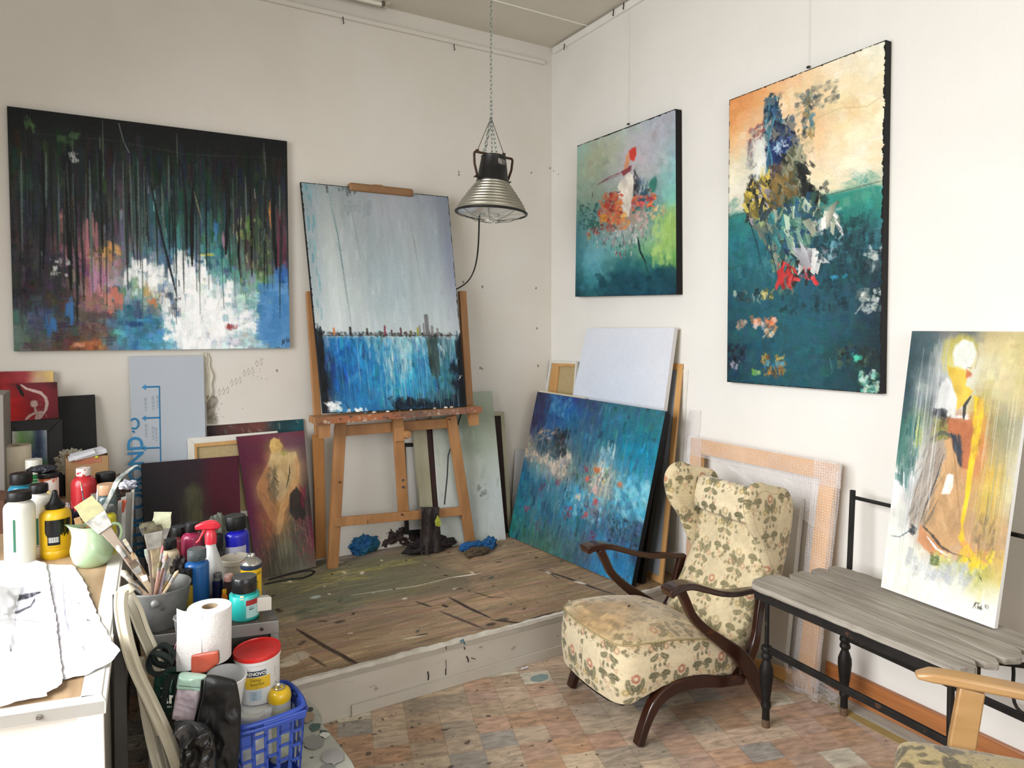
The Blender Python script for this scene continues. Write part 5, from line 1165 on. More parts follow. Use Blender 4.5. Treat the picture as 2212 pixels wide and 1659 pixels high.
# bubble-wrapped frame
m_wrapped = mat('pine_under_film', 'd6a464', 'c89658', rough=.35, scale=5, coat=.4)
TLb, TRb, BRb, BLb = at(1492, 945, 'x', -.07), at(1806, 1003, 'x', -.07), at(1752, 1508, 'x', -.135), at(1472, 1400, 'x', -.135)
t = framed('wrapped_frame', 'pine picture frame wrapped in bubble film, leaning behind the floral armchair', TLb, TRb, BRb, BLb, .075, .03, m_wrapped, None, cat='frame')
m_film = mat('bubble_film', 'e9e4e4', 'dcd6d6', rough=.18, scale=40, alpha=.40, bump=.6, bscale=110)
def film_mat():
    m, nt, b = pbr('bubble_wrap')
    b.inputs['Base Color'].default_value = lc('ece6e6'); b.inputs['Roughness'].default_value = .16
    tc = nn(nt, 'ShaderNodeTexCoord'); v = nn(nt, 'ShaderNodeTexVoronoi'); v.inputs['Scale'].default_value = 85; v.inputs['Randomness'].default_value = .25
    nt.links.new(tc.outputs['Object'], v.inputs['Vector'])
    bp = nn(nt, 'ShaderNodeBump'); bp.inputs['Strength'].default_value = .9; bp.inputs['Distance'].default_value = .006
    nt.links.new(v.outputs['Distance'], bp.inputs['Height']); nt.links.new(bp.outputs[0], b.inputs['Normal'])
    r = nn(nt, 'ShaderNodeMapRange'); r.inputs[1].default_value = 0; r.inputs[2].default_value = .6; r.inputs[3].default_value = .14; r.inputs[4].default_value = .30
    nt.links.new(v.outputs['Distance'], r.inputs[0]); nt.links.new(r.outputs[0], b.inputs['Alpha'])
    return m
m_film = film_mat()
c = [TLb, TRb, BRb, BLb]; n = (c[3]-c[0]).cross(c[1]-c[0]).normalized(); org = t.location.copy()
Uw = (TRb-TLb).normalized(); Vw = (BLb-TLb).normalized()
def film(pts, name='film', off=.006, nu=18, nv=10, amp=.006):
    a, b_, c_, d_ = [Vector(p) for p in pts]; P = []
    for i in range(nv+1):
        row = []
        for j in range(nu+1):
            u, v = j/nu, i/nv; p = (a*(1-u)+b_*u)*(1-v)+(d_*(1-u)+c_*u)*v
            row.append(p+n*(off+amp*noise.noise(p*14))-org)
        P.append(row)
    G().grid(P).build(name, m_film, t, 180)
e = .012
film([TLb-Uw*e-Vw*e, TRb+Uw*.03-Vw*e, TRb+Uw*.03+Vw*.10, TLb-Uw*e+Vw*.09])
film([TRb-Uw*.095-Vw*e, TRb+Uw*.035, BRb+Uw*.03+Vw*.0, BRb-Uw*.10], nv=26, nu=8)
film([TLb-Uw*.02, TLb+Uw*.085, BLb+Uw*.085, BLb-Uw*.01], nv=20, nu=6)
# the film sags in a loose triangle across the opening
film([TLb+Uw*.07+Vw*.075, TRb-Uw*.07+Vw*.075, TRb-Uw*.07+Vw*.30, TLb+Uw*.16+Vw*.085], off=-.01)
g = G(); P = []
for i in range(9):
    row = []
    for j in range(13):
        p = BRb-Uw*.12+Uw*.26*j/12-Vw*.10*(1-i/8)+Vector((-.02-.05*noise.noise(Vector((i*.5, j*.5, 1))), 0, 0))
        p.z = max(.004, p.z+.03*noise.noise(Vector((i*.7, j*.6, 5))))
        row.append(p-org)
    P.append(row)
g.grid(P); g.build('film', m_film, t, 60)
# more bubble film standing left of it, against the wall
t2 = thing('bubble_wrap_roll', 'crumpled standing sheet of bubble film between white canvas and wrapped frame', 'bubble wrap', at(1490, 1180, 'x', -.05))
g = G(); P = []
for i in range(16):
    P.append([at(1484+7*j+(-2 if i > 8 else 0)-i*.8, 885+i*12, 'x', -.02-.015*noise.noise(Vector((i*.4, j*.7, 2))))-t2.location for j in range(5)])
g.grid(P); g.build('film', m_film, t2, 180)

# ---------------------------------------------------------------- studio easel
m_ez = mat('oiled_beech', 'ad7d4e', '986a40', rough=.5, scale=5, stretch=(3, 3, .7), bump=.08, c3='6b4524', t3=.73, s3=9)
m_ez_shade = mat('beech_shaded_side', 'a8743f', '94622f', rough=.5, scale=5, stretch=(3, 3, .7), c3='5c3a1c', t3=.70, s3=11)  # beech copy with the shade of a shaded side put into its colour
eo = at(868, 1205, 'z', PZ); eo.y = -.2
ez = thing('easel', 'large beech studio easel standing on the platform and holding the skyline painting', 'easel', eo)
def ebar(p0, p1, wd, th, name, m=m_ez, ya=-.2, yb=None, up=(0, -1, 0)):
    a = at(p0[0], p0[1], 'y', ya); b_ = at(p1[0], p1[1], 'y', ya if yb is None else yb)
    g = G().bar(a-eo, b_-eo, wd, th, up); return g.build(name, m, ez, None, .003)
a = at(717, 1222, 'z', PZ)
lf = ebar((718, 1226), (736, 908), .062, .034, 'leg', ya=-.165, yb=-.19)
rf = ebar((1017, 1180), (974, 898), .062, .034, 'leg', ya=-.215, yb=-.20)
ebar((722, 1128), (1003, 1103), .052, .026, 'crossbar', ya=-.185, yb=-.215, up=(0, -1, 0))
ebar((722, 932), (975, 913), .060, .026, 'crossbar', ya=-.17, yb=-.18)
ebar((872, 1118), (858, 902), .062, .030, 'centre_post', ya=-.165, yb=-.235)
ebar((857, 910), (815, 400), .062, .030, 'centre_mast', ya=-.19, yb=-.035)
# ledge with paint drips
l0, l1 = at(680, 906, 'y', -.33), at(1040, 887, 'y', -.33)
z_ = (l0.z+l1.z)/2; l0.z = l1.z = z_
def art_ledge():
    A = Art(300, 14, ['8c5c3c a0603c a8643c 9c5c40 6c5448 8c6850 8c5c48 9c6440'], 111); A.dabs(90, 'b8a898 6c5c54 3c2c2c a84830 d8d0c4 4c4844 8c4c34 a89080', .35, .014, .3, (0, 0, 1, 1), .8, .8); return A.fin()
A = art_ledge()
h_, w_ = A.a.shape[:2]; xs = np.linspace(l0.x, l1.x, w_); zs = np.linspace(z_+.016, z_-.02, h_)
Pp = np.stack([np.broadcast_to(xs, (h_, w_)), np.full((h_, w_), -.338), np.broadcast_to(zs[:, None], (h_, w_))], -1).reshape(-1, 3)-np.array(eo)
ix = np.arange(h_*w_).reshape(h_, w_); Ff = np.stack([ix[:-1, :-1], ix[1:, :-1], ix[1:, 1:], ix[:-1, 1:]], -1).reshape(-1, 4)
G().bb(l0.x-eo.x, l1.x-eo.x, -.337-eo.y, -.20-eo.y, z_-.02-eo.z, z_+.016-eo.z).build('ledge', m_ez, ez, None, .002)
mk('ledge_front', Pp, Ff, mat_attr('paint_on_wood'), ez, None, A.a.reshape(-1, 3))
random.seed(12)
for k in range(9):
    u = 790+k*24+random.uniform(-8, 8); c = random.choice(['b9a99a', '3a302e', 'a04a30', 'd6cec2', '5a6a70'])
    p = at(u, 897-(u-680)*.052, 'y', -.30)-eo; p.z = z_+.018-eo.z
    G().lathe([(0, 0), (.012, .001), (.008, .007), (0, .009)], 8, Matrix.Translation(p) @ Matrix.Scale(random.uniform(.6, 1.3), 4)).build('paint_crumb', mat('dry_paint_'+c, c, rough=.4), ez, 60)
# moulded brackets under the ledge ends
for u, v in ((697, 927), (1017, 905)):
    p = at(u, v, 'y', -.25)-eo; z0 = z_-.02-eo.z
    prof = [(0, 0), (.05, 0), (.05, -.018), (.038, -.024), (.042, -.036), (.026, -.046), (.034, -.058), (.018, -.068), (.02, -.082), (0, -.082)]
    G().add([(p.x-.03, -.30-eo.y+a_, z0+b_) for a_, b_ in prof]+[(p.x+.03, -.30-eo.y+a_, z0+b_) for a_, b_ in prof], [tuple(range(9, -1, -1)), tuple(range(10, 20))]+[(i, (i+1) % 10, 10+(i+1) % 10, 10+i) for i in range(10)]).build('bracket', m_ez, ez)
# side posts behind the painting
ebar((668, 630), (688, 940), .040, .03, 'side_post', ya=-.055, yb=-.16)
ebar((998, 629), (1014, 885), .048, .03, 'side_post', ya=-.10, yb=-.17)
ebar((687, 938), (692, 1205), .062, .035, 'side_post', m_ez_shade, ya=-.09, yb=-.05)
# rear strut reaching the wall side, and the ratchet holes with plug
g = G()
for v in (961, 989, 1018, 1037, 1052):
    p = at(866+(v-961)*.055, v, 'y', -.205)
    g.tube([p-eo+Vector((0, .004, 0)), p-eo+Vector((0, -.004, 0))], .008, 10)
g.build('ratchet_hole', mat('steel_and_shade', '6e6660', '2e2824', rough=.4, metal=.5, scale=30), ez)  # steel tone mixed with a dark one that paints shade in the holes
g = G()
for u, v in ((861, 908), (902, 907), (971, 906), (869, 1112), (816, 904), (735, 1042)):
    p = at(u, v, 'y', -.222)-eo; g.tube([p+Vector((0, .01, 0)), p+Vector((0, -.001, 0))], .006, 8)
g.build('wood_plug', mat('dark_plug', '4b2b1b', rough=.5), ez)
p = at(866, 937, 'y', -.235)-eo
G().box((p.x-.012, p.y, p.z), (.062, .03, .09)).build('ratchet_block', m_ez, ez, None, .006)
g = G(); g.lathe([(.0, -.018), (.022, -.016), (.028, 0), (.022, .016), (0, .018)], 14, Matrix.Translation(p+Vector((.035, -.01, -.005))) @ Matrix.Rotation(PI/2, 4, 'X')); g.build('clamp_knob', m_ez, ez, 50)
# top clamp above the painting
a, b_ = at(752, 402, 'y', -.055), at(889, 411, 'y', -.055)
g = G().bb(a.x-eo.x, b_.x-eo.x, -.09-eo.y, -.03-eo.y, a.z-.03-eo.z, a.z+.018-eo.z); g.build('top_clamp', mat('dark_beech', '8f6a45', '7e5a38', rough=.5, scale=5), ez, None, .012, 3)

# ---------------------------------------------------------------- rags
def lump(label, u, v, sx, sy, sz, seed, c1, c2, rz=0, amp=.55, fr=2.4, c3=None):
    p = at(u, v, 'z', PZ); n = 34; vs = []; fs = []; M_ = n*2
    m = mat('rag_%d' % seed, c1, c2, rough=.75, scale=9, bump=.3, bscale=45)
    for i in range(n+1):
        th = PI*i/n
        for j in range(M_):
            ph = 2*PI*j/M_; d = Vector((math.sin(th)*math.cos(ph), math.sin(th)*math.sin(ph), math.cos(th)))
            r1 = 1-abs(noise.noise(d*fr*1.6+Vector((0, seed, 0))))*2; r2 = 1-abs(noise.noise(d*fr*3.4+Vector((seed, 0, 4))))*2
            k = 1+amp*(.75*noise.noise(d*fr*.8+Vector((seed, 0, 0)))+.45*r1-.35)+amp*.28*r2
            p_ = Vector((d.x*sx*k, d.y*sy*k, d.z*sz*k+sz*.75)); p_.z = max(.001, p_.z); vs.append(p_)
    for i in range(n):
        for j in range(M_): fs.append((i*M_+j, (i+1)*M_+j, (i+1)*M_+(j+1) % M_, i*M_+(j+1) % M_))
    o = mk('paint_rag', vs, fs, m, None, 75); o.location = p; o.rotation_euler = (0, 0, rz)
    return tag(o, label, 'rag', 'paint rags below the easel')
lump('bright blue crumpled rag by the left leg of the easel', 786, 1193, .085, .06, .062, 1, '1c5a94', '1c5a68', .2)
lump('dark brown crumpled rag behind the others below the easel', 852, 1176, .10, .06, .070, 2, '35292a', '42302d', .1)
lump('black-brown twisted rag spread out in front below the easel crossbar', 930, 1190, .155, .065, .045, 3, '282325', '332c2c', .12, .5, 3.0)
lump('dark folded rag under the hanging rag, behind the black one', 912, 1168, .10, .05, .085, 4, '2b2021', '3a2828', .0)
lump('blue rag lying by the foot of the right easel leg', 1020, 1187, .085, .035, .026, 5, '1d5c9a', '1a5580', .1)
lump('small blue ball of rag, rightmost of the rags on the platform', 1058, 1183, .045, .038, .036, 6, '185c94', '1c4c74', .4)
lump('small olive-brown rag in front of the right easel leg', 1030, 1199, .070, .032, .026, 7, '5c4e38', '4a3c2e', .0)
# rag hanging over the lower crossbar
P = []
def hp(u, v, y): return at(u, v, 'y', y)
for i in range(30):
    f = i/29; row = []
    for j in range(17):
        s_ = j/16
        u = 908+(950-908)*s_+3*math.sin(f*7+j)*.5; v = 1095+f*112
        y = -.245-.018*abs(noise.noise(Vector((s_*4, f*2, 3))))*2-.008*math.sin(s_*14+f*3)
        if i == 0: y = -.20
        row.append(hp(u, v, y))
    P.append(row)
t = thing('hanging_rag', 'dark paint-smeared rag with a yellow blot hanging over the easel crossbar', 'rag', at(928, 1200, 'z', PZ))
g = G(); g.grid([[p-t.location for p in r] for r in P])
for p_ in g.v: p_.z = max(p_.z, .01)
g.build('cloth', mat('dark_rag', '3a302e', '2c2424', rough=.7, scale=10, c3='6b5a55', t3=.62, s3=12, bump=.2, bscale=50), t, 60)
g = G(); cpt = [(945, 1112), (951, 1122), (953, 1132), (949, 1138), (941, 1136), (939, 1126), (943, 1118)]
g.add([hp(a, b_, -.292)-t.location for a, b_ in cpt], [tuple(range(7))]); 
g.build('yellow_blot', mat('yellow_green_paint', 'b4b84c', '8c9434', rough=.35, scale=30), t)
# flat cable loop lying on the platform by the nude painting
pts = [at(u, v, 'z', PZ+.004) for u, v in ((572, 1262), (600, 1256), (630, 1251), (655, 1248), (672, 1242), (680, 1235), (672, 1232), (650, 1235), (610, 1244), (580, 1252))]
o = G().tube(pts, .0045, 6).build('cable', mat('black_rubber', '1e1e1c', rough=.5), None, 60)
tag(o, 'black cable loop lying on the platform in front of the nude painting', 'cable')

# ---------------------------------------------------------------- hanging industrial lamp
LD = 3.65
lp = EYE+ray(1061, 460)*LD      # rim centre
lamp = thing('industrial_lamp', 'old ribbed aluminium industrial lamp with black neck, hanging on a chain', 'lamp', lp)
m_alu = mat('weathered_aluminium', 'a6a294', '918d80', rough=.42, metal=.75, scale=7, c3='6a665c', t3=.68, s3=20)
m_black = mat('black_enamel', '151414', '201e1c', rough=.4, scale=12)
m_rust = mat('rusty_bracket', '2e211b', '4a3226', rough=.7, scale=30)
tilt = bpy.data.objects.new('shade', None)
RX = Matrix.Rotation(math.radians(3), 4, 'Y')
def lg(prof, n=40): return G().lathe(prof, n, RX)
pr = [(.185, .0), (.183, .012)]
r0, z0 = .178, .018
for i in range(9):
    f = i/8; r = .178-.093*f**1.15; z = .018+.135*f
    pr += [(r+.003, z), (r+.004, z+.006), (r-.002, z+.012)]
lg(pr+[(.08, .165), (.078, .165), (.12, .09), (.165, .02), (.178, .002)]).build('ribbed_shade', m_alu, lamp, 50)
lg([(.086, .158), (.088, .166), (.084, .172), (.066, .29), (.068, .296), (.06, .302), (0, .304)]).build('neck', m_black, lamp, 40)
g = G(); cylpatch(g, .0745, -PI/2-.15, -PI/2+.6, .245, .275, 8, .071); g.add([], []); g.v = [RX @ p for p in g.v]; g.build('worn_label', mat('worn_label', '8c8880', '2e2c2a', rough=.6, scale=60), lamp)
g = G(); g.tube([RX @ Vector((.188*math.cos(a), .188*math.sin(a), 0)) for a in np.linspace(0, 2*PI, 49)[:-1]], .007, 8, True)
g.build('rim_gasket', m_black, lamp, 60)
lg([(.178, -.002), (.14, -.012), (.08, -.022), (0, -.026)]).build('glass', mat('frosted_lamp_glass', 'c4c6c0', rough=.12, trans=.35, coat=.5), lamp, 60)
g = G()
for k in range(8):
    a = k*PI/4+.2; g.tube([RX @ Vector((r*math.cos(a), r*math.sin(a), z)) for r, z in ((.188, -.004), (.13, -.028), (.045, -.045))], .0022, 5)
for r, z in ((.045, -.045),): g.tube([RX @ Vector((r*math.cos(a), r*math.sin(a), z)) for a in np.linspace(0, 2*PI, 25)[:-1]], .0035, 6, True)
g.build('wire_guard', mat('steel_wire', '9a978c', rough=.4, metal=.7), lamp, 60)
for k, a in enumerate((PI+.15, -PI/2-.05, .1, PI/2)):
    c, s_ = math.cos(a), math.sin(a)
    G().bar(RX @ Vector((.186*c, .186*s_, -.006)), RX @ Vector((.172*c, .172*s_, .035)), .012, .006).build('rim_clip', m_alu, lamp, None, .002)
g = G()
for sg in (-1, 1):
    g.tube([RX @ Vector(p) for p in ((sg*.088, 0, .172), (sg*.094, 0, .19), (sg*.112, 0, .245), (sg*.116, 0, .295), (sg*.112, 0, .306))], .0065, 7)
g.tube([RX @ Vector((-.112, 0, .306)), RX @ Vector((.112, 0, .306))], .0065, 7)
g.build('bracket', m_rust, lamp, 60)
for sg in (-1, 1):
    G().tube([RX @ Vector((sg*.088, 0, .176)), RX @ Vector((sg*.106, 0, .178))], .005, 6).tube([RX @ Vector((sg*.106, -.012, .18)), RX @ Vector((sg*.106, .012, .176))], .003, 5).build('wing_nut', m_rust, lamp, 60)
# chain and suspension
m_chain = mat('galvanised_chain', '8c948c', '6c746c', rough=.45, metal=.5, scale=60)
chain = thing('lamp_chain', 'long galvanised chain that hangs the industrial lamp from the ceiling', 'chain', (lp.x, lp.y, CEIL))
def links(g, a, b_, L=.021, r=.0016):
    a = Vector(a); b_ = Vector(b_); d = (b_-a); n_ = max(1, int(d.length/L)); t, s_, u_ = basis(d)
    for i in range(n_):
        c = a+d*((i+.5)/n_); w_ = s_ if i % 2 else u_
        pts = [c+t*(L*.62*math.cos(q))+w_*(L*.30*math.sin(q)) for q in np.linspace(0, 2*PI, 9)[:-1]]
        g.tube(pts, r, 4, True)
knot = Vector((0, 0, lp.z+.50-CEIL))
g = G(); links(g, (0, 0, -.005), knot); links(g, (.004, .003, -.75), knot+Vector((.006, .004, 0)))
g.build('main_chain', m_chain, chain, 60)
tops = [Vector((x, 0, .31)) for x in (-.042, -.038, .02, .04)]
for k, (x, y) in enumerate(((-.045, 0), (-.036, .004), (.012, .01), (.036, .0))):
    g = G(); links(g, knot, Vector((x, y, lp.z+.305-CEIL))); g.build('side_chain', m_chain, chain, 60)
g = G()
for x in (-.082, .078): g.tube([knot, Vector((x, 0, lp.z+.318-CEIL))], .0018, 5).box((x, 0, lp.z+.315-CEIL), (.014, .012, .018))
g.build('wire', m_rust, chain)
G().tube([(0, 0, 0), (0, 0, -.012)], .018, 12).build('ceiling_hook', m_iron, chain)
# black lead
a = lp+RX @ Vector((-.06, .02, -.03)); e0 = at(985, 625, 'y', -.012)
pts = []
for i in range(15):
    f = i/14; p = a.lerp(e0, f); p += Vector((.05*math.sin(PI*f), 0, -.22*math.sin(PI*f)*.35)); pts.append(p)
e1 = at(1040, 960, 'y', -.225)
g = G(); g.tube([lp+Vector((-.02, 0, .15)), lp+Vector((-.055, .02, .0))]+pts, .0045, 6)
pts2 = [at(u, v, 'y', y) for u, v, y in ((985, 625, -.012), (990, 700, -.012), (1010, 850, -.10), (968, 985, -.18), (966, 1030, -.20), (960, 1090, -.225))]
g.tube(pts2, .0045, 6)
o = g.build('lamp_lead', mat('black_rubber', '1e1e1c'), None, 60); tag(o, 'black electric lead running from the industrial lamp down behind the easel', 'cable')
# ---------------------------------------------------------------- flowered upholstery pigment
def leaf(A, x, y, L, W, ang, col, dx, dy, curl=0):
    """serrated acanthus leaf along a bent midrib"""
    c = hx(col); n = max(5, int(L/4)); px, py, a0 = x, y, ang
    for k in range(n):
        f = k/(n-1); a0 = ang+curl*f; px += math.cos(a0)*L/n; py += math.sin(a0)*L/n; ww = W*(.35+.65*math.sin(PI*(.1+.85*f)))
        for sg in (-1, 1):
            a = a0+sg*(.75+.2*(1-f)); o = ww*.50+1.2
            A.stroke(px+math.cos(a)*o+dx, py+math.sin(a)*o+dy, ww*1.25, max(2.4, L/n*1.25), a, np.clip(c*(.9+.25*A.R.rand()), 0, 1), .95, .1)
def flower(A, x, y, r, col, mid, dx, dy, n=8):
    for k in range(n):
        a = 2*PI*k/n+.3; A.stroke(x+dx+math.cos(a)*r*.72, y+dy+math.sin(a)*r*.72, r*.75, r*.58, a, np.clip(hx(col)*(.9+.2*A.R.rand()), 0, 1), .8, .2)
    for k in range(n):
        a = 2*PI*k/n; A.stroke(x+dx+math.cos(a)*r*.32, y+dy+math.sin(a)*r*.32, r*.25, r*.16, a, hx(mid), .7, .2)
def tile_art(bg, seed, leafc='6a6546', leafd='565236', red='a86048', yel='a48a4a', pink='b07c60', W=170, H=250):
    A = Art(W, H, [bg+' '+bg, bg+' '+bg], seed)
    for dx in (-W, 0, W):
        for dy in (-H, 0, H):
            A.R = np.random.RandomState(5)
            for ox, oy, fc in ((42, 55, red), (42+W/2, 55+H/2, 'a8946a')):
                flower(A, ox, oy-20, 15, fc, 'd7b68c', dx, dy, 9)
                for sg in (-1, 1):
                    leaf(A, ox+sg*3, oy+34, 54, 10, -PI/2+sg*.75, leafc, dx, dy, -sg*.7)
                    leaf(A, ox+sg*2, oy+26, 26, 6, -PI/2+sg*.15, leafd, dx, dy, sg*.3)
                    leaf(A, ox+sg*4, oy+36, 34, 10, PI/2-sg*.5, leafc, dx, dy, -sg*.9)
                    flower(A, ox+sg*29, oy+24, 11, yel if fc == red else pink, 'cdb06a', dx, dy, 8)
                    leaf(A, ox+sg*14, oy+66, 14, 5, PI/2-sg*.4, leafd, dx, dy)
                flower(A, ox, oy+58, 8, pink, 'd0a070', dx, dy, 6); leaf(A, ox, oy+66, 12, 5, PI/2, leafd, dx, dy)
            for ox, oy in ((42+W/2, 25), (42, 25+H/2)):
                for sg in (-1, 1):
                    leaf(A, ox+sg*3, oy+22, 38, 11, -PI/2+sg*.55, leafd, dx, dy, sg*1.5)
                    leaf(A, ox+sg*10, oy+8, 26, 9, sg*.5 if sg > 0 else PI+.5*sg*-1*-1, leafc, dx, dy, sg*1.3)
                for a_, b_, c_ in ((-8, 36, red), (8, 36, yel), (0, 49, pink)): flower(A, ox+a_, oy+b_, 6.5, c_, 'c8985c', dx, dy, 6)
                for a_, b_ in ((-19, 42), (19, 42), (-10, 58), (10, 58), (0, 64), (-34, -18), (34, -18), (-28, 60), (28, 60)): A.stroke(ox+a_+dx, oy+b_+dy, 6, 4, .5+a_, hx(leafc if b_ % 4 else pink), .85, .1)
                leaf(A, ox-34, oy+62, 16, 5, -PI/2, leafc, dx, dy, .5); leaf(A, ox+36, oy+52, 16, 5, PI/2, leafc, dx, dy, .5)
                for k in range(7):
                    qx, qy = ox-38+A.R.rand()*80, oy-40+A.R.rand()*110; leaf(A, qx, qy, 15, 5, A.R.rand()*6.28, leafc, dx, dy, .8); A.stroke(qx+8+dx, qy+9+dy, 5, 4, .4, hx(pink if k % 2 else yel), .8, .1)
                flower(A, ox-30, oy-8, 6, pink, 'c8a880', dx, dy, 6); flower(A, ox+30, oy-10, 6, red, 'c8a880', dx, dy, 6)
    return A.fin(.025)
def sampler(T, mpp):
    a = T.a; H, W = a.shape[:2]
    def f(u, v):
        x = (u/mpp) % W; y = (-v/mpp) % H
        x0 = x.astype(int) % W; y0 = y.astype(int) % H; fx = (x-np.floor(x))[..., None]; fy = (y-np.floor(y))[..., None]
        x1 = (x0+1) % W; y1 = (y0+1) % H
        return (a[y0, x0]*(1-fx)+a[y0, x1]*fx)*(1-fy)+(a[y1, x0]*(1-fx)+a[y1, x1]*fx)*fy
    return f
floral = sampler(tile_art('d2c19c', 7), .00122)
m_fab = mat_attr('floral_upholstery', rough=.85, bump=.35, dist=.0015, sheen=.25, fine=700)
def fabric(name, P, U_, V_, parent, wear=None, samp=floral, wc='a98a5e', mm=None, wrap=False):
    """dense cloth surface; pattern laid out in metres by U_, V_; wear fades the weave"""
    h, w_ = P.shape[:2]
    c = samp(U_, V_)
    R = np.random.RandomState(3)
    n1 = resize(R.rand(9, 9), h, w_)[..., None]; n2 = resize(R.rand(max(2, h//4), max(2, w_//4)), h, w_)[..., None]
    c = c*(1+(n1-.5)*.08+(n2-.5)*.05)
    if wear is not None:
        n3 = resize(R.rand(14, 20), h, w_)[..., None]
        wcol = hx(wc)*(.82+.3*n3)*(.9+.2*n2); k = np.clip(wear[..., None], 0, 1); c = c*(1-k)+wcol*k
    idx = np.arange(h*w_).reshape(h, w_)
    F = np.stack([idx[:-1, :-1], idx[:-1, 1:], idx[1:, 1:], idx[1:, :-1]], -1).reshape(-1, 4)
    o = mk(name, P.reshape(-1, 3), F, mm or m_fab, parent, 180, c.reshape(-1, 3))
    return o
def closed_curve(pts, n):
    """Catmull-Rom through a closed outline, resampled evenly to n points"""
    p = np.array(pts, float); N = len(p); q = []
    for i in range(N):
        a, b_, c, d = p[i-1], p[i], p[(i+1) % N], p[(i+2) % N]
        for t in np.linspace(0, 1, 16, endpoint=False):
            q.append(.5*((2*b_)+(-a+c)*t+(2*a-5*b_+4*c-d)*t*t+(-a+3*b_-3*c+d)*t**3))
    q = np.array(q+[q[0]]); s = np.r_[0, np.cumsum(np.linalg.norm(np.diff(q, axis=0), axis=1))]
    t = np.linspace(0, s[-1], n)
    return np.stack([np.interp(t, s, q[:, k]) for k in range(q.shape[1])], -1), t
def open_curve(pts, n):
    p = np.array(pts, float); p = np.vstack([2*p[0]-p[1], p, 2*p[-1]-p[-2]]); q = []
    for i in range(1, len(p)-2):
        a, b_, c, d = p[i-1:i+3]
        for t in np.linspace(0, 1, 12, endpoint=False): q.append(.5*((2*b_)+(-a+c)*t+(2*a-5*b_+4*c-d)*t*t+(-a+3*b_-3*c+d)*t**3))
    q = np.array(q+[p[-2]]); s = np.r_[0, np.cumsum(np.linalg.norm(np.diff(q, axis=0), axis=1))]; t = np.linspace(0, s[-1], n)
    return np.stack([np.interp(t, s, q[:, k]) for k in range(q.shape[1])], -1), t

# ---------------------------------------------------------------- wing armchair
AC = thing('armchair', 'high-backed wing armchair in faded floral upholstery with dark curved wooden arms', 'armchair', (-.98, -1.872, 0), math.radians(87))
m_mah = mat('dark_mahogany', '33190f', '2a130c', rough=.28, scale=5, stretch=(2, .6, 2), coat=.5, c3='4d2615', t3=.66, s3=8)
# seat
out = [(0, .105), (-.10, .10), (-.185, .085), (-.222, .045), (-.236, -.05), (-.243, -.2), (-.243, -.36), (-.232, -.46), (-.19, -.49), (0, -.50), (.19, -.49), (.232, -.46), (.243, -.36), (.243, -.2), (.236, -.05), (.222, .045), (.185, .085), (.10, .10)]
N = 560
oc, ot = closed_curve(out, N)
zt = lambda y: np.interp(y, [-.5, -.44, -.3, -.15, .0, .06, .11], [.265, .295, .35, .378, .39, .388, .384])
zb = lambda y: np.interp(y, [-.5, -.4, -.25, -.1, 0, .04, .11], [.13, .165, .19, .195, .165, .150, .142])
ks = np.concatenate([np.linspace(0, .9, 62), np.linspace(.91, 1, 12)])
cx_, cy_ = 0, -.2
K = ks[::-1][:, None]
X = cx_+(oc[None, :, 0]-cx_)*K; Y = cy_+(oc[None, :, 1]-cy_)*K
crown = .040*(1-np.clip(K, 0, 1)**3.0)
Z = zt(Y)+crown-.004*np.sin(X*30)*np.cos(Y*26)*(1-K)
Pt = np.stack([X, Y, Z], -1)
wear = np.clip(1.45-1.25*np.hypot((X)/.22, (Y-.02)/.34), 0, 1)*.92
wear = np.maximum(wear, .45*(K < .985))
fabric('seat_top', Pt, X+.03, Y*1.0+.05, AC, wear)
v = np.linspace(0, 1, 92)[:, None]
zt_, zb_ = zt(oc[:, 1])[None], zb(oc[:, 1])[None]
bul = .013*np.sin(v*PI)-.02*np.clip(v-.93, 0, 1)/.07*0
nx = np.gradient(oc[:, 1]); ny = -np.gradient(oc[:, 0]); nl = np.hypot(nx, ny)+1e-9; sgn = -1 if (nx[0]*0+ny[0]) < 0 else 1
nx, ny = nx/nl*sgn, ny/nl*sgn
Zs = zt_*(1-v)+zb_*v+0*v
tuck = np.where(v > .94, (v-.94)/.06*.03, 0)
Ps = np.stack([oc[None, :, 0]+nx[None]*(bul-tuck), oc[None, :, 1]+ny[None]*(bul-tuck), Zs], -1)
fabric('seat_side', Ps, np.broadcast_to(ot[None], Zs.shape), Zs, AC, np.clip((.12-v), 0, 1)*3+0*Zs)
mu = mat('piping_cloth', 'a3946a', '8f8058', rough=.9, scale=60)
G().tube([Vector((oc[i, 0]*1.008, oc[i, 1]*1.004+.0008, zt(oc[i, 1])-.0005)) for i in range(0, N-1, 6)], .0032, 6, True).build('seam_piping', mu, AC, 60)
G().add([(p[0]*.97, p[1]*.97, zb(p[1])+.004) for p in oc[::20]], [tuple(range(len(oc[::20])))]).build('seat_underside', mat('black_lining', '1c1814', rough=.9), AC)
# cigarette hole and stain on the seat
G().add([(.02+.016*math.cos(a)*(1+.2*math.sin(3*a)), -.12+.012*math.sin(a), zt(-.12)+.0405) for a in np.linspace(0, 2*PI, 11)[:-1]], [tuple(range(10))]).build('burn_mark', mat('burn', '3d2c1a', rough=.9), AC)
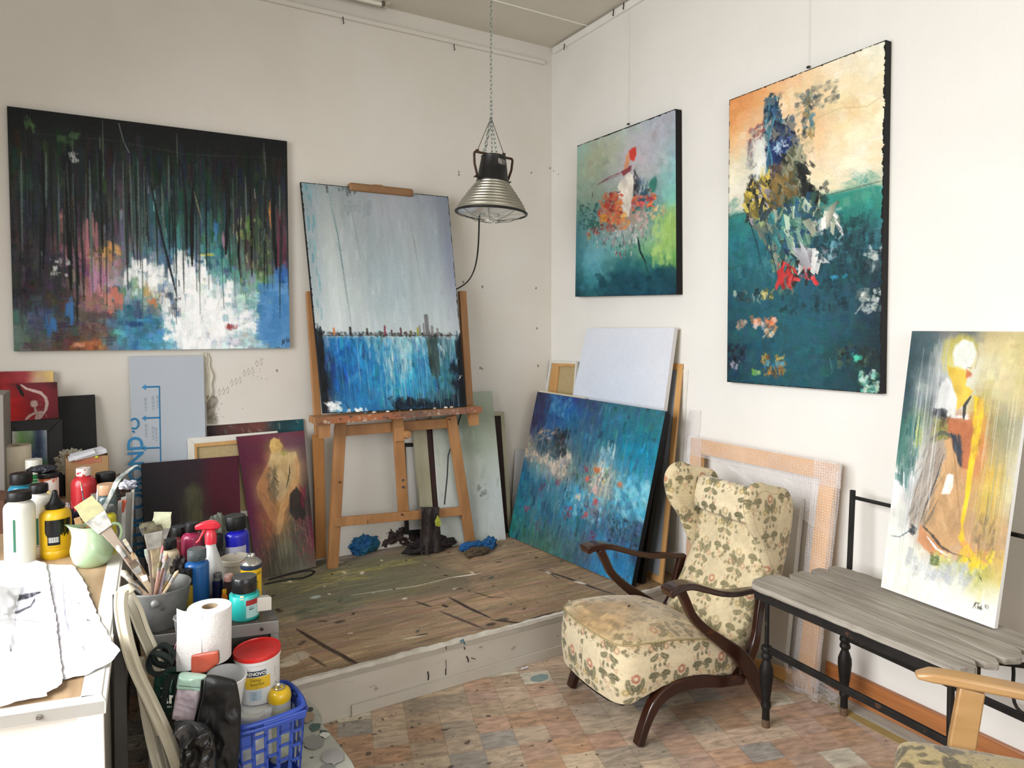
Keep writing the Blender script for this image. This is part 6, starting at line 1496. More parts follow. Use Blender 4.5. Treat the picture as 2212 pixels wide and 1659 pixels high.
# backrest
def loft(name, spine, hw, th, ex, nn_=330, nr=170, ucurve=1, bulge=0, wear=None, capr=.03):
    """stack of super-ellipse sections: spine (y, z) of the front surface"""
    sp, st = open_curve(spine, nr); f = st/st[-1]
    a = np.linspace(0, 2*PI, nn_)
    cs, sn = np.cos(a), np.sin(a)
    W0, T0_ = np.mean(hw), np.mean(th)/2
    af = np.linspace(0, 2*PI, 6001); fx_ = np.sign(np.cos(af))*np.abs(np.cos(af))**(2/ex); fy_ = np.sign(np.sin(af))*np.abs(np.sin(af))**(2/ex)
    sl = np.r_[0, np.cumsum(np.hypot(np.diff(fx_*W0), np.diff(fy_*T0_)))]; tt = np.linspace(0, sl[-1], nn_)
    ux = np.interp(tt, sl, fx_); uy = np.interp(tt, sl, fy_)
    W_ = np.interp(f, np.linspace(0, 1, len(hw)), hw); T_ = np.interp(f, np.linspace(0, 1, len(th)), th)
    e = np.clip(np.minimum(f, 1-f)*st[-1]/capr, 0, 1); e = np.sqrt(1-(1-e)**2)
    ty = np.gradient(sp[:, 0]); tz = np.gradient(sp[:, 1]); l = np.hypot(ty, tz); ty, tz = ty/l, tz/l
    ny_, nz_ = tz, -ty            # towards the front (+Y)
    c0 = sp-np.stack([ny_, nz_], -1)*(T_[:, None]/2)
    Wd = (W_-capr*(1-e))[:, None]; Td = (T_/2*np.maximum(e, .02))[:, None]
    X = ux[None]*Wd; d = uy[None]*Td*(1+bulge*(1-np.abs(ux[None])**2.5)*(uy[None] > 0))
    Y = c0[:, 0:1]+ny_[:, None]*d; Z = c0[:, 1:2]+nz_[:, None]*d
    P = np.stack([X, Y, Z], -1)
    arc = np.r_[0, np.cumsum(np.hypot(np.diff(ux*W_.mean()), np.diff(uy*T_.mean()/2)))]
    return P, np.broadcast_to(arc[None]+.0, X.shape), np.broadcast_to(st[:, None], X.shape)
P, U_, V_ = loft('b', [(-.452, .235), (-.50, .31), (-.555, .40), (-.60, .48), (-.64, .57), (-.662, .66), (-.675, .735)], [.222, .228, .222, .212, .205], [.10, .11, .10, .09], 5, bulge=.10)
fabric('backrest', P, U_+.02, V_, AC, .25+0*V_, wc='c2ae82')
P, U_, V_ = loft('h', [(-.634, .725), (-.622, .76), (-.630, .82), (-.650, .875), (-.668, .905)], [.203, .206, .206, .203], [.13, .155, .15, .12], 4.5, nr=90, bulge=.14, capr=.03)
fabric('headrest', P, U_+.075, V_+.06, AC)
# lower back panel (outside back)
G().hexa([(-.20, -.60, .22), (.20, -.60, .22), (.20, -.58, .22), (-.20, -.58, .22), (-.19, -.80, .84), (.19, -.80, .84), (.19, -.75, .84), (-.19, -.75, .84)]).build('outer_back', mat('plain_tan_cloth', 'b5a47a', 'a8976c', rough=.9, scale=30), AC, None, .02, 3)
wo = [(-.71, .49), (-.655, .55), (-.62, .62), (-.585, .69), (-.535, .76), (-.508, .83), (-.510, .895), (-.545, .937), (-.60, .945), (-.66, .925), (-.73, .908), (-.79, .885), (-.825, .82), (-.815, .72), (-.78, .60), (-.745, .51)]
wc_, wt_ = closed_curve(wo, 300)
for sg in (-1, 1):
    ctr = np.array([-.68, .76]); kk = np.concatenate([np.linspace(0, .8, 40), np.sin(np.linspace(math.asin(.8), PI/2, 26))])
    Ys, Zs_, Xs, Us, Vs = [], [], [], [], []
    for side in (1, -1):
        kseq = kk if side == 1 else kk[::-1]
        for k in kseq:
            y = ctr[0]+(wc_[:, 0]-ctr[0])*k; z = ctr[1]+(wc_[:, 1]-ctr[1])*k
            t = .025*(max(0, 1-k**5))**.5
            x = sg*(.215+.012)+side*(-sg)*t + sg*(y+.70)*.10
            Ys.append(y); Zs_.append(z); Xs.append(x); Us.append(y+.3*side); Vs.append(z)
    Pw = np.stack([np.array(Xs), np.array(Ys), np.array(Zs_)], -1)
    o = fabric('wing', Pw, np.array(Us)+.04*sg, np.array(Vs), AC, .18+0*np.array(Us), wc='a8925f')
# frame
def cstrip(pts, side, W_, H_, name, n=26, bev=.006):
    q, _ = open_curve(pts, n); Wn = np.interp(np.linspace(0, 1, n), np.linspace(0, 1, len(W_)), W_); Hn = np.interp(np.linspace(0, 1, n), np.linspace(0, 1, len(H_)), H_)
    return G().strip([Vector(p) for p in q], side, list(Wn), list(Hn)).build(name, m_mah, AC, 40, bev, 3)
for sg in (-1, 1):
    x = sg*.268
    cstrip([(x+sg*.012, -.075, .588), (x+sg*.008, -.12, .60), (x, -.19, .594), (x, -.27, .565), (x-sg*.002, -.35, .535), (x-sg*.01, -.44, .512), (x-sg*.02, -.53, .502), (x-sg*.028, -.62, .49)], (1, 0, 0), [.066, .060, .046, .042, .040, .036, .032], [.034, .028, .024, .024, .024, .022], 'arm')
    cstrip([(x, -.15, .585), (x, -.18, .53), (x, -.215, .465), (x, -.28, .40), (x, -.37, .33), (x, -.455, .262), (x, -.53, .175), (x, -.58, .09), (x, -.632, .002)], (1, 0, 0), [.030]*5, [.036, .034, .036, .042, .052, .066, .062, .052, .036], 'front_support')
    cstrip([(x-sg*.022, -.618, .495), (x-sg*.015, -.59, .39), (x-sg*.008, -.56, .28), (x, -.50, .20)], (1, 0, 0), [.028]*3, [.040, .036, .050], 'rear_support')
    x = sg*.236
    cstrip([(x, .018, .003), (x, .005, .04), (x, -.018, .09), (x, -.055, .145), (x, -.11, .18), (x, -.19, .192), (x, -.29, .182), (x, -.39, .155), (x, -.52, .135)], (1, 0, 0), [.038, .040, .042, .040, .038], [.034, .036, .048, .056, .056, .050, .048, .044], 'front_leg')
G().bb(-.24, .24, -.50, -.46, .14, .18).build('rear_rail', m_mah, AC, None, .004)

# ---------------------------------------------------------------- weathered bench
def woodgrain(name, cs, ax, rough=.75, bump=.5, along=.35, across=9):
    """greyed timber, grain running along axis ax (1 = y)"""
    m, nt, b = pbr(name); b.inputs['Roughness'].default_value = rough
    tc = nn(nt, 'ShaderNodeTexCoord'); mp = nn(nt, 'ShaderNodeMapping'); sc = [across*6]*3; sc[ax] = along*6; mp.inputs['Scale'].default_value = sc
    nt.links.new(tc.outputs['Object'], mp.inputs[0])
    n = nn(nt, 'ShaderNodeTexNoise'); n.inputs['Scale'].default_value = 1; n.inputs['Detail'].default_value = 8; n.inputs['Distortion'].default_value = .25; nt.links.new(mp.outputs[0], n.inputs['Vector'])
    r = nn(nt, 'ShaderNodeValToRGB'); r.color_ramp.elements[0].position = .3; r.color_ramp.elements[1].position = .72
    r.color_ramp.elements[0].color = lc(cs[0]); r.color_ramp.elements[1].color = lc(cs[2]); e_ = r.color_ramp.elements.new(.5); e_.color = lc(cs[1])
    n2 = nn(nt, 'ShaderNodeTexNoise'); n2.inputs['Scale'].default_value = 3.5; n2.inputs['Detail'].default_value = 4; nt.links.new(tc.outputs['Object'], n2.inputs['Vector'])
    mx = nn(nt, 'ShaderNodeMix', data_type='RGBA', blend_type='MULTIPLY'); mx.inputs[0].default_value = 1
    r2 = nn(nt, 'ShaderNodeValToRGB'); r2.color_ramp.elements[0].position = .35; r2.color_ramp.elements[1].position = .65; r2.color_ramp.elements[0].color = (.72, .70, .68, 1); r2.color_ramp.elements[1].color = (1.05, 1.05, 1.05, 1)
    nt.links.new(n.outputs['Fac'], r.inputs[0]); nt.links.new(n2.outputs['Fac'], r2.inputs[0]); nt.links.new(r.outputs[0], mx.inputs[6]); nt.links.new(r2.outputs[0], mx.inputs[7])
    nt.links.new(mx.outputs[2], b.inputs['Base Color'])
    bp = nn(nt, 'ShaderNodeBump'); bp.inputs['Strength'].default_value = bump; bp.inputs['Distance'].default_value = .003; nt.links.new(n.outputs['Fac'], bp.inputs['Height']); nt.links.new(bp.outputs[0], b.inputs['Normal'])
    MATS[name] = m
    return m
m_grey = woodgrain('weathered_planks', ('7d756b', '969085', 'a8a197'), 1)
m_bmet = mat('black_forged_metal', '191817', '24211f', rough=.55, metal=.3, scale=20, c3='4a3426', t3=.68, s3=18)
B0 = Vector((-.40, -2.68, 0))
bench = thing('bench', 'narrow bench of grey weathered planks on a black turned-leg metal frame', 'bench', B0)
Lx = [-.640, -.455, -.330, -.240, -.165]; Rx_ = [-.648, -.552, -.479, -.355, -.225]
random.seed(3)
yl = [-2.285, -2.320, -2.330, -2.345]; yr = [-3.075, -3.095, -3.11, -3.125]
for k in range(4):
    n = 34; ring = []
    lo, hi = [], []
    for i in range(n+1):
        f = i/n; y = yl[k]+(yr[k]-yl[k])*f
        a = Lx[k]+(Rx_[k]-Lx[k])*f+.003; b_ = Lx[k+1]+(Rx_[k+1]-Lx[k+1])*f-.003
        m_ = (a+b_)/2; r = 1.0
        if f > .94: r = math.sqrt(max(0, 1-((f-.94)/.06)**2))*.9+.1
        if f < .06: r = (.45 if k == 0 else .6)+(.55 if k == 0 else .4)*math.sqrt(max(0, 1-((.06-f)/.06)**2))
        ja = random.uniform(-.003, .003) if k == 0 else random.uniform(-.0008, .0008); jb = random.uniform(-.004, .004) if k == 3 else random.uniform(-.0008, .0008)
        if k == 3: jb += .022*math.sin(f*9)*math.sin(f*4)
        lo.append((m_+(a-m_)*r+ja, y)); hi.append((m_+(b_-m_)*r+jb, y))
    prof = lo+hi[::-1]
    zt1, zt0 = .621-.0012*k, .598
    M_ = len(prof); vs = [Vector((x, y, zt0))-B0 for x, y in prof]+[Vector((x, y, zt1))-B0 for x, y in prof]
    half = n+1
    fs = [(i, i+1, M_-2-i, M_-1-i) for i in range(n)]+[(M_+i, M_+M_-1-i, M_+M_-2-i, M_+i+1) for i in range(n)]+[(i, M_+i, M_+(i+1) % M_, (i+1) % M_) for i in range(M_)]
    g = G(); g.add(vs, fs); g.build('plank', m_grey, bench, None, .003, 2)
bo = lambda x, y, z: Vector((x, y, z))-B0
turned = [(.012, .33), (.020, .325), (.022, .312), (.016, .300), (.021, .290), (.021, .282), (.013, .272), (.017, .262), (.026, .235), (.027, .215), (.022, .16), (.016, .115), (.015, .10), (.019, .09), (.019, .082), (.014, .072), (.015, .03), (.013, .0)]
for x, y, top in ((-.49, -2.268, .60), (-.125-.02, -2.375, .60)):
    T = Matrix.Translation(bo(x, y, 0))
    g = G(); g.lathe([(r, z) for r, z in turned], 16, T)
    if x < -.3: g.lathe([(.009, .60), (.009, .33)], 10, T)
    else: g.lathe([(.0135, .595), (.0135, .45), (.018, .44), (.016, .40), (.013, .385), (.019, .375), (.023, .355), (.020, .335)], 14, T)
    o = g.build('leg', m_bmet, bench, 50)
    G().lathe([(.0155, .032), (.016, .0)], 12, T).build('leg_tip', mat('worn_wood_tip', '5c4632', rough=.7), o)
for x, y in ((-.49, -2.955), (-.145, -3.34)):
    G().lathe([(.007, .0), (.009, .2), (.011, .53), (.013, .555), (.012, .598)], 10, Matrix.Translation(bo(x, y, 0))).build('leg', m_bmet, bench, 50)
for a, b_, wd, ht, nm in (((-.49, -2.27, .315), (-.49, -2.955, .30), .014, .026, 'stretcher'), ((-.145, -2.375, .325), (-.145, -3.34, .297), .014, .026, 'stretcher'),
                      ((-.612, -2.31, .577), (-.622, -3.04, .577), .014, .036, 'seat_rail'), ((-.20, -2.36, .582), (-.20, -3.06, .582), .014, .03, 'seat_rail'),
                      ((-.60, -2.31, .578), (-.17, -2.40, .578), .03, .016, 'seat_rail'), ((-.60, -3.0, .578), (-.18, -3.04, .578), .03, .016, 'seat_rail'),
                      ((-.145, -2.66, .31), (-.165, -2.66, .58), .010, .010, 'brace'), ((-.49, -2.955, .575), (-.145, -3.34, .575), .02, .012, 'seat_rail')):
    G().bar(bo(*a), bo(*b_), wd, ht).build(nm, m_bmet, bench, None, .002)
G().bar(bo(-.125, -2.375, .60), bo(-.112, -2.375, .925), .017, .017).build('back_post', m_bmet, bench, None, .002)
G().bar(bo(-.112, -2.375, .896), bo(-.112, -3.3, .896), .012, .014).build('back_rail', m_bmet, bench, None, .002)
G().bar(bo(-.125, -3.3, .60), bo(-.112, -3.3, .925), .017, .017).bar(bo(-.125, -3.3, .59), bo(-.145, -3.05, .58), .012, .012).build('back_post', m_bmet, bench, None, .002)
q, _ = open_curve([(-.30, -2.345, .565), (-.30, -2.352, .48), (-.30, -2.385, .435), (-.30, -2.43, .425), (-.30, -2.46, .43), (-.30, -2.455, .45)], 22)
G().tube([Vector(p)-B0 for p in q], .0055, 7).build('scroll', m_bmet, bench, 60)
q, _ = open_curve([(-.22, -2.95, .57), (-.20, -2.985, .545), (-.20, -3.0, .48), (-.20, -3.0, .40), (-.20, -3.015, .355), (-.20, -3.06, .345), (-.20, -3.12, .36)], 26)
G().tube([Vector(p)-B0 for p in q], .0055, 7).build('scroll', m_bmet, bench, 60)
G().tube([bo(-.42, -3.0, .57), bo(-.42, -3.0, .50)], .005, 7).build('pin', m_bmet, bench, 60)

# ---------------------------------------------------------------- second armchair at the lower right edge
tip2, rear2 = at(1968, 1452, 'z', .66), at(2212, 1490, 'z', .66)
f2 = (tip2-rear2).normalized(); s2 = Vector((-f2.y, f2.x, 0))   # s2 = towards the photographer's side
A2 = tip2-f2*.085+s2*.045; A2.z = 0
rz2 = math.atan2(f2.y, f2.x)-PI/2
ch2 = thing('armchair', 'light wooden armchair with tan and olive leaf-patterned seat, cut off at the lower right', 'armchair', A2, rz2)
# local: +Y = f2 (front), -X = towards photographer
m_lw = mat('honey_beech', 'b08a5c', 'a07a4c', rough=.4, scale=4, stretch=(5, .8, 5), coat=.3, c3='8a5f32', t3=.68, s3=8)
bold = sampler(tile_art('a8935c', 17, '4c4120', '3c3218', '6f6136', '6c5e34', '8a7848', 170, 250), .0019)
def rnd(n): return n
# seat: front far corner at local (0, 0); width .50 to -X, depth .50 to -Y
o2 = [(.03, .0), (.0, .035), (-.10, .05), (-.26, .055), (-.42, .05), (-.52, .03), (-.55, -.02), (-.56, -.2), (-.55, -.42), (-.50, -.50), (-.26, -.52), (-.02, -.50), (.03, -.42), (.04, -.2)]
oc2, ot2 = closed_curve(o2, 420)
kk = np.concatenate([np.linspace(0, .85, 60), np.sin(np.linspace(math.asin(.85), PI/2, 24))])[::-1][:, None]
X = -.26+(oc2[None, :, 0]+.26)*kk; Y = -.22+(oc2[None, :, 1]+.22)*kk
Z = .440+.062*np.sqrt(np.clip(1-kk**6, 0, 1))+.012*(1-kk**2)+0*X
fabric('seat_top', np.stack([X+.02, Y+.085, Z], -1), X, Y, ch2, None, bold)
v = np.linspace(0, 1, 40)[:, None]
Ps = np.stack([oc2[None, :, 0]+.02+0*v, oc2[None, :, 1]+.085+0*v, .440-.09*v+0*oc2[None, :, 0]], -1)
fabric('seat_side', Ps, np.broadcast_to(ot2[None], (40, 420)), Ps[..., 2], ch2, None, bold)
for xx in (.045, -.565):
    g = G(); q, _ = open_curve([(xx, .075, .655), (xx, .02, .662), (xx, -.15, .655), (xx, -.35, .640), (xx, -.55, .625)], 18)
    g.strip([Vector(p) for p in q], (1, 0, 0), list(np.interp(np.linspace(0, 1, 18), [0, .06, .2, 1], [.030, .052, .056, .045])), list(np.interp(np.linspace(0, 1, 18), [0, .06, 1], [.014, .026, .026]))); g.build('arm', m_lw, ch2, 40, .008, 3)
    g = G(); q, _ = open_curve([(xx, -.055, .642), (xx, -.045, .56), (xx, -.035, .46), (xx, -.045, .36), (xx, -.03, .003)], 18)
    g.strip([Vector(p) for p in q], (1, 0, 0), [.030]*18, list(np.interp(np.linspace(0, 1, 18), [0, .3, .6, 1], [.058, .062, .066, .040]))); g.build('front_leg', m_lw, ch2, 40, .004)
    G().strip([Vector((xx, -.60, .003)), Vector((xx, -.54, .30)), Vector((xx, -.60, .62)), Vector((xx, -.70, .95))], (1, 0, 0), .03, .045).build('rear_leg', m_lw, ch2, None, .004)
G().bb(-.53, .03, -.50, .09, .27, .352).build('seat_frame', m_lw, ch2, None, .006)
G().hexa([(-.54, -.56, .42), (.02, -.56, .42), (.02, -.50, .42), (-.54, -.50, .42), (-.54, -.72, .92), (.02, -.72, .92), (.02, -.66, .92), (-.54, -.66, .92)]).build('backrest', mat('olive_leaf_cloth', 'a8935c', '5e5230', rough=.9, scale=22, lo=.45, hi=.55), ch2, None, .02, 3)
# ---------------------------------------------------------------- work table at the left
TZ = .78
m_lam = woodgrain('pale_oak_laminate', ('a88c6c', 'b89b7a', 'c0a484'), 1, rough=.5, bump=.1, along=.3, across=5)
m_tw = mat('white_table_paint', 'e6e4de', 'dedad0', rough=.5, scale=4, c3='a8a298', t3=.74, s3=24)
tb = thing('work_table', 'long white work table with oak top along the left, covered in bottles and drawings', 'table', (-3.2, -1.3, 0))
T0 = Vector((-3.2, -1.3, 0))
NR, NL, FR, FL = Vector((-2.738, -2.344, 0)), Vector((-3.75, -2.12, 0)), Vector((-2.630, -.17, 0)), Vector((-3.75, -.17, 0))
def quadp(g, a, b_, c, d, z0, z1): return g.hexa([p+Vector((0, 0, z0))-T0 for p in (a, b_, c, d)]+[p+Vector((0, 0, z1))-T0 for p in (a, b_, c, d)])
quadp(G(), NL, NR, FR, FL, TZ-.028, TZ-.001).build('core', m_tw, tb)
ix = Vector((-.040, 0, 0)); iy = Vector((-.008, .036, 0))
quadp(G(), NL+iy, NR+ix+iy, FR+ix, FL, TZ-.002, TZ).build('table_top', m_lam, tb)
quadp(G(), NL, NR, NR+ix*0+iy, NL+iy, TZ-.03, TZ+.0015).build('edge_strip', m_tw, tb, None, .002)
quadp(G(), NR+ix+iy, NR+iy*.9, FR, FR+ix, TZ-.03, TZ+.0015).build('edge_strip', m_tw, tb, None, .002)
dv = (NL-NR).normalized()
o_ = Vector((.002, .014, 0))
quadp(G(), NL+o_, NR+o_+dv*.014, NR+o_*3+dv*.014, NL+o_*3, .02, TZ-.03).build('front_panel', m_tw, tb)
quadp(G(), NR+dv*.055, NR+dv*.004, NR+dv*.004+Vector((0, .05, 0)), NR+dv*.055+Vector((0, .05, 0)), 0, TZ-.03).build('corner_post', m_tw, tb, None, .002)
quadp(G(), NR+Vector((-.024, .052, 0)), NR+Vector((-.010, .052, 0)), FR+Vector((-.004, 0, 0)), FR+Vector((-.02, 0, 0)), 0, TZ-.03).build('side_panel', mat('grey_side_panel', '8e8a80', '7c786e', rough=.6, scale=3), tb)
quadp(G(), FL, FR, FR+Vector((0, -.03, 0)), FL+Vector((0, -.03, 0)), 0, TZ-.03).build('rear_panel', m_tw, tb)
p = at(131, 1540, 'z', TZ-.014)
G().lathe([(.006, 0), (.006, .003), (.003, .004), (0, .003)], 10, Matrix.Translation(NR+dv*.125+Vector((0, -.001, TZ-.014))-T0) @ Matrix.Rotation(PI/2, 4, 'X')).build('screw', mat('steel', '8c8880', metal=.8, rough=.4), tb)
# dark partition standing between table and folded chair
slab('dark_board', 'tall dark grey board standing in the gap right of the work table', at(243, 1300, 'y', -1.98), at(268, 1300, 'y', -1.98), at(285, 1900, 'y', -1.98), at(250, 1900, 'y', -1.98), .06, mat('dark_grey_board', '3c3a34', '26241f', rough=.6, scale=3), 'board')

# ---- drawings on the table
def sheet(name, label, rows, art, z, n=60, cat='drawing', curl=None, alpha=None, m=None):
    """rows: (v, u_left, u_right) of the sheet outline on the table plane"""
    h, w_ = art.a.shape[:2]; rows = sorted(rows); vs = [r[0] for r in rows]
    V_ = np.linspace(vs[0], vs[-1], h); L_ = np.interp(V_, vs, [r[1] for r in rows]); R_ = np.interp(V_, vs, [r[2] for r in rows])
    R_ = R_+np.array([noise.noise(Vector((v_*.11, z*99, 0)))*3.2+noise.noise(Vector((v_*.5, z*99, 3)))*1.2 for v_ in V_])
    P = np.zeros((h, w_, 3)); u = np.linspace(0, 1, w_)
    for i in range(h):
        for j in range(w_):
            uu = L_[i]+(R_[i]-L_[i])*u[j]; q = at(uu, V_[i], 'z', z)
            dz = .0035*noise.noise(Vector((uu*.02, V_[i]*.02, z*50)))+.002*noise.noise(Vector((uu*.06, V_[i]*.06, z*50)))+.003
            if curl: dz += curl(uu, V_[i])
            P[i, j] = (q.x, q.y, z+dz)
    org = P.reshape(-1, 3).mean(0); org[2] = z
    idx = np.arange(h*w_).reshape(h, w_); F = np.stack([idx[:-1, :-1], idx[1:, :-1], idx[1:, 1:], idx[:-1, 1:]], -1).reshape(-1, 4)
    o = mk(name, P.reshape(-1, 3)-org, F, m or mat_attr('drawing_paper', rough=.8, bump=.05), None, 180, art.a.reshape(-1, 3)); o.location = org
    return tag(o, label, cat)
A = Art(110, 140, ['dcdce2 dadae0 d8d8e0', 'd8d7de d6d6de dcdce2', 'e0e0e4 dedee2 e0e0e4'], 201); A.warp(.03, .03, 4, 4); A.tone(.02, 8, 8)
A.line([(.45, .12), (.30, .45), (.28, .7)], .03, '9c9aa8', .8); A.line([(.72, .48), (.8, .49)], .022, '3c3a44', .9); A.line([(.62, .33), (.72, .345)], .012, '6c6a74', .8); A.dabs(10, '8a8892', .02, .05, .3, (.35, .7, .5, .75), .3, .5)
sheet('drawing', 'torn sheet of white paper on the table, its corner hanging over the right edge', [(1221, 90, 150), (1226, 92, 163), (1245, 95, 172), (1268, 100, 188), (1300, 104, 198), (1320, 108, 206), (1345, 112, 218), (1368, 116, 232), (1400, 120, 248), (1422, 124, 262), (1432, 126, 244), (1445, 130, 218), (1460, 133, 185), (1469, 136, 142)], A, TZ+.003, curl=lambda u, v: .02*max(0, (u-225)/40)**2)
A = Art(150, 170, ['dedee4 dadae0 dcdce2 dedee4', 'd8d6de d4d2da d8d7de dedee2', 'dedee2 e0e0e4 e2e2e6 e2e2e6', 'e2e2e6 e2e2e6 e4e4e6 e2e2e6'], 202); A.warp(.03, .03, 4, 4)
A.line([(.0, .085), (.06, .078), (.17, .076)], .055, 'd83c34', .95, .3)
for k in range(16):
    a = A.R.rand(); A.line([(.35+.1*a, .19+.05*A.R.rand()), (.48, .24+.04*A.R.rand()), (.62+.15*A.R.rand(), .22+.03*A.R.rand()), (.85, .22)], .014, ['3c3c44', '5c5c64', '24242c'][k % 3], .8)
for k in range(10):
    A.line([(.36, .33+.01*k*.6), (.46+.02*A.R.rand(), .30+.02*A.R.rand()), (.47, .26), (.42, .25)], .016, '2c2c34', .8)
    A.line([(.3, .37), (.5, .36-.01*A.R.rand()), (.68, .31), (.76, .25+.02*A.R.rand())], .012, '4c4c54', .8)
A.line([(.0, .42), (.4, .40), (.8, .42)], .009, '7c7c88', .8)
for k in range(5): A.line([(.0, .56+.01*k), (.22, .55), (.36, .57+.01*k), (.38, .62)], .011, '5c5c60', .8)
A.line([(.0, .68), (.3, .665)], .009, '74747c', .8); A.line([(.8, .42), (.70, .58), (.55, .68), (.2, .76)], .004, 'b8b8bc', .5); A.line([(.02, .8), (.3, .72), (.5, .66)], .004, 'b0b0b0', .5)
A.dabs(16, 'd8d8e0 c8c8d4', .04, .1, .3, (.3, .18, .8, .3), .3, .35)
sheet('drawing', 'large white sheet with charcoal sketch and red blot on the work table', [(1212, -40, 72), (1218, -40, 98), (1240, -40, 104), (1270, -40, 108), (1300, -40, 113), (1335, -40, 121), (1370, -40, 124), (1410, -40, 129), (1468, -40, 136), (1480, -40, 132), (1490, -40, 122), (1498, -40, 101), (1506, -40, 101), (1516, -40, 50), (1530, -40, -5)], A, TZ+.008)
A = Art(40, 90, ['c9c9c4 bdbdb8', 'b4b4b0 c4c4c0', 'd4d4d0 d8d8d4', 'dcdcd8 e0e0dc'], 203); A.tone(.04)
m_tr = mat_attr('tracing_paper', rough=.4, bump=0)
m_tr.node_tree.nodes['Principled BSDF'].inputs['Alpha'].default_value = .55
sheet('tracing_sheet', 'strip of greyish tracing paper lying over the sketches at the left edge', [(1267, -40, 47), (1310, -40, 36), (1400, -40, 22), (1500, -40, 2)], A, TZ+.014, m=m_tr, cat='paper')

# ---------------------------------------------------------------- bottles, jars and cans
def plastic(n, c, c2=None, rough=.35, **k): return mat(n, c, c2, rough=rough, scale=9, coat=.25, **k)
m_bcap = mat('black_plastic', '0e0e0e', '171615', rough=.42, scale=9)
m_wplast = plastic('white_bottle_plastic', 'dcdad0', 'd6d2c6', sss=0)
FRONT = -PI/2
def bottle(name, label, cat, x, y, z, r, H, hc, rc, mb, mc, hs=.78, nr=.55, group=None, lid_ribs=False, rz=None, base=.94, shoulder=3):
    """H total height, hc cap height, rc cap radius, hs shoulder start as share of the body height"""
    t = thing(name, label, cat, (x, y, z), faceyaw(x, y) if rz is None else rz, group)
    hb = H-hc; s0 = hb*hs; n_ = max(nr*r, rc*.82)
    pr = [(0, .002), (r*base*.9, 0), (r*base, .002), (r, .010), (r, s0)]
    for i in range(1, shoulder+3):
        f = i/(shoulder+2); pr.append((r+(n_-r)*(1-math.cos(f*PI/2)), s0+(hb-.006-s0)*math.sin(f*PI/2)))
    pr += [(n_, hb+.004)]
    G().lathe(pr, 32).build('body', mb, t, 50)
    g = G(); g.lathe([(rc*.98, hb), (rc, hb+.002), (rc, H-.004), (rc*.94, H), (rc*.5, H-.0008), (0, H-.001)], 32)
    if lid_ribs:
        for k in range(26):
            a = 2*PI*k/26; g.box((rc*math.cos(a), rc*math.sin(a), (hb+H)/2), (.0016, .0016, hc*.8), None)
    g.build('cap', mc, t, 40)
    return t
def label_on(t, r, z0, z1, w, m, a=0, name='label', bulge=.0006):
    g = G(); da = w/2/r; cylpatch(g, r+bulge, FRONT+a-da, FRONT+a+da, z0, z1, 16); return g.build(name, m, t, 60)
def text_on(t, s, size, r, z, m, a=0, rot=0, name='lettering', bold=0, bulge=.0012):
    return textmesh(s, size, cylmap(r+bulge, FRONT+a, z, rot), name, m, t, bold)
# the table row
w1 = bottle('paint_bottle', 'tall white bottle with black cap, front left of the bottles on the table', 'bottle', -2.988, -1.205, TZ, .046, .252, .030, .036, m_wplast, m_bcap, .86)
label_on(w1, .046, .055, .165, .007, mat('green_ink', '2c6a52', rough=.5), a=-.35)
textmesh('IIIIIIIIII', .012, cylmap(.0468, FRONT-.62, .11, PI/2), 'lettering', mat('grey_ink', '8c9088', rough=.6), w1)
w2 = bottle('paint_bottle', 'white bottle with glossy black cap and green lettered label, behind the yellow bottle', 'bottle', -2.940, -1.095, TZ, .044, .248, .030, .029, m_wplast, m_bcap, .84)
label_on(w2, .044, .040, .135, .045, mat('green_label', '1d6a4c', '226e50', rough=.5), a=.28)
text_on(w2, 'boesner', .036, .044, .088, mat('white_ink', 'e8e6dc', rough=.5), a=.32, rot=PI/2, bold=.0008)
label_on(w2, .044, .034, .036, .045, mat('dark_ink', '2c2c2a', rough=.5), a=.28, name='stripe')
y1 = thing('paint_bottle', 'yellow squeeze bottle with black cone cap and black paint spilled down it', 'bottle', (-2.889, -1.168, TZ), faceyaw(-2.889, -1.168))
m_yel = plastic('yellow_plastic', 'e0b416', 'd8a912')
G().lathe([(0, .001), (.044, 0), (.049, .010), (.0495, .028), (.0480, .03), (.0495, .034), (.0495, .145), (.047, .158), (.040, .168), (.028, .172), (.027, .178)], 32).build('body', m_yel, y1, 50)
G().lathe([(.030, .172), (.031, .184), (.024, .190), (.016, .200), (.012, .212), (.009, .222), (.0085, .232), (.004, .236), (0, .236)], 24).build('cap', m_bcap, y1, 50)
G().lathe([(0, 0), (.006, .001), (.006, .010), (0, .012)], 12, Matrix.Translation((-.012, 0, .226)) @ Matrix.Rotation(-1.0, 4, 'Y')).build('nozzle_plug', mat('ivory_plastic', 'c8b078', rough=.5), y1, 50)
g = G(); P = [[], []]
N = 44; a0, a1 = FRONT-.66, FRONT+1.05
R5 = random.Random(5)
for i in range(N+1):
    a = a0+(a1-a0)*i/N; d = .098-.010*abs(math.sin(i*.55))-.012*R5.random()-(.018 if 11 < i < 17 else 0)+(.008 if i < 4 or i > 38 else 0)
    P[0].append((.0507*math.cos(a), .0507*math.sin(a), .140)); P[1].append((.0507*math.cos(a), .0507*math.sin(a), d))
g.grid(P); g.build('black_paint_run', plastic('wet_black', '0e0e0e', '181716', .2), y1, 60)
label_on(y1, .0497, .052, .098, .038, m_bcap, a=-.12)
label_on(y1, .0497, .062, .080, .030, mat('barcode_white', 'c4c4c0', rough=.5), a=-.12, name='barcode', bulge=.0012)
g = G()
for k in range(13):
    if k % 3 != 1: da = (-.013+k*.0022)/.05; cylpatch(g, .0512, FRONT-.12+da, FRONT-.12+da+.018, .064, .079, 1)
g.build('barcode_bars', m_bcap, y1)
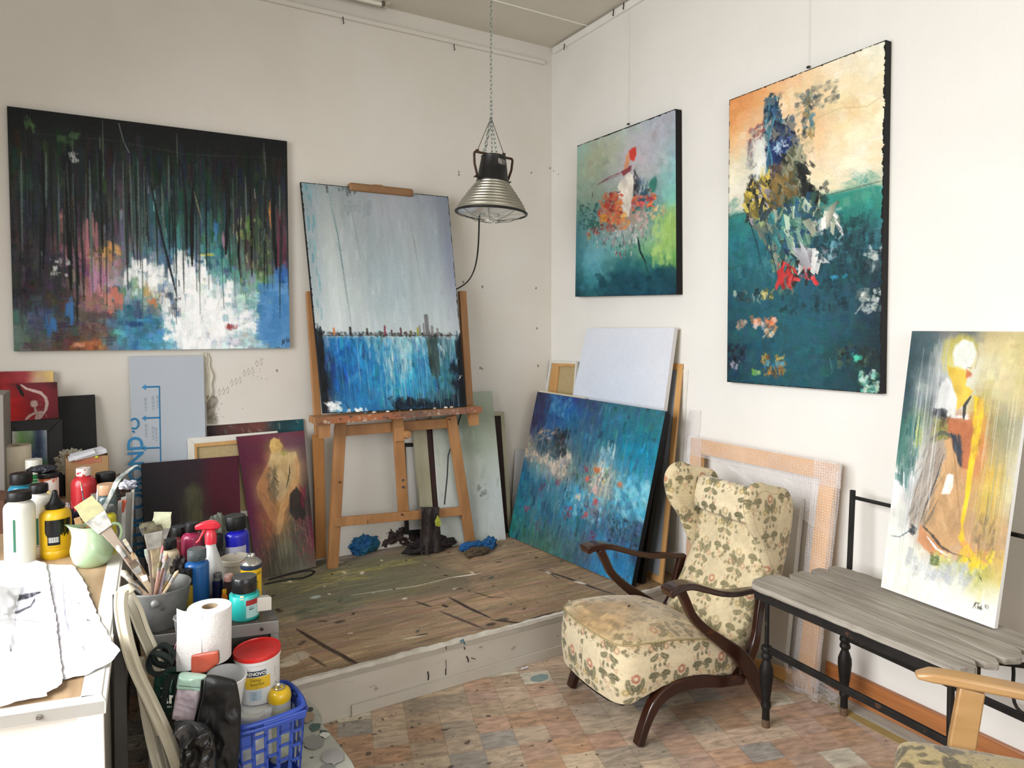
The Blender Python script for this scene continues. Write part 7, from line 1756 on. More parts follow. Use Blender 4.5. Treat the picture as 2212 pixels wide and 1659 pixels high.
text_on(y1, 'ACRYL COLOR', .005, .0497, .045, mat('brown_ink', '8c6c14', rough=.6), a=-.1)
bottle('paint_jar', 'teal paint jar with broad black lid, behind the white bottles', 'jar', -3.012, -.866, TZ, .044, .253, .040, .037, plastic('teal_plastic', '1c7c98', '206c84'), m_bcap, .82)
kr = thing('paper_towel_roll', 'big roll of off-white paper towel standing at the back of the table', 'paper roll', (-3.078, -.328, TZ))
G().lathe([(.018, .0), (.056, .0), (.0585, .004), (.0585, .281), (.056, .284), (.018, .284)], 36, cap=False).build('paper', mat('unbleached_paper', 'cbc0ac', 'c4b8a2', rough=.9, scale=30, bump=.15, bscale=200), kr, 50)
G().lathe([(.0175, .002), (.0175, .2835), (.0155, .2835), (.0155, .002)], 20, cap=False).build('core', mat('cardboard_core', '9a8468', rough=.9), kr, 50)
gc = bottle('spray_can', 'green and white can with ribbed green body beside the paper towel roll', 'can', -3.003, -.45, TZ, .033, .235, .062, .031, plastic('green_can', '20703c', '1c6434'), m_wplast, .97, .9)
g = G()
for k in range(9): cylpatch(g, .0336, FRONT-.6, FRONT+.5-.1*(k % 3), .150-.012*k, .1525-.012*k, 8)
g.build('lettering', mat('pale_green_ink', 'a8c8a4', rough=.5), gc)
bx = thing('cardboard_box', 'brown cardboard box stuffed with white papers on the table against the wall', 'box', (-2.812, -.26, TZ), .08)
m_card = mat('cardboard', 'a9855e', '9c7a54', rough=.85, scale=5, bump=.08)
g = G(); W_, D_, H_ = .165, .15, .205
for c, d in (((0, -D_/2, H_/2), (W_, .004, H_)), ((0, D_/2, H_/2), (W_, .004, H_)), ((-W_/2, 0, H_/2), (.004, D_, H_)), ((W_/2, 0, H_/2), (.004, D_, H_)), ((0, 0, .003), (W_, D_, .004))): g.box(c, d)
g.build('carton', m_card, bx, None, .001)
G().bar((-.06, -.04, .205), (.07, -.02, .225), .10, .02).build('paper_bundle', mat('white_paper', 'dcdce0', 'd0d0d6', rough=.8), bx, None, .002)
G().bar((-.075, -.05, .20), (.03, -.05, .228), .08, .014).build('paper_bundle', mat('white_paper', 'dcdce0'), bx, None, .002)
for x_2 in (-.03, .035): G().box((x_2, -.08, .203), (.012, .004, .008)).build('yellow_tab', mat('neon_yellow', 'c8d02c', rough=.5), bx)
G().box((0, -D_/2-.0025, .19), (.11, .001, .03)).build('red_smear', mat('faded_red_ink', 'b06048', 'a9805a', rough=.85, scale=14), bx)
def crumple(name, label, cat, x, y, z, sx, sy, sz, seed, m, parent=None, n=26, amp=.35, fr=2.2, group=None, sub=1, smooth=None):
    """closed crumpled lump"""
    vs = []; fs = []
    for i in range(n+1):
        th = PI*i/n
        for j in range(n*2):
            ph = 2*PI*j/(n*2); d = Vector((math.sin(th)*math.cos(ph), math.sin(th)*math.sin(ph), math.cos(th)))
            k = 1+amp*(noise.noise(d*fr+Vector((seed, 0, 0)))-abs(noise.noise(d*fr*2.3+Vector((0, seed, 0))))*.9)+amp*.4*noise.noise(d*fr*5+Vector((0, 0, seed)))
            p = Vector((d.x*sx*k, d.y*sy*k, d.z*sz*k+sz)); p.z = max(.001, p.z); vs.append(p)
    M_ = n*2
    for i in range(n):
        for j in range(M_): fs.append((i*M_+j, (i+1)*M_+j, (i+1)*M_+(j+1) % M_, i*M_+(j+1) % M_))
    o = mk(name, vs, fs, m, parent, smooth if smooth is not None else 40); o.location = (x, y, z)
    if not parent: tag(o, label, cat, group)
    return o
crumple('tissue_ball', 'crumpled cream tissue behind the cardboard box', 'tissue', -2.885, -.15, TZ+.10, .06, .035, .06, 3, mat('cream_tissue', 'c9c3b0', 'b4ae9c', rough=.9, scale=20), amp=.6, fr=3.4)
crumple('tissue_ball', 'crumpled white cup lying behind the yellow bottle', 'tissue', -2.875, -.80, TZ, .040, .03, .05, 5, mat('white_crumple', 'cfcdcc', 'bdbbba', rough=.8), amp=.35)
crumple('leather_pouch', 'dark brown crumpled pouch on the table, left of the blue-grey panel', 'bag', -2.70, -.42, TZ, .062, .05, .06, 8, mat('brown_leather', '4a3222', '35251b', rough=.5, scale=12), amp=.4)
crumple('dark_cloth', 'dark violet crumpled cloth between yellow and red bottles', 'cloth', -2.855, -.93, TZ, .045, .05, .05, 11, mat('violet_cloth', '221f38', '1a1828', rough=.8, scale=12), amp=.5, fr=3)
crumple('black_bag_lump', 'shiny black plastic crumple behind the green pitcher', 'bag', -2.73, -.62, TZ, .05, .05, .055, 13, mat('shiny_black_film', '151517', '24242a', rough=.2, scale=10, coat=.5), amp=.45, fr=2.8)
rj = bottle('paint_tub', 'small orange and white tub with a paint-smeared black lid behind the white bottles', 'tub', -2.93, -.80, TZ, .035, .235, .02, .036, plastic('orange_white_plastic', 'd8d0c8', 'c8643c', lo=.5, hi=.52), m_bcap, .97, .95)
crumple('smeared_palette_cup', 'dark paint-smeared cup lying across the tub behind the white bottles', 'cup', -2.95, -.79, TZ+.235, .05, .04, .014, 17, mat('smeared_dark', '1c1c20', '3a3c44', rough=.3, scale=18, c3='b0b4b8', t3=.66, s3=14), amp=.25)
rd = bottle('paint_bottle', 'red paint bottle with paint-spotted white cap, right of the cardboard box', 'bottle', -2.811, -.811, TZ, .046, .242, .030, .026, plastic('red_plastic', 'b8242c', 'a81f28', c3='6c1a1e', t3=.72, s3=40), mat('spotted_white_cap', 'dcd4cc', 'd8d0c8', rough=.4, c3='b8343a', t3=.58, s3=60), .80)
label_on(rd, .046, .09, .125, .03, mat('blue_label', '22609c', rough=.5), a=.35)
bj = bottle('paint_jar', 'jar with peach-coloured lid and dark shoulder behind the green pitcher', 'jar', -2.732, -.904, TZ, .036, .186, .040, .0335, mat('dark_green_glassy', '4c5c60', '6c7c7c', rough=.2, scale=14, coat=.5), plastic('peach_plastic', 'd0a480', 'c49874'), .8)
bb_ = bottle('paint_jar', 'low jar with glossy black lid, behind the peach-lidded jar', 'jar', -2.735, -.76, TZ, .036, .205, .035, .037, plastic('blackish', '1c1c1e', '2a2a2c'), m_bcap, .9)
ay = bottle('paint_can', 'yellow acrylic paint bottle half hidden behind the green pitcher', 'bottle', -2.738, -1.236, TZ, .036, .175, .022, .030, plastic('lemon_plastic', 'd2c72c', 'c6bb26'), mat('smoky_cap', '4c5456', '6c7474', rough=.25, coat=.5), .86)
text_on(ay, 'ACRYL', .017, .036, .060, mat('black_ink', '1c1c1a', rough=.5), a=.30, bold=.0005); label_on(ay, .036, .048, .072, .05, mat('cream_band', 'd6d2b0', rough=.5), a=.2)
# green pitcher
px_, py_ = -2.776, -1.334
pt = thing('pitcher', 'pale mint-green ceramic pitcher holding brushes at the table edge', 'pitcher', (px_, py_, TZ), faceyaw(px_, py_))
m_mint = mat('mint_glaze', 'b2cba2', 'a9c49a', rough=.2, scale=3, coat=.6)
g = G(); pr = [(0, .004), (.040, 0), (.046, .003), (.058, .020), (.0655, .045), (.066, .060), (.062, .080), (.054, .100), (.048, .116), (.0465, .128), (.0485, .137), (.046, .137), (.0435, .128), (.045, .116), (.05, .10), (.058, .08), (.0615, .06), (.060, .045), (.05, .02), (0, .012)]
g.lathe(pr, 48)
for p in g.v:   # pulled spout on the photographer's left
    if p.z > .08:
        a = math.atan2(p.y, p.x); k = math.exp(-((abs(a)-PI)/.38)**2); f = (p.z-.08)/.057
        p.x -= .030*k*f**1.6; p.z += .012*k*f
g.build('body', m_mint, pt, 60)
q, _ = open_curve([(.046, 0, .122), (.060, 0, .131), (.080, 0, .127), (.088, 0, .105), (.083, 0, .080), (.074, 0, .062), (.062, 0, .056)], 20)
G().strip([Vector(p) for p in q], (0, 1, 0), .014, .009).build('handle', m_mint, pt, 60, .003)
# leaning sketch pads and palette boards on the table edge
for k, (u0, u1, v0, v1, c, lab) in enumerate(((255, 264, 1085, 1215, '8a8a86', 'thin grey board leaning at the table edge behind the pitcher handle'), (262, 274, 1078, 1206, 'aaa9a4', 'pale grey board in the stack at the table edge, second from the pitcher'), (272, 286, 1068, 1196, '77746c', 'darker grey paint-stained board in the stack beside the blue lettering'), (284, 291, 1062, 1186, 'b4b2ac', 'narrow pale board at the right end of the stack on the table edge'))):
    ya = -1.20+.045*k
    slab('palette_board', lab, at(u0, v0, 'y', ya), at(u1, v0-3, 'y', ya), at(u1-5, v1, 'y', ya-.0), at(u0-3, v1+2, 'y', ya), .03, mat('board_'+c, c, '6c6a64', rough=.6, scale=16, lo=.4, hi=.8), 'board', 'palette boards at the table edge')
crumple('crumpled_paper', 'white crumpled paper with blue lines on top of the grey boards', 'paper', -2.66, -.95, TZ+.165, .032, .03, .018, 21, mat('note_paper', 'd4d4dc', 'a8a8b8', rough=.8, scale=30), amp=.5)
o = G().hexa([at(257, 1080, 'y', -1.03), at(276, 1078, 'y', -1.03), at(276, 1078, 'y', -1.02), at(257, 1080, 'y', -1.02), at(257, 1112, 'y', -1.03)*0+at(257, 1078, 'y', -1.03), at(276, 1076, 'y', -1.03), at(276, 1076, 'y', -1.02), at(257, 1076, 'y', -1.02)])
slab('orange_card', 'orange-red card stuck among the grey boards at the table edge', at(256, 1081, 'y', -1.19), at(274, 1080, 'y', -1.19), at(268, 1106, 'y', -1.19), at(257, 1112, 'y', -1.19), .002, mat('orange_red_card', 'c0583c', 'b04c34', rough=.7), 'card')
slab('wooden_box', 'brown wooden box at the very left edge of the table', at(-60, 1082, 'y', -.75), at(10, 1082, 'y', -.75), at(13, 1183, 'y', -.75), at(-60, 1183, 'y', -.75), .2, mat('brown_box', '6e4a38', '5c3c2c', rough=.6, scale=4), 'box')
slab('photo_print', 'small grey print leaning by the black frame behind the bottles', at(97, 1012, 'y', -.23), at(116, 1010, 'y', -.23), at(120, 1086, 'y', -.26), at(102, 1088, 'y', -.26), .002, mat('grey_print', '8c8c88', 'b4b4b0', rough=.6, scale=30), 'print')

# ---- brushes
m_handles = {}
def brush(label, p0, p1, wd, lb, lf, hc, bc, fc='b0aea8', th=.008, flat=True, group=None, hw=.012, name='paintbrush'):
    """p0 handle end, p1 bristle tip; wd bristle width, lb bristle length, lf ferrule length"""
    p0 = Vector(p0); p1 = Vector(p1); d, s_, u_ = basis(p1-p0, (EYE-p0)); L = (p1-p0).length
    # s_ is sideways as seen by the photographer
    t = thing(name, label, 'paintbrush', p0, 0, group)
    mh = mat('handle_'+hc, hc, '6e5a48', rough=.5, scale=30, lo=.45, hi=.75); mbr = mat('bristle_'+bc, bc, '8c8468', rough=.9, scale=40, stretch=(1, 1, 1), lo=.4, hi=.9); mf = mat('ferrule_'+fc, fc, '8c8a84', rough=.4, metal=.35, scale=30)
    lh = L-lb-lf
    g = G(); ws = []; pts = []
    for i in range(9):
        f = i/8; pts.append(d*(lh*f)); ws.append(hw*(.55+.55*math.sin(PI*min(1, f*1.15)*.9)) if f < .75 else hw*.9+(wd*.55-hw*.9)*((f-.75)/.25)**1.5*(1 if flat else .2))
    g.strip(pts, s_, ws, [max(.004, th*.9*(.6+.4*math.sin(PI*i/8))) for i in range(9)]); g.build('handle', mh, t, 50, .0018)
    if flat:
        g = G().bar(d*(lh-.002), d*(lh+lf), wd*.8, th*1.1, u_, wd, th*1.25)
        g = G(); a, b_ = d*(lh-.002), d*(lh+lf); g.strip([a, b_], s_, [wd*.72, wd], [th, th*1.25]); g.build('ferrule', mf, t, None, .001)
        g = G(); P = []
        for i in range(7):
            f = i/6; P.append(d*(lh+lf+lb*f))
        g.strip(P, s_, [wd*(1+.06*math.sin(i)) for i in range(7)], [th*1.25*(1-.55*i/6) for i in range(7)]); g.build('bristles', mbr, t, None, .001)
    else:
        G().tube([d*(lh-.002), d*(lh+lf)], [wd*.45, wd*.5], 8).build('ferrule', mf, t, 60)
        G().tube([d*(lh+lf), d*(lh+lf+lb*.5), d*L], [wd*.5, wd*.55, wd*.12], 8).build('bristles', mbr, t, 60)
    return t
def dp(u, v, dist): return EYE+ray(u, v)*dist
PG = 'brushes in the pitcher'
pc = Vector((px_, py_, TZ+.03))
brush('orange-tan flat brush standing bristles up at the left of the pitcher', pc+Vector((-.01, 0, 0)), dp(166, 1118, 2.36), .020, .03, .02, 'a8743c', 'a87c4c', 'b88850', group=PG)
brush('short orange brush in the mouth of the pitcher, second from its left', pc, dp(183, 1122, 2.38), .02, .03, .02, 'b4844c', 'c49458', 'c49458', group=PG)
brush('thin brush with blue handle in the pitcher', pc+Vector((.0, .01, 0)), dp(174, 1040, 2.45), .005, .02, .015, '2c3c54', 'a88470', flat=False, hw=.005, group=PG)
brush('thin white-tipped brush standing upright in the pitcher', pc+Vector((.01, .01, 0)), dp(211, 1053, 2.45), .006, .04, .03, 'a8a48c', 'dcd8d0', flat=False, hw=.006, group=PG)
brush('dark bristled brush behind the wide olive brush in the pitcher', pc+Vector((.02, .01, 0)), dp(203, 1066, 2.47), .022, .05, .02, '5c5048', '6c6864', group=PG)
# long twisted silver paint tube leaning out of the pitcher
t = thing('paint_tube', 'long twisted silver paint tube leaning out of the pitcher to the right', 'paint tube', pc+Vector((.02, 0, .03)))
q, _ = open_curve([(0, 0, 0), tuple(dp(222, 1110, 2.33)-t.location), tuple(dp(240, 1070, 2.32)-t.location), tuple(dp(257, 1035, 2.32)-t.location), tuple(dp(276, 1018, 2.31)-t.location), tuple(dp(294, 1005, 2.30)-t.location)], 30)
G().strip([Vector(p) for p in q], (.85, -.5, .1), list(np.interp(np.linspace(0, 1, 30), [0, .3, .5, .75, 1], [.012, .022, .016, .022, .014])), [.008]*30).build('tube', mat('crushed_foil', 'b4b8b0', '6c7474', rough=.35, metal=.5, scale=40), t, None, .002)
b_ = dp(216, 1120, 2.32)-t.location; G().bar(b_-Vector((.004, 0, .014)), b_+Vector((.012, 0, .02)), .022, .012).build('black_band', m_bcap, t, None, .003)

# ---------------------------------------------------------------- small side cart with more paints
CZ = .70
C0 = Vector((-2.44, -1.66, 0))
crt = thing('paint_cart', 'small grey-edged cart with dark top between table and platform', 'cart', C0)
c4 = [Vector((-2.622, -1.840, 0)), Vector((-2.284, -1.920, 0)), Vector((-2.262, -1.385, 0)), Vector((-2.600, -1.372, 0))]
def cq(g, ins, z0, z1):
    ctr = sum(c4, Vector())/4; q = [ctr+(p-ctr)*ins for p in c4]
    return g.hexa([p+Vector((0, 0, z0))-C0 for p in q]+[p+Vector((0, 0, z1))-C0 for p in q])
m_cart = mat('cart_grey', '8c8c88', '7c7c78', rough=.5, scale=5, metal=.1)
cq(G(), 1.0, CZ-.042, CZ-.004).build('tray_frame', m_cart, crt, None, .002)
cq(G(), .985, CZ-.006, CZ).build('cart_top', mat('stained_black_top', '2e2c26', '4a443a', rough=.4, scale=7, c3='a8a498', t3=.70, s3=44, coat=.2), crt)
cq(G(), .93, .06, CZ-.05).build('cabinet_body', mat('olive_drab_panel', '3e3d33', '34332b', rough=.6, scale=3), crt, None, .002)
for p in c4:
    q = p+(sum(c4, Vector())/4-p)*.07
    G().bb(q.x-.012-C0.x, q.x+.012-C0.x, q.y-.012-C0.y, q.y+.012-C0.y, 0, CZ-.04).build('leg', m_cart, crt, None, .002)
p = at(567, 1362, 'y', -1.925)
G().lathe([(.005, 0), (.005, .003), (0, .004)], 10, Matrix.Translation(Vector((p.x, -1.912, CZ-.022))-C0) @ Matrix.Rotation(PI/2, 4, 'X')).build('screw', m_iron, crt)
# metal bucket
bk = thing('metal_bucket', 'galvanised metal bucket full of used paintbrushes on the cart', 'bucket', (-2.600, -1.765, CZ), faceyaw(-2.600, -1.765))
m_zinc = mat('dull_zinc', '6c6c6a', '868683', rough=.5, metal=.15, scale=14, c3='5c6062', t3=.66, s3=22)
G().lathe([(0, .003), (.066, 0), (.069, .004), (.0875, .112), (.090, .116), (.089, .120), (.085, .117), (.066, .008), (0, .008)], 44).build('body', m_zinc, bk, 50)
G().lathe([(.012, 0), (.011, .006), (.006, .010), (0, .011)], 14, Matrix.Translation((-.010, -.083, .092)) @ Matrix.Rotation(PI/2-.15, 4, 'X')).build('rivet_boss', m_zinc, bk, 60)
BG = 'brushes in the metal bucket'
bc_ = Vector((-2.600, -1.765, CZ+.012))
def inb(a, r=.05): return bc_+Vector((r*math.cos(a), r*math.sin(a), 0))
brush('wide flat brush with olive bristles and white ferrule leaning left from the metal bucket', inb(-.3, .045), dp(180, 1083, 2.14), .060, .065, .050, '8c7c6c', 'a8a478', 'd8d6cc', .016, group=BG, hw=.024)
brush('white flat brush with thin paint-crusted ferrule, fanned upright in the bucket', inb(1.2, .02), dp(330, 1136, 2.02), .048, .018, .052, 'a89878', '1a1816', 'b8b8b0', .012, group=BG, hw=.026)
brush('wide brush with pale green-white bristles pointing up behind the fanned white one', inb(2.6, .03), dp(352, 1106, 2.10), .050, .048, .03, '9c8c74', 'c4c6a8', 'a8a49c', .014, group=BG, hw=.02)
brush('wide brush with dark tip rim between the two tall brushes', inb(-2, .02), dp(317, 1128, 2.06), .04, .014, .02, '6c5c50', '141412', '5c5a54', .02, group=BG)
specs = [('thin ochre-handled brush leaning left over the rim of the bucket', 2.9, 268, 1165, '9c7c54', 'c4b8a4', .010), ('paint-crusted brown handle leaning far left from the bucket', 3.3, 252, 1178, '7c6450', 'b8b4ac', .016), ('beige blotched stick leaning left in the bucket', 2.5, 262, 1232, 'a8947c', 'c8c0b0', .018),
         ('brush with small white paper tag on its orange handle', 2.2, 286, 1196, 'b07840', 'a08868', .014), ('pink-stained slim brush in the middle of the bucket', .8, 352, 1178, 'a87c74', 'b46c70', .008), ('thin brown handle at the right side of the bucket', .5, 362, 1195, '6c4c38', '8c7058', .009),
         ('slim grey brush at the right rim of the bucket', .2, 370, 1205, '8c8c88', 'a4a4a0', .008), ('white-spotted handle lying against the left rim', -2.8, 275, 1248, 'c0b8ac', '8c8070', .014), ('short orange-brown handle in the front of the bucket', -1.8, 330, 1236, 'b4743c', 'b88454', .022), ('teal-smeared thick stick in the bucket', 1.6, 318, 1185, '7c9490', 'a4b4ac', .018), ('pink and grey knife handle in the bucket', .9, 360, 1198, 'b098a4', '9c8c94', .020), ('olive stained thin brush in the bucket centre', -.9, 346, 1212, '7c7044', '5c5434', .010)]
specs += [('broad beige handle with dark blotches at the left rim of the bucket', 2.7, 284, 1212, 'b09c80', '5c4c40', .022), ('grey-white crusted round brush low at the left rim of the bucket', 3.0, 280, 1262, 'b8b4ac', '6c6c68', .012), ('dark brown flat brush standing at the back of the bucket', 1.3, 340, 1190, '4c3828', '3c3028', .024),
          ('rose-smeared flat brush low in the bucket centre', -.4, 338, 1225, 'b88c8c', 'a8706c', .020), ('ochre stick with a blackened end at the right of the bucket', .1, 378, 1225, '9c7c4c', '2c2420', .010), ('pale wood handle pointing right out of the bucket', -.1, 385, 1232, 'c0a888', 'a89478', .012)]
for k, (lab, a, u, v, hcol, bcol, wd) in enumerate(specs):
    brush(lab, inb(a+PI, .035), dp(u, v, 2.06+.03*math.sin(k)), wd, .022, .02, hcol, bcol, 'a8a49c', .006, flat=(k % 3 == 0), group=BG, hw=max(.008, wd*.8))
slab('paper_tag', 'small white tag tied to a brush in the bucket', dp(303, 1245, 1.985), dp(316, 1241, 1.985), dp(320, 1252, 1.985), dp(308, 1257, 1.985), .001, mat('white_paper', 'dcdce0'), 'tag')
# paints on the cart
bl = bottle('paint_bottle', 'blue paint bottle with paint-crusted grey cap beside the bucket', 'bottle', -2.484, -1.665, CZ, .036, .180, .034, .0285, plastic('smeared_blue', '1c5c9c', '1a5490', c3='4c7c94', t3=.60, s3=22), mat('crusted_cap', '3a4242', '5c6666', rough=.5, scale=20, bump=.4), .88)
sp = thing('spray_bottle', 'white spray bottle with bright red trigger head', 'bottle', (-2.432, -1.58, CZ), faceyaw(-2.43, -1.58))
G().lathe([(0, .002), (.038, 0), (.043, .006), (.043, .05), (.040, .075), (.032, .105), (.022, .135), (.0165, .155), (.0155, .172)], 32).build('body', mat('translucent_white', 'd8d8d4', 'd0d0cc', rough=.35, trans=.15, coat=.3), sp, 60)
m_redp = plastic('coral_red', 'dc2c3c', 'd02838', .3)
G().lathe([(.0185, .165), (.0185, .196), (.015, .205)], 20).build('collar', m_redp, sp, 50)
q, _ = open_curve([(-.048, 0, .222), (-.030, 0, .226), (-.01, 0, .228), (.012, 0, .226), (.030, 0, .216)], 14)
G().strip([Vector(p) for p in q], (0, 1, 0), [.012, .014, .016, .020, .022, .024, .024, .024, .024, .024, .022, .020, .018, .012], [.014, .018, .020, .022, .024, .026, .028, .030, .030, .030, .028, .024, .020, .012]).build('spray_head', m_redp, sp, 50, .005, 3)
G().strip([(-.018, 0, .215), (-.028, 0, .195), (-.036, 0, .180), (-.046, 0, .172)], (0, 1, 0), .010, [.010, .007, .006, .006]).build('trigger', m_redp, sp, 50, .002)
G().lathe([(.016, .196), (.014, .212)], 16).build('neck', m_redp, sp, 50)
bottle('ink_bottle', 'small navy bottle with smeared silver cap in front of the spray bottle', 'bottle', -2.425, -1.68, CZ, .0165, .094, .026, .0135, plastic('navy_plastic', '14183c', '10132e'), mat('smeared_silver', '8c8c88', '2c2c2c', rough=.4, metal=.4, scale=40), .96, .9)
bottle('ink_bottle', 'small dark brown bottle with pink-white cap left of the turquoise jar', 'bottle', -2.394, -1.70, CZ, .0165, .090, .024, .0135, plastic('umber_plastic', '2c2222', '3c2c2a'), mat('pinkish_cap', 'c4b0a8', 'a45c50', rough=.4, scale=30), .95, .9)
bottle('ink_bottle', 'tiny orange and yellow tube between the navy and brown bottles', 'bottle', -2.41, -1.715, CZ, .009, .048, .012, .007, plastic('orange_plastic', 'd8742c', 'd8a42c', lo=.45, hi=.55), plastic('yellow_cap', 'd8a020'), .9)
um = bottle('paint_jar', 'ultramarine blue paint jar with tall black lid and lilac label', 'jar', -2.329, -1.405, CZ, .048, .203, .048, .038, plastic('ultramarine', '1418a4', '12168c', .3), m_bcap, .86)
label_on(um, .048, .015, .100, .080, mat('lilac_label', 'a8a8b8', 'a0a0b0', rough=.5))
for k in range(4): text_on(um, 'IIIIIIIIIIIIIII', .006, .048, .075-.012*k, mat('grey_ink', '8c9088'), bulge=.001)
tu = thing('plastic_tub', 'dirty white plastic tub with rust-coloured residue in front of the ultramarine jar', 'tub', (-2.345, -1.500, CZ), .3)
G().lathe([(0, .003), (.044, 0), (.047, .06), (.052, .062), (.052, .078), (.049, .080), (.046, .064), (.042, .006), (0, .006)], 36).build('body', mat('dirty_white', 'c4beae', 'b0a898', rough=.45, scale=12, c3='b07040', t3=.68, s3=16), tu, 50)
m_ycan = plastic('yellow_can', 'dab414', 'd2a910', .3)
ae = thing('spray_can', 'yellow aerosol can with silver dome top, behind the turquoise jar', 'can', (-2.327, -1.710, CZ), faceyaw(-2.327, -1.71))
G().lathe([(0, .001), (.031, 0), (.0325, .004), (.0325, .112)], 32).build('body', m_ycan, ae, 50)
G().lathe([(.0328, .104), (.0332, .114), (.0328, .118)], 32).build('dark_band', mat('navy_band', '1c2a44', rough=.4), ae, 50)
G().lathe([(.0335, .117), (.034, .120), (.033, .123), (.028, .128), (.020, .136), (.0135, .139), (.0135, .145), (.0125, .148), (.010, .147), (.008, .143), (0, .142)], 32).build('dome', mat('bright_tinplate', 'b4b2aa', '9c9a92', rough=.25, metal=.85), ae, 50)
text_on(ae, 'Gerstaecker', .013, .0325, .085, mat('black_ink', '1c1c1a'), a=.15, rot=.25)
text_on(ae, 'FIXATIV', .012, .0325, .045, mat('black_ink', '1c1c1a'), a=.55, rot=-PI/2)
tj = bottle('paint_jar', 'turquoise paint jar with paint-smeared black lid at the cart edge', 'jar', -2.371, -1.850, CZ, .0435, .128, .044, .0365, plastic('turquoise', '28b0a8', '22a49c', .3), mat('smeared_black_lid', '121212', '1c1c1c', rough=.3, coat=.4, c3='3c9c9c', t3=.74, s3=20), .90)
label_on(tj, .0435, .012, .050, .046, mat('aqua_label', '9cc4c4', 'a4cccc', rough=.5), a=.62); label_on(tj, .0435, .050, .066, .046, mat('dark_red_band', '9a2028', rough=.5), a=.62, name='red_band')
text_on(tj, 'Acryl', .006, .0435, .044, mat('black_ink', '1c1c1a'), a=.45, bulge=.001); text_on(tj, '500 ml', .005, .0435, .038, mat('black_ink', '1c1c1a'), a=.45, bold=.0003, bulge=.001)
g = G(); cylpatch(g, .0442, FRONT-.30, FRONT-.05, .070, .082, 4, .041); g.v = [p+Vector((0, 0, 0)) for p in g.v]; g.build('peeled_tape', mat('peach_tape', 'd0b498', rough=.7), tj)
bottle('paint_bottle', 'magenta paint bottle with black cap behind the spray bottle', 'bottle', -2.479, -1.47, CZ, .034, .215, .030, .022, plastic('magenta', '8c1f44', '841c3e'), m_bcap, .86)
bottle('paint_bottle', 'cream paint bottle with black cap behind the bucket brushes', 'bottle', -2.556, -1.52, CZ, .033, .182, .030, .026, plastic('cream_plastic', 'cfc0a0', 'c8b898', c3='6c5c44', t3=.70, s3=20), m_bcap, .86)
bottle('paint_bottle', 'maroon bottle with wide black flip cap, second row behind the brushes', 'bottle', -2.515, -1.41, CZ, .032, .192, .030, .027, plastic('maroon_plastic', '5c2424', '54201f'), m_bcap, .88)
bottle('paint_bottle', 'slim black-capped dark bottle right behind the spray bottle', 'bottle', -2.395, -1.45, CZ, .02, .155, .05, .018, plastic('dark_plastic', '201c1c', '2c2626'), m_bcap, .9)
bottle('paint_bottle', 'dull yellow and black tube standing right of the bucket', 'bottle', -2.517, -1.70, CZ, .017, .13, .05, .016, plastic('dull_yellow', 'a88c24', '8c741c'), m_bcap, .95, .9)
crumple('dark_pouch', 'dark crumpled glove stuffed between bucket and blue bottle', 'glove', -2.535, -1.64, CZ, .030, .03, .075, 31, mat('dark_glove', '1e1a18', '2c2522', rough=.6), amp=.5, fr=3)
crumple('green_pouch', 'olive-grey bag slumped behind the ultramarine jar', 'bag', -2.39, -1.41, CZ, .050, .03, .108, 33, mat('olive_bag', '3f4336', '4a4c40', rough=.6), amp=.18)
slab('eraser_block', 'small white block beside the turquoise jar on the cart', dp(556, 1292, 2.10), dp(587, 1290, 2.13), dp(587, 1318, 2.13), dp(556, 1322, 2.10), .03, mat('white_block', 'd2d0c8', 'c8c6bc', rough=.6), 'block')
# cup and kitchen roll in front of the cart
cu = thing('plastic_cup', 'white plastic cup behind the kitchen roll in front of the cart', 'cup', (-2.535, -1.895, .655), .2)
G().lathe([(0, .003), (.024, 0), (.026, .003), (.035, .098), (.0375, .100), (.037, .103), (.033, .099), (.024, .006), (0, .006)], 30).build('body', mat('thin_white_plastic', 'd6d6d6', 'cfcfd0', rough=.3, trans=.2), cu, 50)
kx, ky, kz = -2.487, -1.975, .655
kr = thing('kitchen_roll', 'white kitchen roll standing on the bags with one loose sheet', 'paper roll', (kx, ky, kz), faceyaw(kx, ky))
kr.rotation_euler = (0, .02, faceyaw(kx, ky))
m_kp = mat('quilted_white_paper', 'e2e0de', 'dcd9d6', rough=.9, scale=60, bump=.25, bscale=170)
G().lathe([(.021, 0), (.056, 0), (.058, .003), (.0585, .145), (.057, .148), (.021, .148)], 44, cap=False).build('paper', m_kp, kr, 50)
G().lathe([(.0212, .001), (.0212, .1475), (.0192, .1475), (.0192, .001)], 24, cap=False).build('core', mat('cardboard_core', '9a8468'), kr, 50)
g = G(); P = []
for i in range(12):
    row = []
    for j in range(14):
        f = j/13; a = FRONT-.35-f*.9
        r = .0592+.022*f**1.5+.001*math.sin(i*.6)
        row.append((r*math.cos(a)-.006*f, r*math.sin(a), .0+.146*i/11+(.018*f if i == 11 else 0)-.012*f*(i < 2)))
    P.append(row)
g.grid(P); g.build('loose_sheet', m_kp, kr, 180)
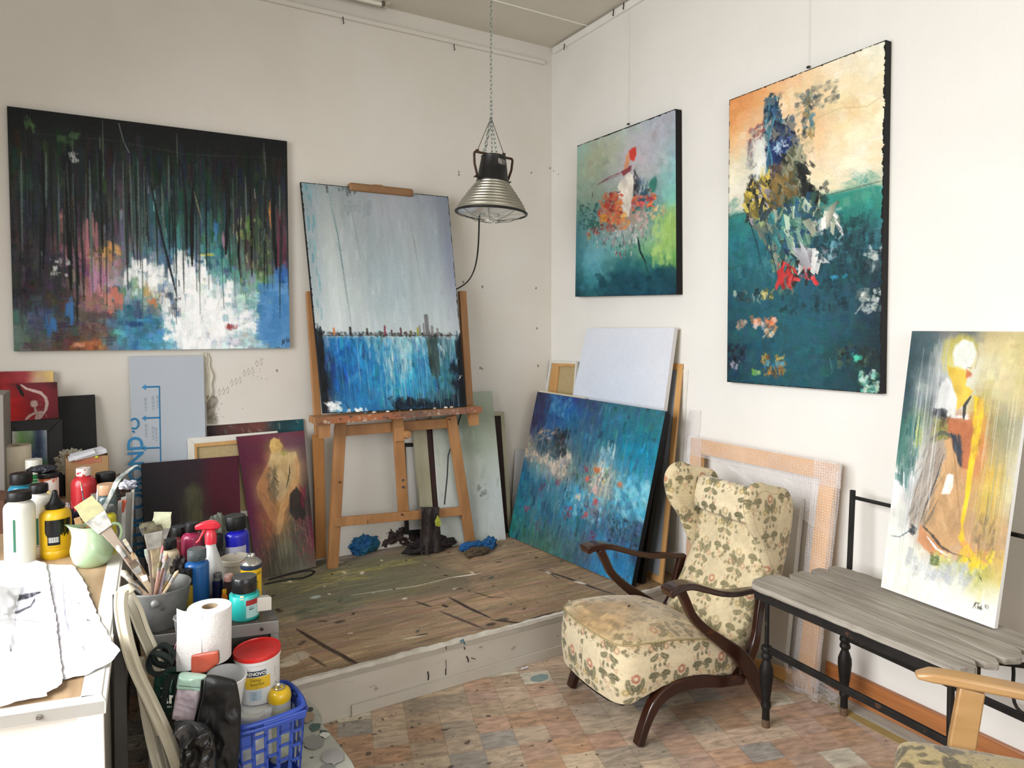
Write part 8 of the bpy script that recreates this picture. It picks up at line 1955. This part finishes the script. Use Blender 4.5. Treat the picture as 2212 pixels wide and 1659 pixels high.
# ---------------------------------------------------------------- low splattered table with basket, tubs and bags
LZ = .30
L0 = Vector((-2.40, -2.05, 0))
lt = thing('low_table', 'low table with a paint-splattered whitish cover, its rounded edge hanging out below the blue basket', 'table', L0)
m_spl = mat('splattered_cover', 'b3b3a6', '8f948a', rough=.45, scale=5, lo=.42, hi=.6, c3='3a4c4a', t3=.645, s3=17, bump=.3, bscale=16, coat=.2)
ol = [(-2.160, -1.66), (-2.135, -1.72), (-2.128, -1.80), (-2.138, -1.86), (-2.130, -1.95), (-2.122, -2.03), (-2.118, -2.12), (-2.14, -2.25), (-2.16, -2.38), (-2.25, -2.42), (-2.40, -2.42), (-2.50, -2.40), (-2.53, -2.2), (-2.53, -1.99), (-2.48, -1.95), (-2.27, -1.95), (-2.25, -1.70), (-2.2, -1.655)]
oc_, _ = closed_curve(ol, 160)
vs = [Vector((p[0], p[1], LZ+.002*noise.noise(Vector((p[0]*20, p[1]*20, 0)))))-L0 for p in oc_[:-1]]; n_ = len(vs)
vb = [v+Vector((0, 0, -.012-.012*abs(noise.noise(v*14)))) for v in vs]
G().add(vs+vb, [tuple(range(n_))]+[(i, n_+i, n_+(i+1) % n_, (i+1) % n_) for i in range(n_)]).build('cover', m_spl, lt)
G().bb(-.12, .22, -.34, .08, LZ-.05, LZ-.024).build('table_top', mat('old_stool_wood', '6a5a48', '5a4c3c', rough=.6, scale=6), lt)
for x, y in ((-.10, -.32), (.20, -.32), (-.10, .06), (.20, .06)): G().bb(x-.018, x+.018, y-.018, y+.018, 0, LZ-.05).build('leg', MATS['old_stool_wood'], lt)
# spilled paint blotches on the cover
for k, (x, y, r_, c) in enumerate(((-2.18, -1.72, .022, '3c6470'), (-2.175, -1.80, .026, '9a8468'), (-2.165, -1.87, .018, '3f5c54'), (-2.19, -1.95, .030, '8c8c84'), (-2.16, -2.05, .032, 'a09c98'), (-2.19, -2.10, .022, '7c7c78'), (-2.155, -1.76, .012, '1f2c34'), (-2.15, -1.93, .014, 'dcdcd4'))):
    pts = [(x+r_*math.cos(a)*(1+.4*noise.noise(Vector((math.cos(a)*2, math.sin(a)*2, k)))), y+r_*1.2*math.sin(a)*(1+.4*noise.noise(Vector((math.cos(a)*2, math.sin(a)*2, k+9)))), LZ+.0035) for a in np.linspace(0, 2*PI, 25)[:-1]]
    G().add([Vector(p)-L0 for p in pts], [tuple(range(24))]).build('paint_blotch', mat('blotch_'+c, c, rough=.3), lt)

# blue basket
BX0, BX1, BY0, BY1 = -2.440, -2.262, -2.110, -1.935
bc = Vector(((BX0+BX1)/2, (BY0+BY1)/2, LZ+.002))
bs = thing('plastic_basket', 'blue plastic basket with rectangular openings, full of white tubs', 'basket', bc, .10)
m_blue = mat('basket_blue', '2c4cac', '2846a0', rough=.4, scale=4, coat=.25)
hw_, hd_, bh = .092, .088, .205
def side(axis, sg):
    """tapered wall: local s along the wall, z up"""
    L1 = (hw_ if axis == 'x' else hd_); off = (hd_ if axis == 'x' else hw_)
    def P(s_, z, t=0):
        k = .86+.14*z/bh; s2_ = s_*k; o_ = sg*(off*k+t)
        return Vector((s2_, o_, z)) if axis == 'x' else Vector((o_, s2_, z))
    g = G()
    def bar(s0, z0, s1, z1):
        g.hexa([P(s0, z0), P(s1, z0), P(s1, z0, -.003), P(s0, z0, -.003), P(s0, z1), P(s1, z1), P(s1, z1, -.003), P(s0, z1, -.003)])
    ncol = 5 if axis == 'x' else 5; cw = 2*L1/ncol
    for i in range(ncol+1): bar(max(-L1, -L1+i*cw-.006), .0, min(L1, -L1+i*cw+.006), bh)
    for i in range(ncol):
        s0, s1 = -L1+i*cw, -L1+(i+1)*cw; oz = (0, .018, -.006, .012)[i % 4]
        bar(s0, 0, s1, .018); bar(s0, bh-.03, s1, bh)
        for z in (.052, .095, .138): bar(s0, z+oz, s1, z+oz+.009)
        if i % 3 == 0: bar(s0, bh-.06, s1, bh-.02)
    return g.build('side_wall', m_blue, bs)
side('x', 1); side('x', -1); side('y', 1); side('y', -1)
G().bb(-hw_*.86, hw_*.86, -hd_*.86, hd_*.86, 0, .004).build('bottom', m_blue, bs)
q = closed_curve([(hw_+.004, -hd_+.03), (hw_+.004, hd_-.03), (hw_-.03, hd_+.004), (-hw_+.03, hd_+.004), (-hw_-.004, hd_-.03), (-hw_-.004, -hd_+.03), (-hw_+.03, -hd_-.004), (hw_-.03, -hd_-.004)], 60)[0][:-1]
G().tube([Vector((x, y, bh)) for x, y in q], .0075, 8, True).build('rim', m_blue, bs, 60)
G().tube([Vector((x*1.07, y*1.08, bh-.012)) for x, y in q], .0045, 6, True).build('rim_flange', m_blue, bs, 60)
G().bar((-.03, -hd_-.012, bh-.012), (.09, -hd_-.012, bh-.012), .006, .022).build('handle_grip', m_blue, bs, None, .003)
m_tubw = mat('tub_white', 'dadad8', 'd2d2d0', rough=.35, scale=6, coat=.2)
def tub(name, label, x, y, z, r, h, lid=None, taper=.9, tilt=(0, 0), open_=True):
    t = thing(name, label, 'tub', (x, y, z), faceyaw(x, y)); t.rotation_euler = (tilt[0], tilt[1], faceyaw(x, y))
    G().lathe([(0, .002), (r*taper*.97, 0), (r*taper, .003), (r*.985, h*.86), (r*1.03, h*.87), (r*1.03, h*.995), (r*.97, h), (r*.95, h*.9), (r*taper*.93, .006), (0, .006)] if open_ else [(0, .002), (r*taper*.97, 0), (r*taper, .003), (r*.985, h*.86), (r*1.03, h*.87), (r*1.03, h*.97), (0, h*.97)], 44).build('body', m_tubw, t, 40)
    if lid: G().lathe([(r*1.02, h*.93), (r*1.045, h*.94), (r*1.045, h*1.0), (r*1.03, h*1.02), (r*.99, h*1.02), (r*.97, h*1.0), (0, h*.995)], 44).build('lid', lid, t, 40)
    return t
tub('plastic_tub', 'white tub in the basket that carries the red-lidded filler bucket', -2.352, -1.985, LZ+.05, .060, .155, None, .9, open_=False)
tub('plastic_tub', 'white tub with pale rounded lid at the front of the basket', -2.385, -2.02, LZ+.02, .042, .175, mat('milky_lid', 'cfcfca', 'c6c6c0', rough=.5), .95, open_=False)
rn = tub('filler_bucket', 'white filler bucket with red lid and yellow label, topmost in the basket', -2.352, -1.965, .507, .064, .140, plastic('signal_red', 'c8201c', 'bc1c1a', .35), .90, (.04, -.03), open_=False)
def lr(z): return .0576+(.063-.0576)*min(1, z/.12)
def rlabel(z0, z1, a0, a1, m, nm, b_=.0006):
    g = G(); cylpatch(g, lr(z0)+b_, FRONT+a0, FRONT+a1, z0, z1, 14, lr(z1)+b_); return g.build(nm, m, rn, 60)
rlabel(.012, .108, -.62, .55, mat('pale_label', 'd4d6d6', 'cdd0d0', rough=.5), 'label')
rlabel(.050, .086, -.62, .55, mat('label_yellow', 'dcb72c', 'd4b028', rough=.5), 'yellow_band', .0011)
rlabel(.088, .105, -.54, .36, mat('label_navy', '1c3244', rough=.5), 'name_plate', .0011)
textmesh('RENOVO', .0135, cylmap(lr(.097)+.0018, FRONT-.09, .0965), 'lettering', mat('white_ink', 'e8e6dc'), rn, .0004)
m_br = mat('label_brown', '7c6c24', rough=.6)
textmesh('Fertig-', .012, cylmap(lr(.075)+.0018, FRONT-.08, .0775), 'lettering', m_br, rn, .0001)
textmesh('Spachtel', .012, cylmap(lr(.065)+.0018, FRONT-.06, .0655), 'lettering', m_br, rn, .0001)
textmesh('fein', .005, cylmap(lr(.055)+.0018, FRONT-.08, .055), 'lettering', m_br, rn)
rlabel(.014, .044, -.42, .12, mat('label_lightblue', 'a8bcc8', 'b4c4cc', rough=.5), 'blue_field', .0011)
for k in range(4): textmesh('IIIIII IIII', .004, cylmap(lr(.03)+.0018, FRONT-.2, .038-.006*k), 'small_print', mat('label_navy', '1c3244'), rn)
textmesh('1 kg', .007, cylmap(lr(.05)+.0012, FRONT+.85, .050), 'lettering', mat('label_navy', '1c3244'), rn)
for k in range(5): textmesh('IIIIIIII', .004, cylmap(lr(.08)+.0012, FRONT+.85, .098-.007*k), 'small_print', mat('grey_ink', '8c9088'), rn)
sc_ = thing('spray_can', 'aerosol can with yellow collar standing in the right end of the basket', 'can', (-2.305, -2.015, LZ+.03), faceyaw(-2.305, -2.015)); sc_.rotation_euler = (.06, .0, faceyaw(-2.3, -2.01))
G().lathe([(0, 0), (.030, 0), (.031, .003), (.031, .175), (.028, .182)], 32).build('body', mat('silver_white_can', 'c4c4be', 'b8b8b2', rough=.3, metal=.3), sc_, 50)
G().lathe([(.029, .178), (.033, .181), (.0335, .192), (.030, .206), (.022, .213), (.016, .214)], 32).build('collar', m_ycan, sc_, 50)
G().lathe([(.0165, .212), (.0172, .217), (.015, .219), (.0125, .214), (.005, .213), (.0035, .218), (0, .218)], 28).build('valve_cup', mat('bright_tinplate', 'b4b2aa'), sc_, 50)
G().lathe([(.0305, .02), (.0318, .02), (.0318, .165), (.0305, .165)], 32).build('label', mat('pale_can_label', 'c8c8a0', 'b0b8b0', rough=.5, scale=6), sc_, 50)

# bags and oddments between basket and folded chair
def bag(name, label, outline, dist, th, m, cat='bag', seed=1, amp=.012, fr=14, parent=None, off=None, n=90, smooth=50, lean=0):
    """stuffed bag: outline as seen, standing at the given distance, with real thickness"""
    pl = np.array(outline+[outline[0]], float); sl = np.r_[0, np.cumsum(np.linalg.norm(np.diff(pl, axis=0), axis=1))]; tl = np.linspace(0, sl[-1], n)
    o = np.stack([np.interp(tl, sl, pl[:, 0]), np.interp(tl, sl, pl[:, 1])], -1)*.75+closed_curve(outline, n)[0]*.25; ctr = o[:-1].mean(0)
    ks = np.concatenate([np.linspace(0, .85, 16), [.90, .94, .97, .99, 1]]); R = []
    v0 = max(p[1] for p in outline)
    def pt(k, i, s_):
        u, v = ctr+(o[i]-ctr)*k; d = dist+lean*(v0-v)/200
        t = th*math.sqrt(max(0, 1-k**7))
        p = EYE+ray(u, v)*d; q = p*22
        t2 = t*(1+.5*noise.noise(p*fr+Vector((seed, 0, 0))))+amp*(1.3*noise.noise(p*fr*.7+Vector((0, seed, 0)))-1.6*abs(noise.noise(p*fr*1.3+Vector((0, 0, seed))))-.7*abs(noise.noise(p*fr*3+Vector((2, 0, seed)))))*(1-k**9)
        hd = Vector((FWD.x, FWD.y, 0)).normalized()
        return p-hd*(t2*s_)
    P = [[pt(k, i, 1) for i in range(n)] for k in ks]+[[pt(k, i, -1) for i in range(n)] for k in ks[::-1]]
    org = parent.location if parent else pt(.0, 0, 0)
    g = G(); g.grid([[p-org for p in r] for r in P]); ob = g.build(name, m, parent, smooth)
    if not parent: ob.location = org; tag(ob, label, cat)
    return ob
m_bfilm = mat('black_bin_film', '0f0f10', '1a1a1c', rough=.28, scale=8, coat=.5, bump=.5, bscale=30)
m_matbag = mat('black_woven_bag', '121212', '1b1a19', rough=.5, scale=10, coat=.15)
bag('black_bag', 'large folded black bag left of the blue basket', [(447, 1458), (470, 1460), (508, 1470), (514, 1490), (520, 1530), (518, 1600), (505, 1720), (440, 1730), (425, 1640), (436, 1560), (430, 1545), (440, 1500)], 1.84, .022, m_matbag, seed=2, amp=.012)
bag('film_bag', 'translucent dark plastic bag with white glints at the bottom beside the folded chair', [(378, 1558), (410, 1556), (440, 1566), (462, 1590), (460, 1660), (450, 1740), (390, 1740), (392, 1650), (396, 1600)], 1.80, .03, mat('smoky_film', '3c3e44', '24262a', rough=.15, scale=7, coat=.7, bump=.8, bscale=26), seed=7, amp=.022, fr=18)
bag('film_bag', 'shiny black bin bag lump in front of the translucent bag', [(402, 1620), (425, 1585), (452, 1575), (466, 1620), (462, 1740), (395, 1750), (393, 1680)], 1.77, .03, m_bfilm, seed=9, amp=.02, fr=16)
t = thing('carrier_bag', 'dark green carrier bag with white lettering, handle and orange-red panel', 'bag', EYE+ray(360, 1500)*2.0)
m_dg = mat('dark_green_film', '0e3a2e', '10332a', rough=.35, scale=6, coat=.3)
bag('bag_body', '', [(338, 1453), (360, 1450), (384, 1456), (384, 1500), (380, 1541), (362, 1541), (345, 1520), (334, 1480)], 1.90, .02, m_dg, seed=4, amp=.004, parent=t)
bag('bag_flap', '', [(378, 1440), (388, 1422), (412, 1414), (472, 1405), (474, 1430), (440, 1452), (400, 1452), (372, 1452), (345, 1456), (352, 1446)], 1.905, .012, m_dg, seed=5, amp=.004, parent=t)
bag('red_panel', '', [(414, 1416), (440, 1410), (472, 1406), (473, 1432), (445, 1452), (414, 1454)], 1.885, .006, mat('orange_red_film', 'b0503a', 'a84a38', rough=.4, scale=9), seed=6, amp=.002, parent=t)
def bagtext(u, v, d): 
    return lambda x, y: EYE+ray(u, v)*d + RGT*x + Vector((0, 0, 1))*y - t.location
textmesh('ar', .048, bagtext(363, 1508, 1.868), 'lettering', mat('white_ink', 'e8e6dc'), t, .001)
textmesh('IIIII I', .008, bagtext(366, 1527, 1.868), 'small_print', mat('white_ink', 'e8e6dc'), t)
textmesh('IIIIII IIII', .005, bagtext(352, 1487, 1.87), 'small_print', mat('white_ink', 'e8e6dc'), t)
textmesh('IIIII IIII IIIIII', .006, bagtext(395, 1443, 1.888), 'small_print', mat('white_ink', 'e8e6dc'), t)
q, _ = open_curve([tuple(EYE+ray(u, v)*1.868-t.location) for u, v in ((352, 1535), (356, 1500), (362, 1470), (375, 1456), (384, 1470), (380, 1510))], 22)
G().strip([Vector(p) for p in q], RGT, .016, .003).build('handle', mat('dark_webbing', '1c2422', rough=.8), t, 60)
t3 = thing('film_pouch', 'glossy translucent pouch, mint green at the top and pale pink below, beside the black bag', 'bag', EYE+ray(410, 1500)*1.97)
bag('pouch', '', [(388, 1474), (415, 1478), (440, 1480), (436, 1520), (426, 1560), (400, 1558), (374, 1550), (380, 1510)], 1.87, .022, mat('pale_pink_film', 'c8b6c2', 'd6ccd2', rough=.2, scale=8, coat=.5, bump=.5, bscale=30), seed=12, amp=.008, parent=t3)
bag('mint_band', '', [(388, 1455), (415, 1456), (446, 1460), (441, 1490), (414, 1486), (384, 1482)], 1.862, .018, mat('mint_film', 'a4c8b4', 'b0d0c0', rough=.2, scale=8, coat=.5), seed=13, amp=.006, parent=t3)
G().tube([EYE+ray(u, v)*1.84-t3.location for u, v in ((386, 1481), (414, 1484), (441, 1486))], .001, 4).build('seal_seam', MATS['dark_green_film'], t3)
G().tube([EYE+ray(u, v)*1.87-Vector((FWD.x, FWD.y, 0))*.03-t3.location for u, v in ((448, 1457), (445, 1490), (436, 1530), (431, 1555))], .004, 6).build('black_edge', m_bfilm, t3)
# black coiled strap
cs_ = thing('webbing_coil', 'coil of black strap hanging over the folded chair', 'strap', EYE+ray(347, 1425)*1.87)
for k, (rx, ry, tl, ph) in enumerate(((.034, .030, .2, 0), (.028, .034, .9, 1), (.036, .026, -.5, 2), (.024, .022, .4, 3))):
    q = [Vector((0, 0, 0))+RGT*(rx*math.cos(a+ph))+Vector((0, 0, 1))*(ry*math.sin(a+ph))+Vector((FWD.x, FWD.y, 0))*(.018*math.sin(a+tl)) for a in np.linspace(0, 2*PI, 26)[:-1]]
    G().strip(q+[q[0]], Vector((FWD.x, FWD.y, .3)), .014, .003).build('strap', mat('dark_webbing', '1c1c1c'), cs_, 60)
# pink rimmed dish behind, white open tub, black carton
pk = thing('pink_bowl', 'pink plastic bowl tilted behind the kitchen roll', 'bowl', EYE+ray(402, 1408)*2.03); pk.rotation_euler = (1.1, .3, .3); pk.scale = (.62, .62, .62)
G().lathe([(0, .0), (.04, .002), (.065, .02), (.078, .045), (.082, .046), (.080, .05), (.072, .043), (.06, .024), (.03, .008), (0, .007)], 36).build('body', mat('pink_plastic', 'c07c8c', 'b8b0b4', rough=.4, scale=5, lo=.5, hi=.7), pk, 50)
tub('plastic_tub', 'open white plastic tub tilted between kitchen roll and filler bucket', (EYE+ray(478, 1448)*1.93).x, (EYE+ray(478, 1448)*1.93).y, LZ+.19, .052, .135, None, .86, (.12, .1))
slab('black_carton', 'narrow black carton standing behind the kitchen roll, left of the filler bucket', EYE+ray(474, 1375)*2.02, EYE+ray(490, 1376)*2.04, EYE+ray(492, 1470)*2.04, EYE+ray(476, 1470)*2.02, .05, m_matbag, 'carton')
# folded white garden chair leaning on the table
m_gar = mat('aged_cream_plastic', 'd2cbb6', 'cac2aa', rough=.45, scale=5, coat=.15, c3='a49a80', t3=.72, s3=20)
FC = Vector(at(330, 1659, 'y', -2.02)); FC.z = 0
fc = thing('folding_chair', 'folded cream plastic garden chair leaning beside the work table', 'chair', FC)
def chan(pts, wd, th_, name, n=30, side=None):
    P3 = [EYE+ray(u, v)*d-FC for u, v, d in pts]; q, _ = open_curve([tuple(p) for p in P3], n)
    # channel section: wide strip with a raised bead along each edge
    sd = side or RGT
    o = G().strip([Vector(p) for p in q], sd, wd, th_).build(name, m_gar, fc, 40, .004, 3)
    nv = Vector((FWD.x, FWD.y, 0)).normalized()
    for s_ in (-1, 1):
        G().tube([Vector(p)+sd*(wd*.36*s_)-nv*(th_*.45) for p in q], th_*.28, 6).build('edge_bead', m_gar, o, 60)
    return o
chan([(264, 1276, 1.83), (262, 1310, 1.83), (272, 1370, 1.83), (292, 1440, 1.83), (330, 1520, 1.83), (362, 1590, 1.83), (388, 1659, 1.83), (430, 1790, 1.83)], .030, .018, 'front_rail')
chan([(270, 1275, 1.90), (290, 1310, 1.90), (308, 1360, 1.90), (330, 1410, 1.90), (350, 1470, 1.90)], .040, .012, 'seat_slat')
chan([(300, 1420, 1.90), (312, 1500, 1.90), (326, 1580, 1.90), (345, 1659, 1.90), (380, 1790, 1.90)], .026, .018, 'rear_leg')
chan([(318, 1540, 1.93), (340, 1600, 1.93), (356, 1659, 1.93), (385, 1790, 1.93)], .030, .018, 'rear_leg')
G().tube([EYE+ray(u, v)*1.865-FC for u, v in ((262, 1290), (266, 1275), (276, 1271), (284, 1280))], .014, 10).build('top_bow', m_gar, fc, 60)
G().tube([EYE+ray(298, 1470)*1.86-FC, EYE+ray(345, 1585)*1.86-FC], .010, 8).build('cross_tube', m_gar, fc, 60)
# white chip of paper on the floor by the platform
p = at(1133, 1444, 'z', .001)
o = G().add([(-.02, -.004, .001), (-.008, -.009, .004), (.006, -.008, .002), (.02, -.004, .004), (.022, .003, .006), (.006, .006, .002), (-.005, .008, .004), (-.018, .004, .002)], [tuple(range(8))]).build('paper_scrap', mat('white_paper', 'dcdce0')); o.location = p
tag(o, 'small white scrap on the tiled floor near the armchair front', 'paper')
p = at(1165, 1465, 'z', .0)
o = G().add([(p.x+.045*math.cos(a)*(1+.3*noise.noise(Vector((math.cos(a)*2, math.sin(a)*2, 4)))), p.y+.03*math.sin(a)*(1+.3*noise.noise(Vector((math.cos(a)*2, math.sin(a)*2, 8)))), .0008) for a in np.linspace(0, 2*PI, 25)[:-1]], [tuple(range(24))]).build('paint_stain', mat('pale_teal_stain', '7c9698', '8c9890', rough=.6, scale=20))
tag(o, 'faded light blue paint stain on the floor tiles by the chair foot', 'paint stain')
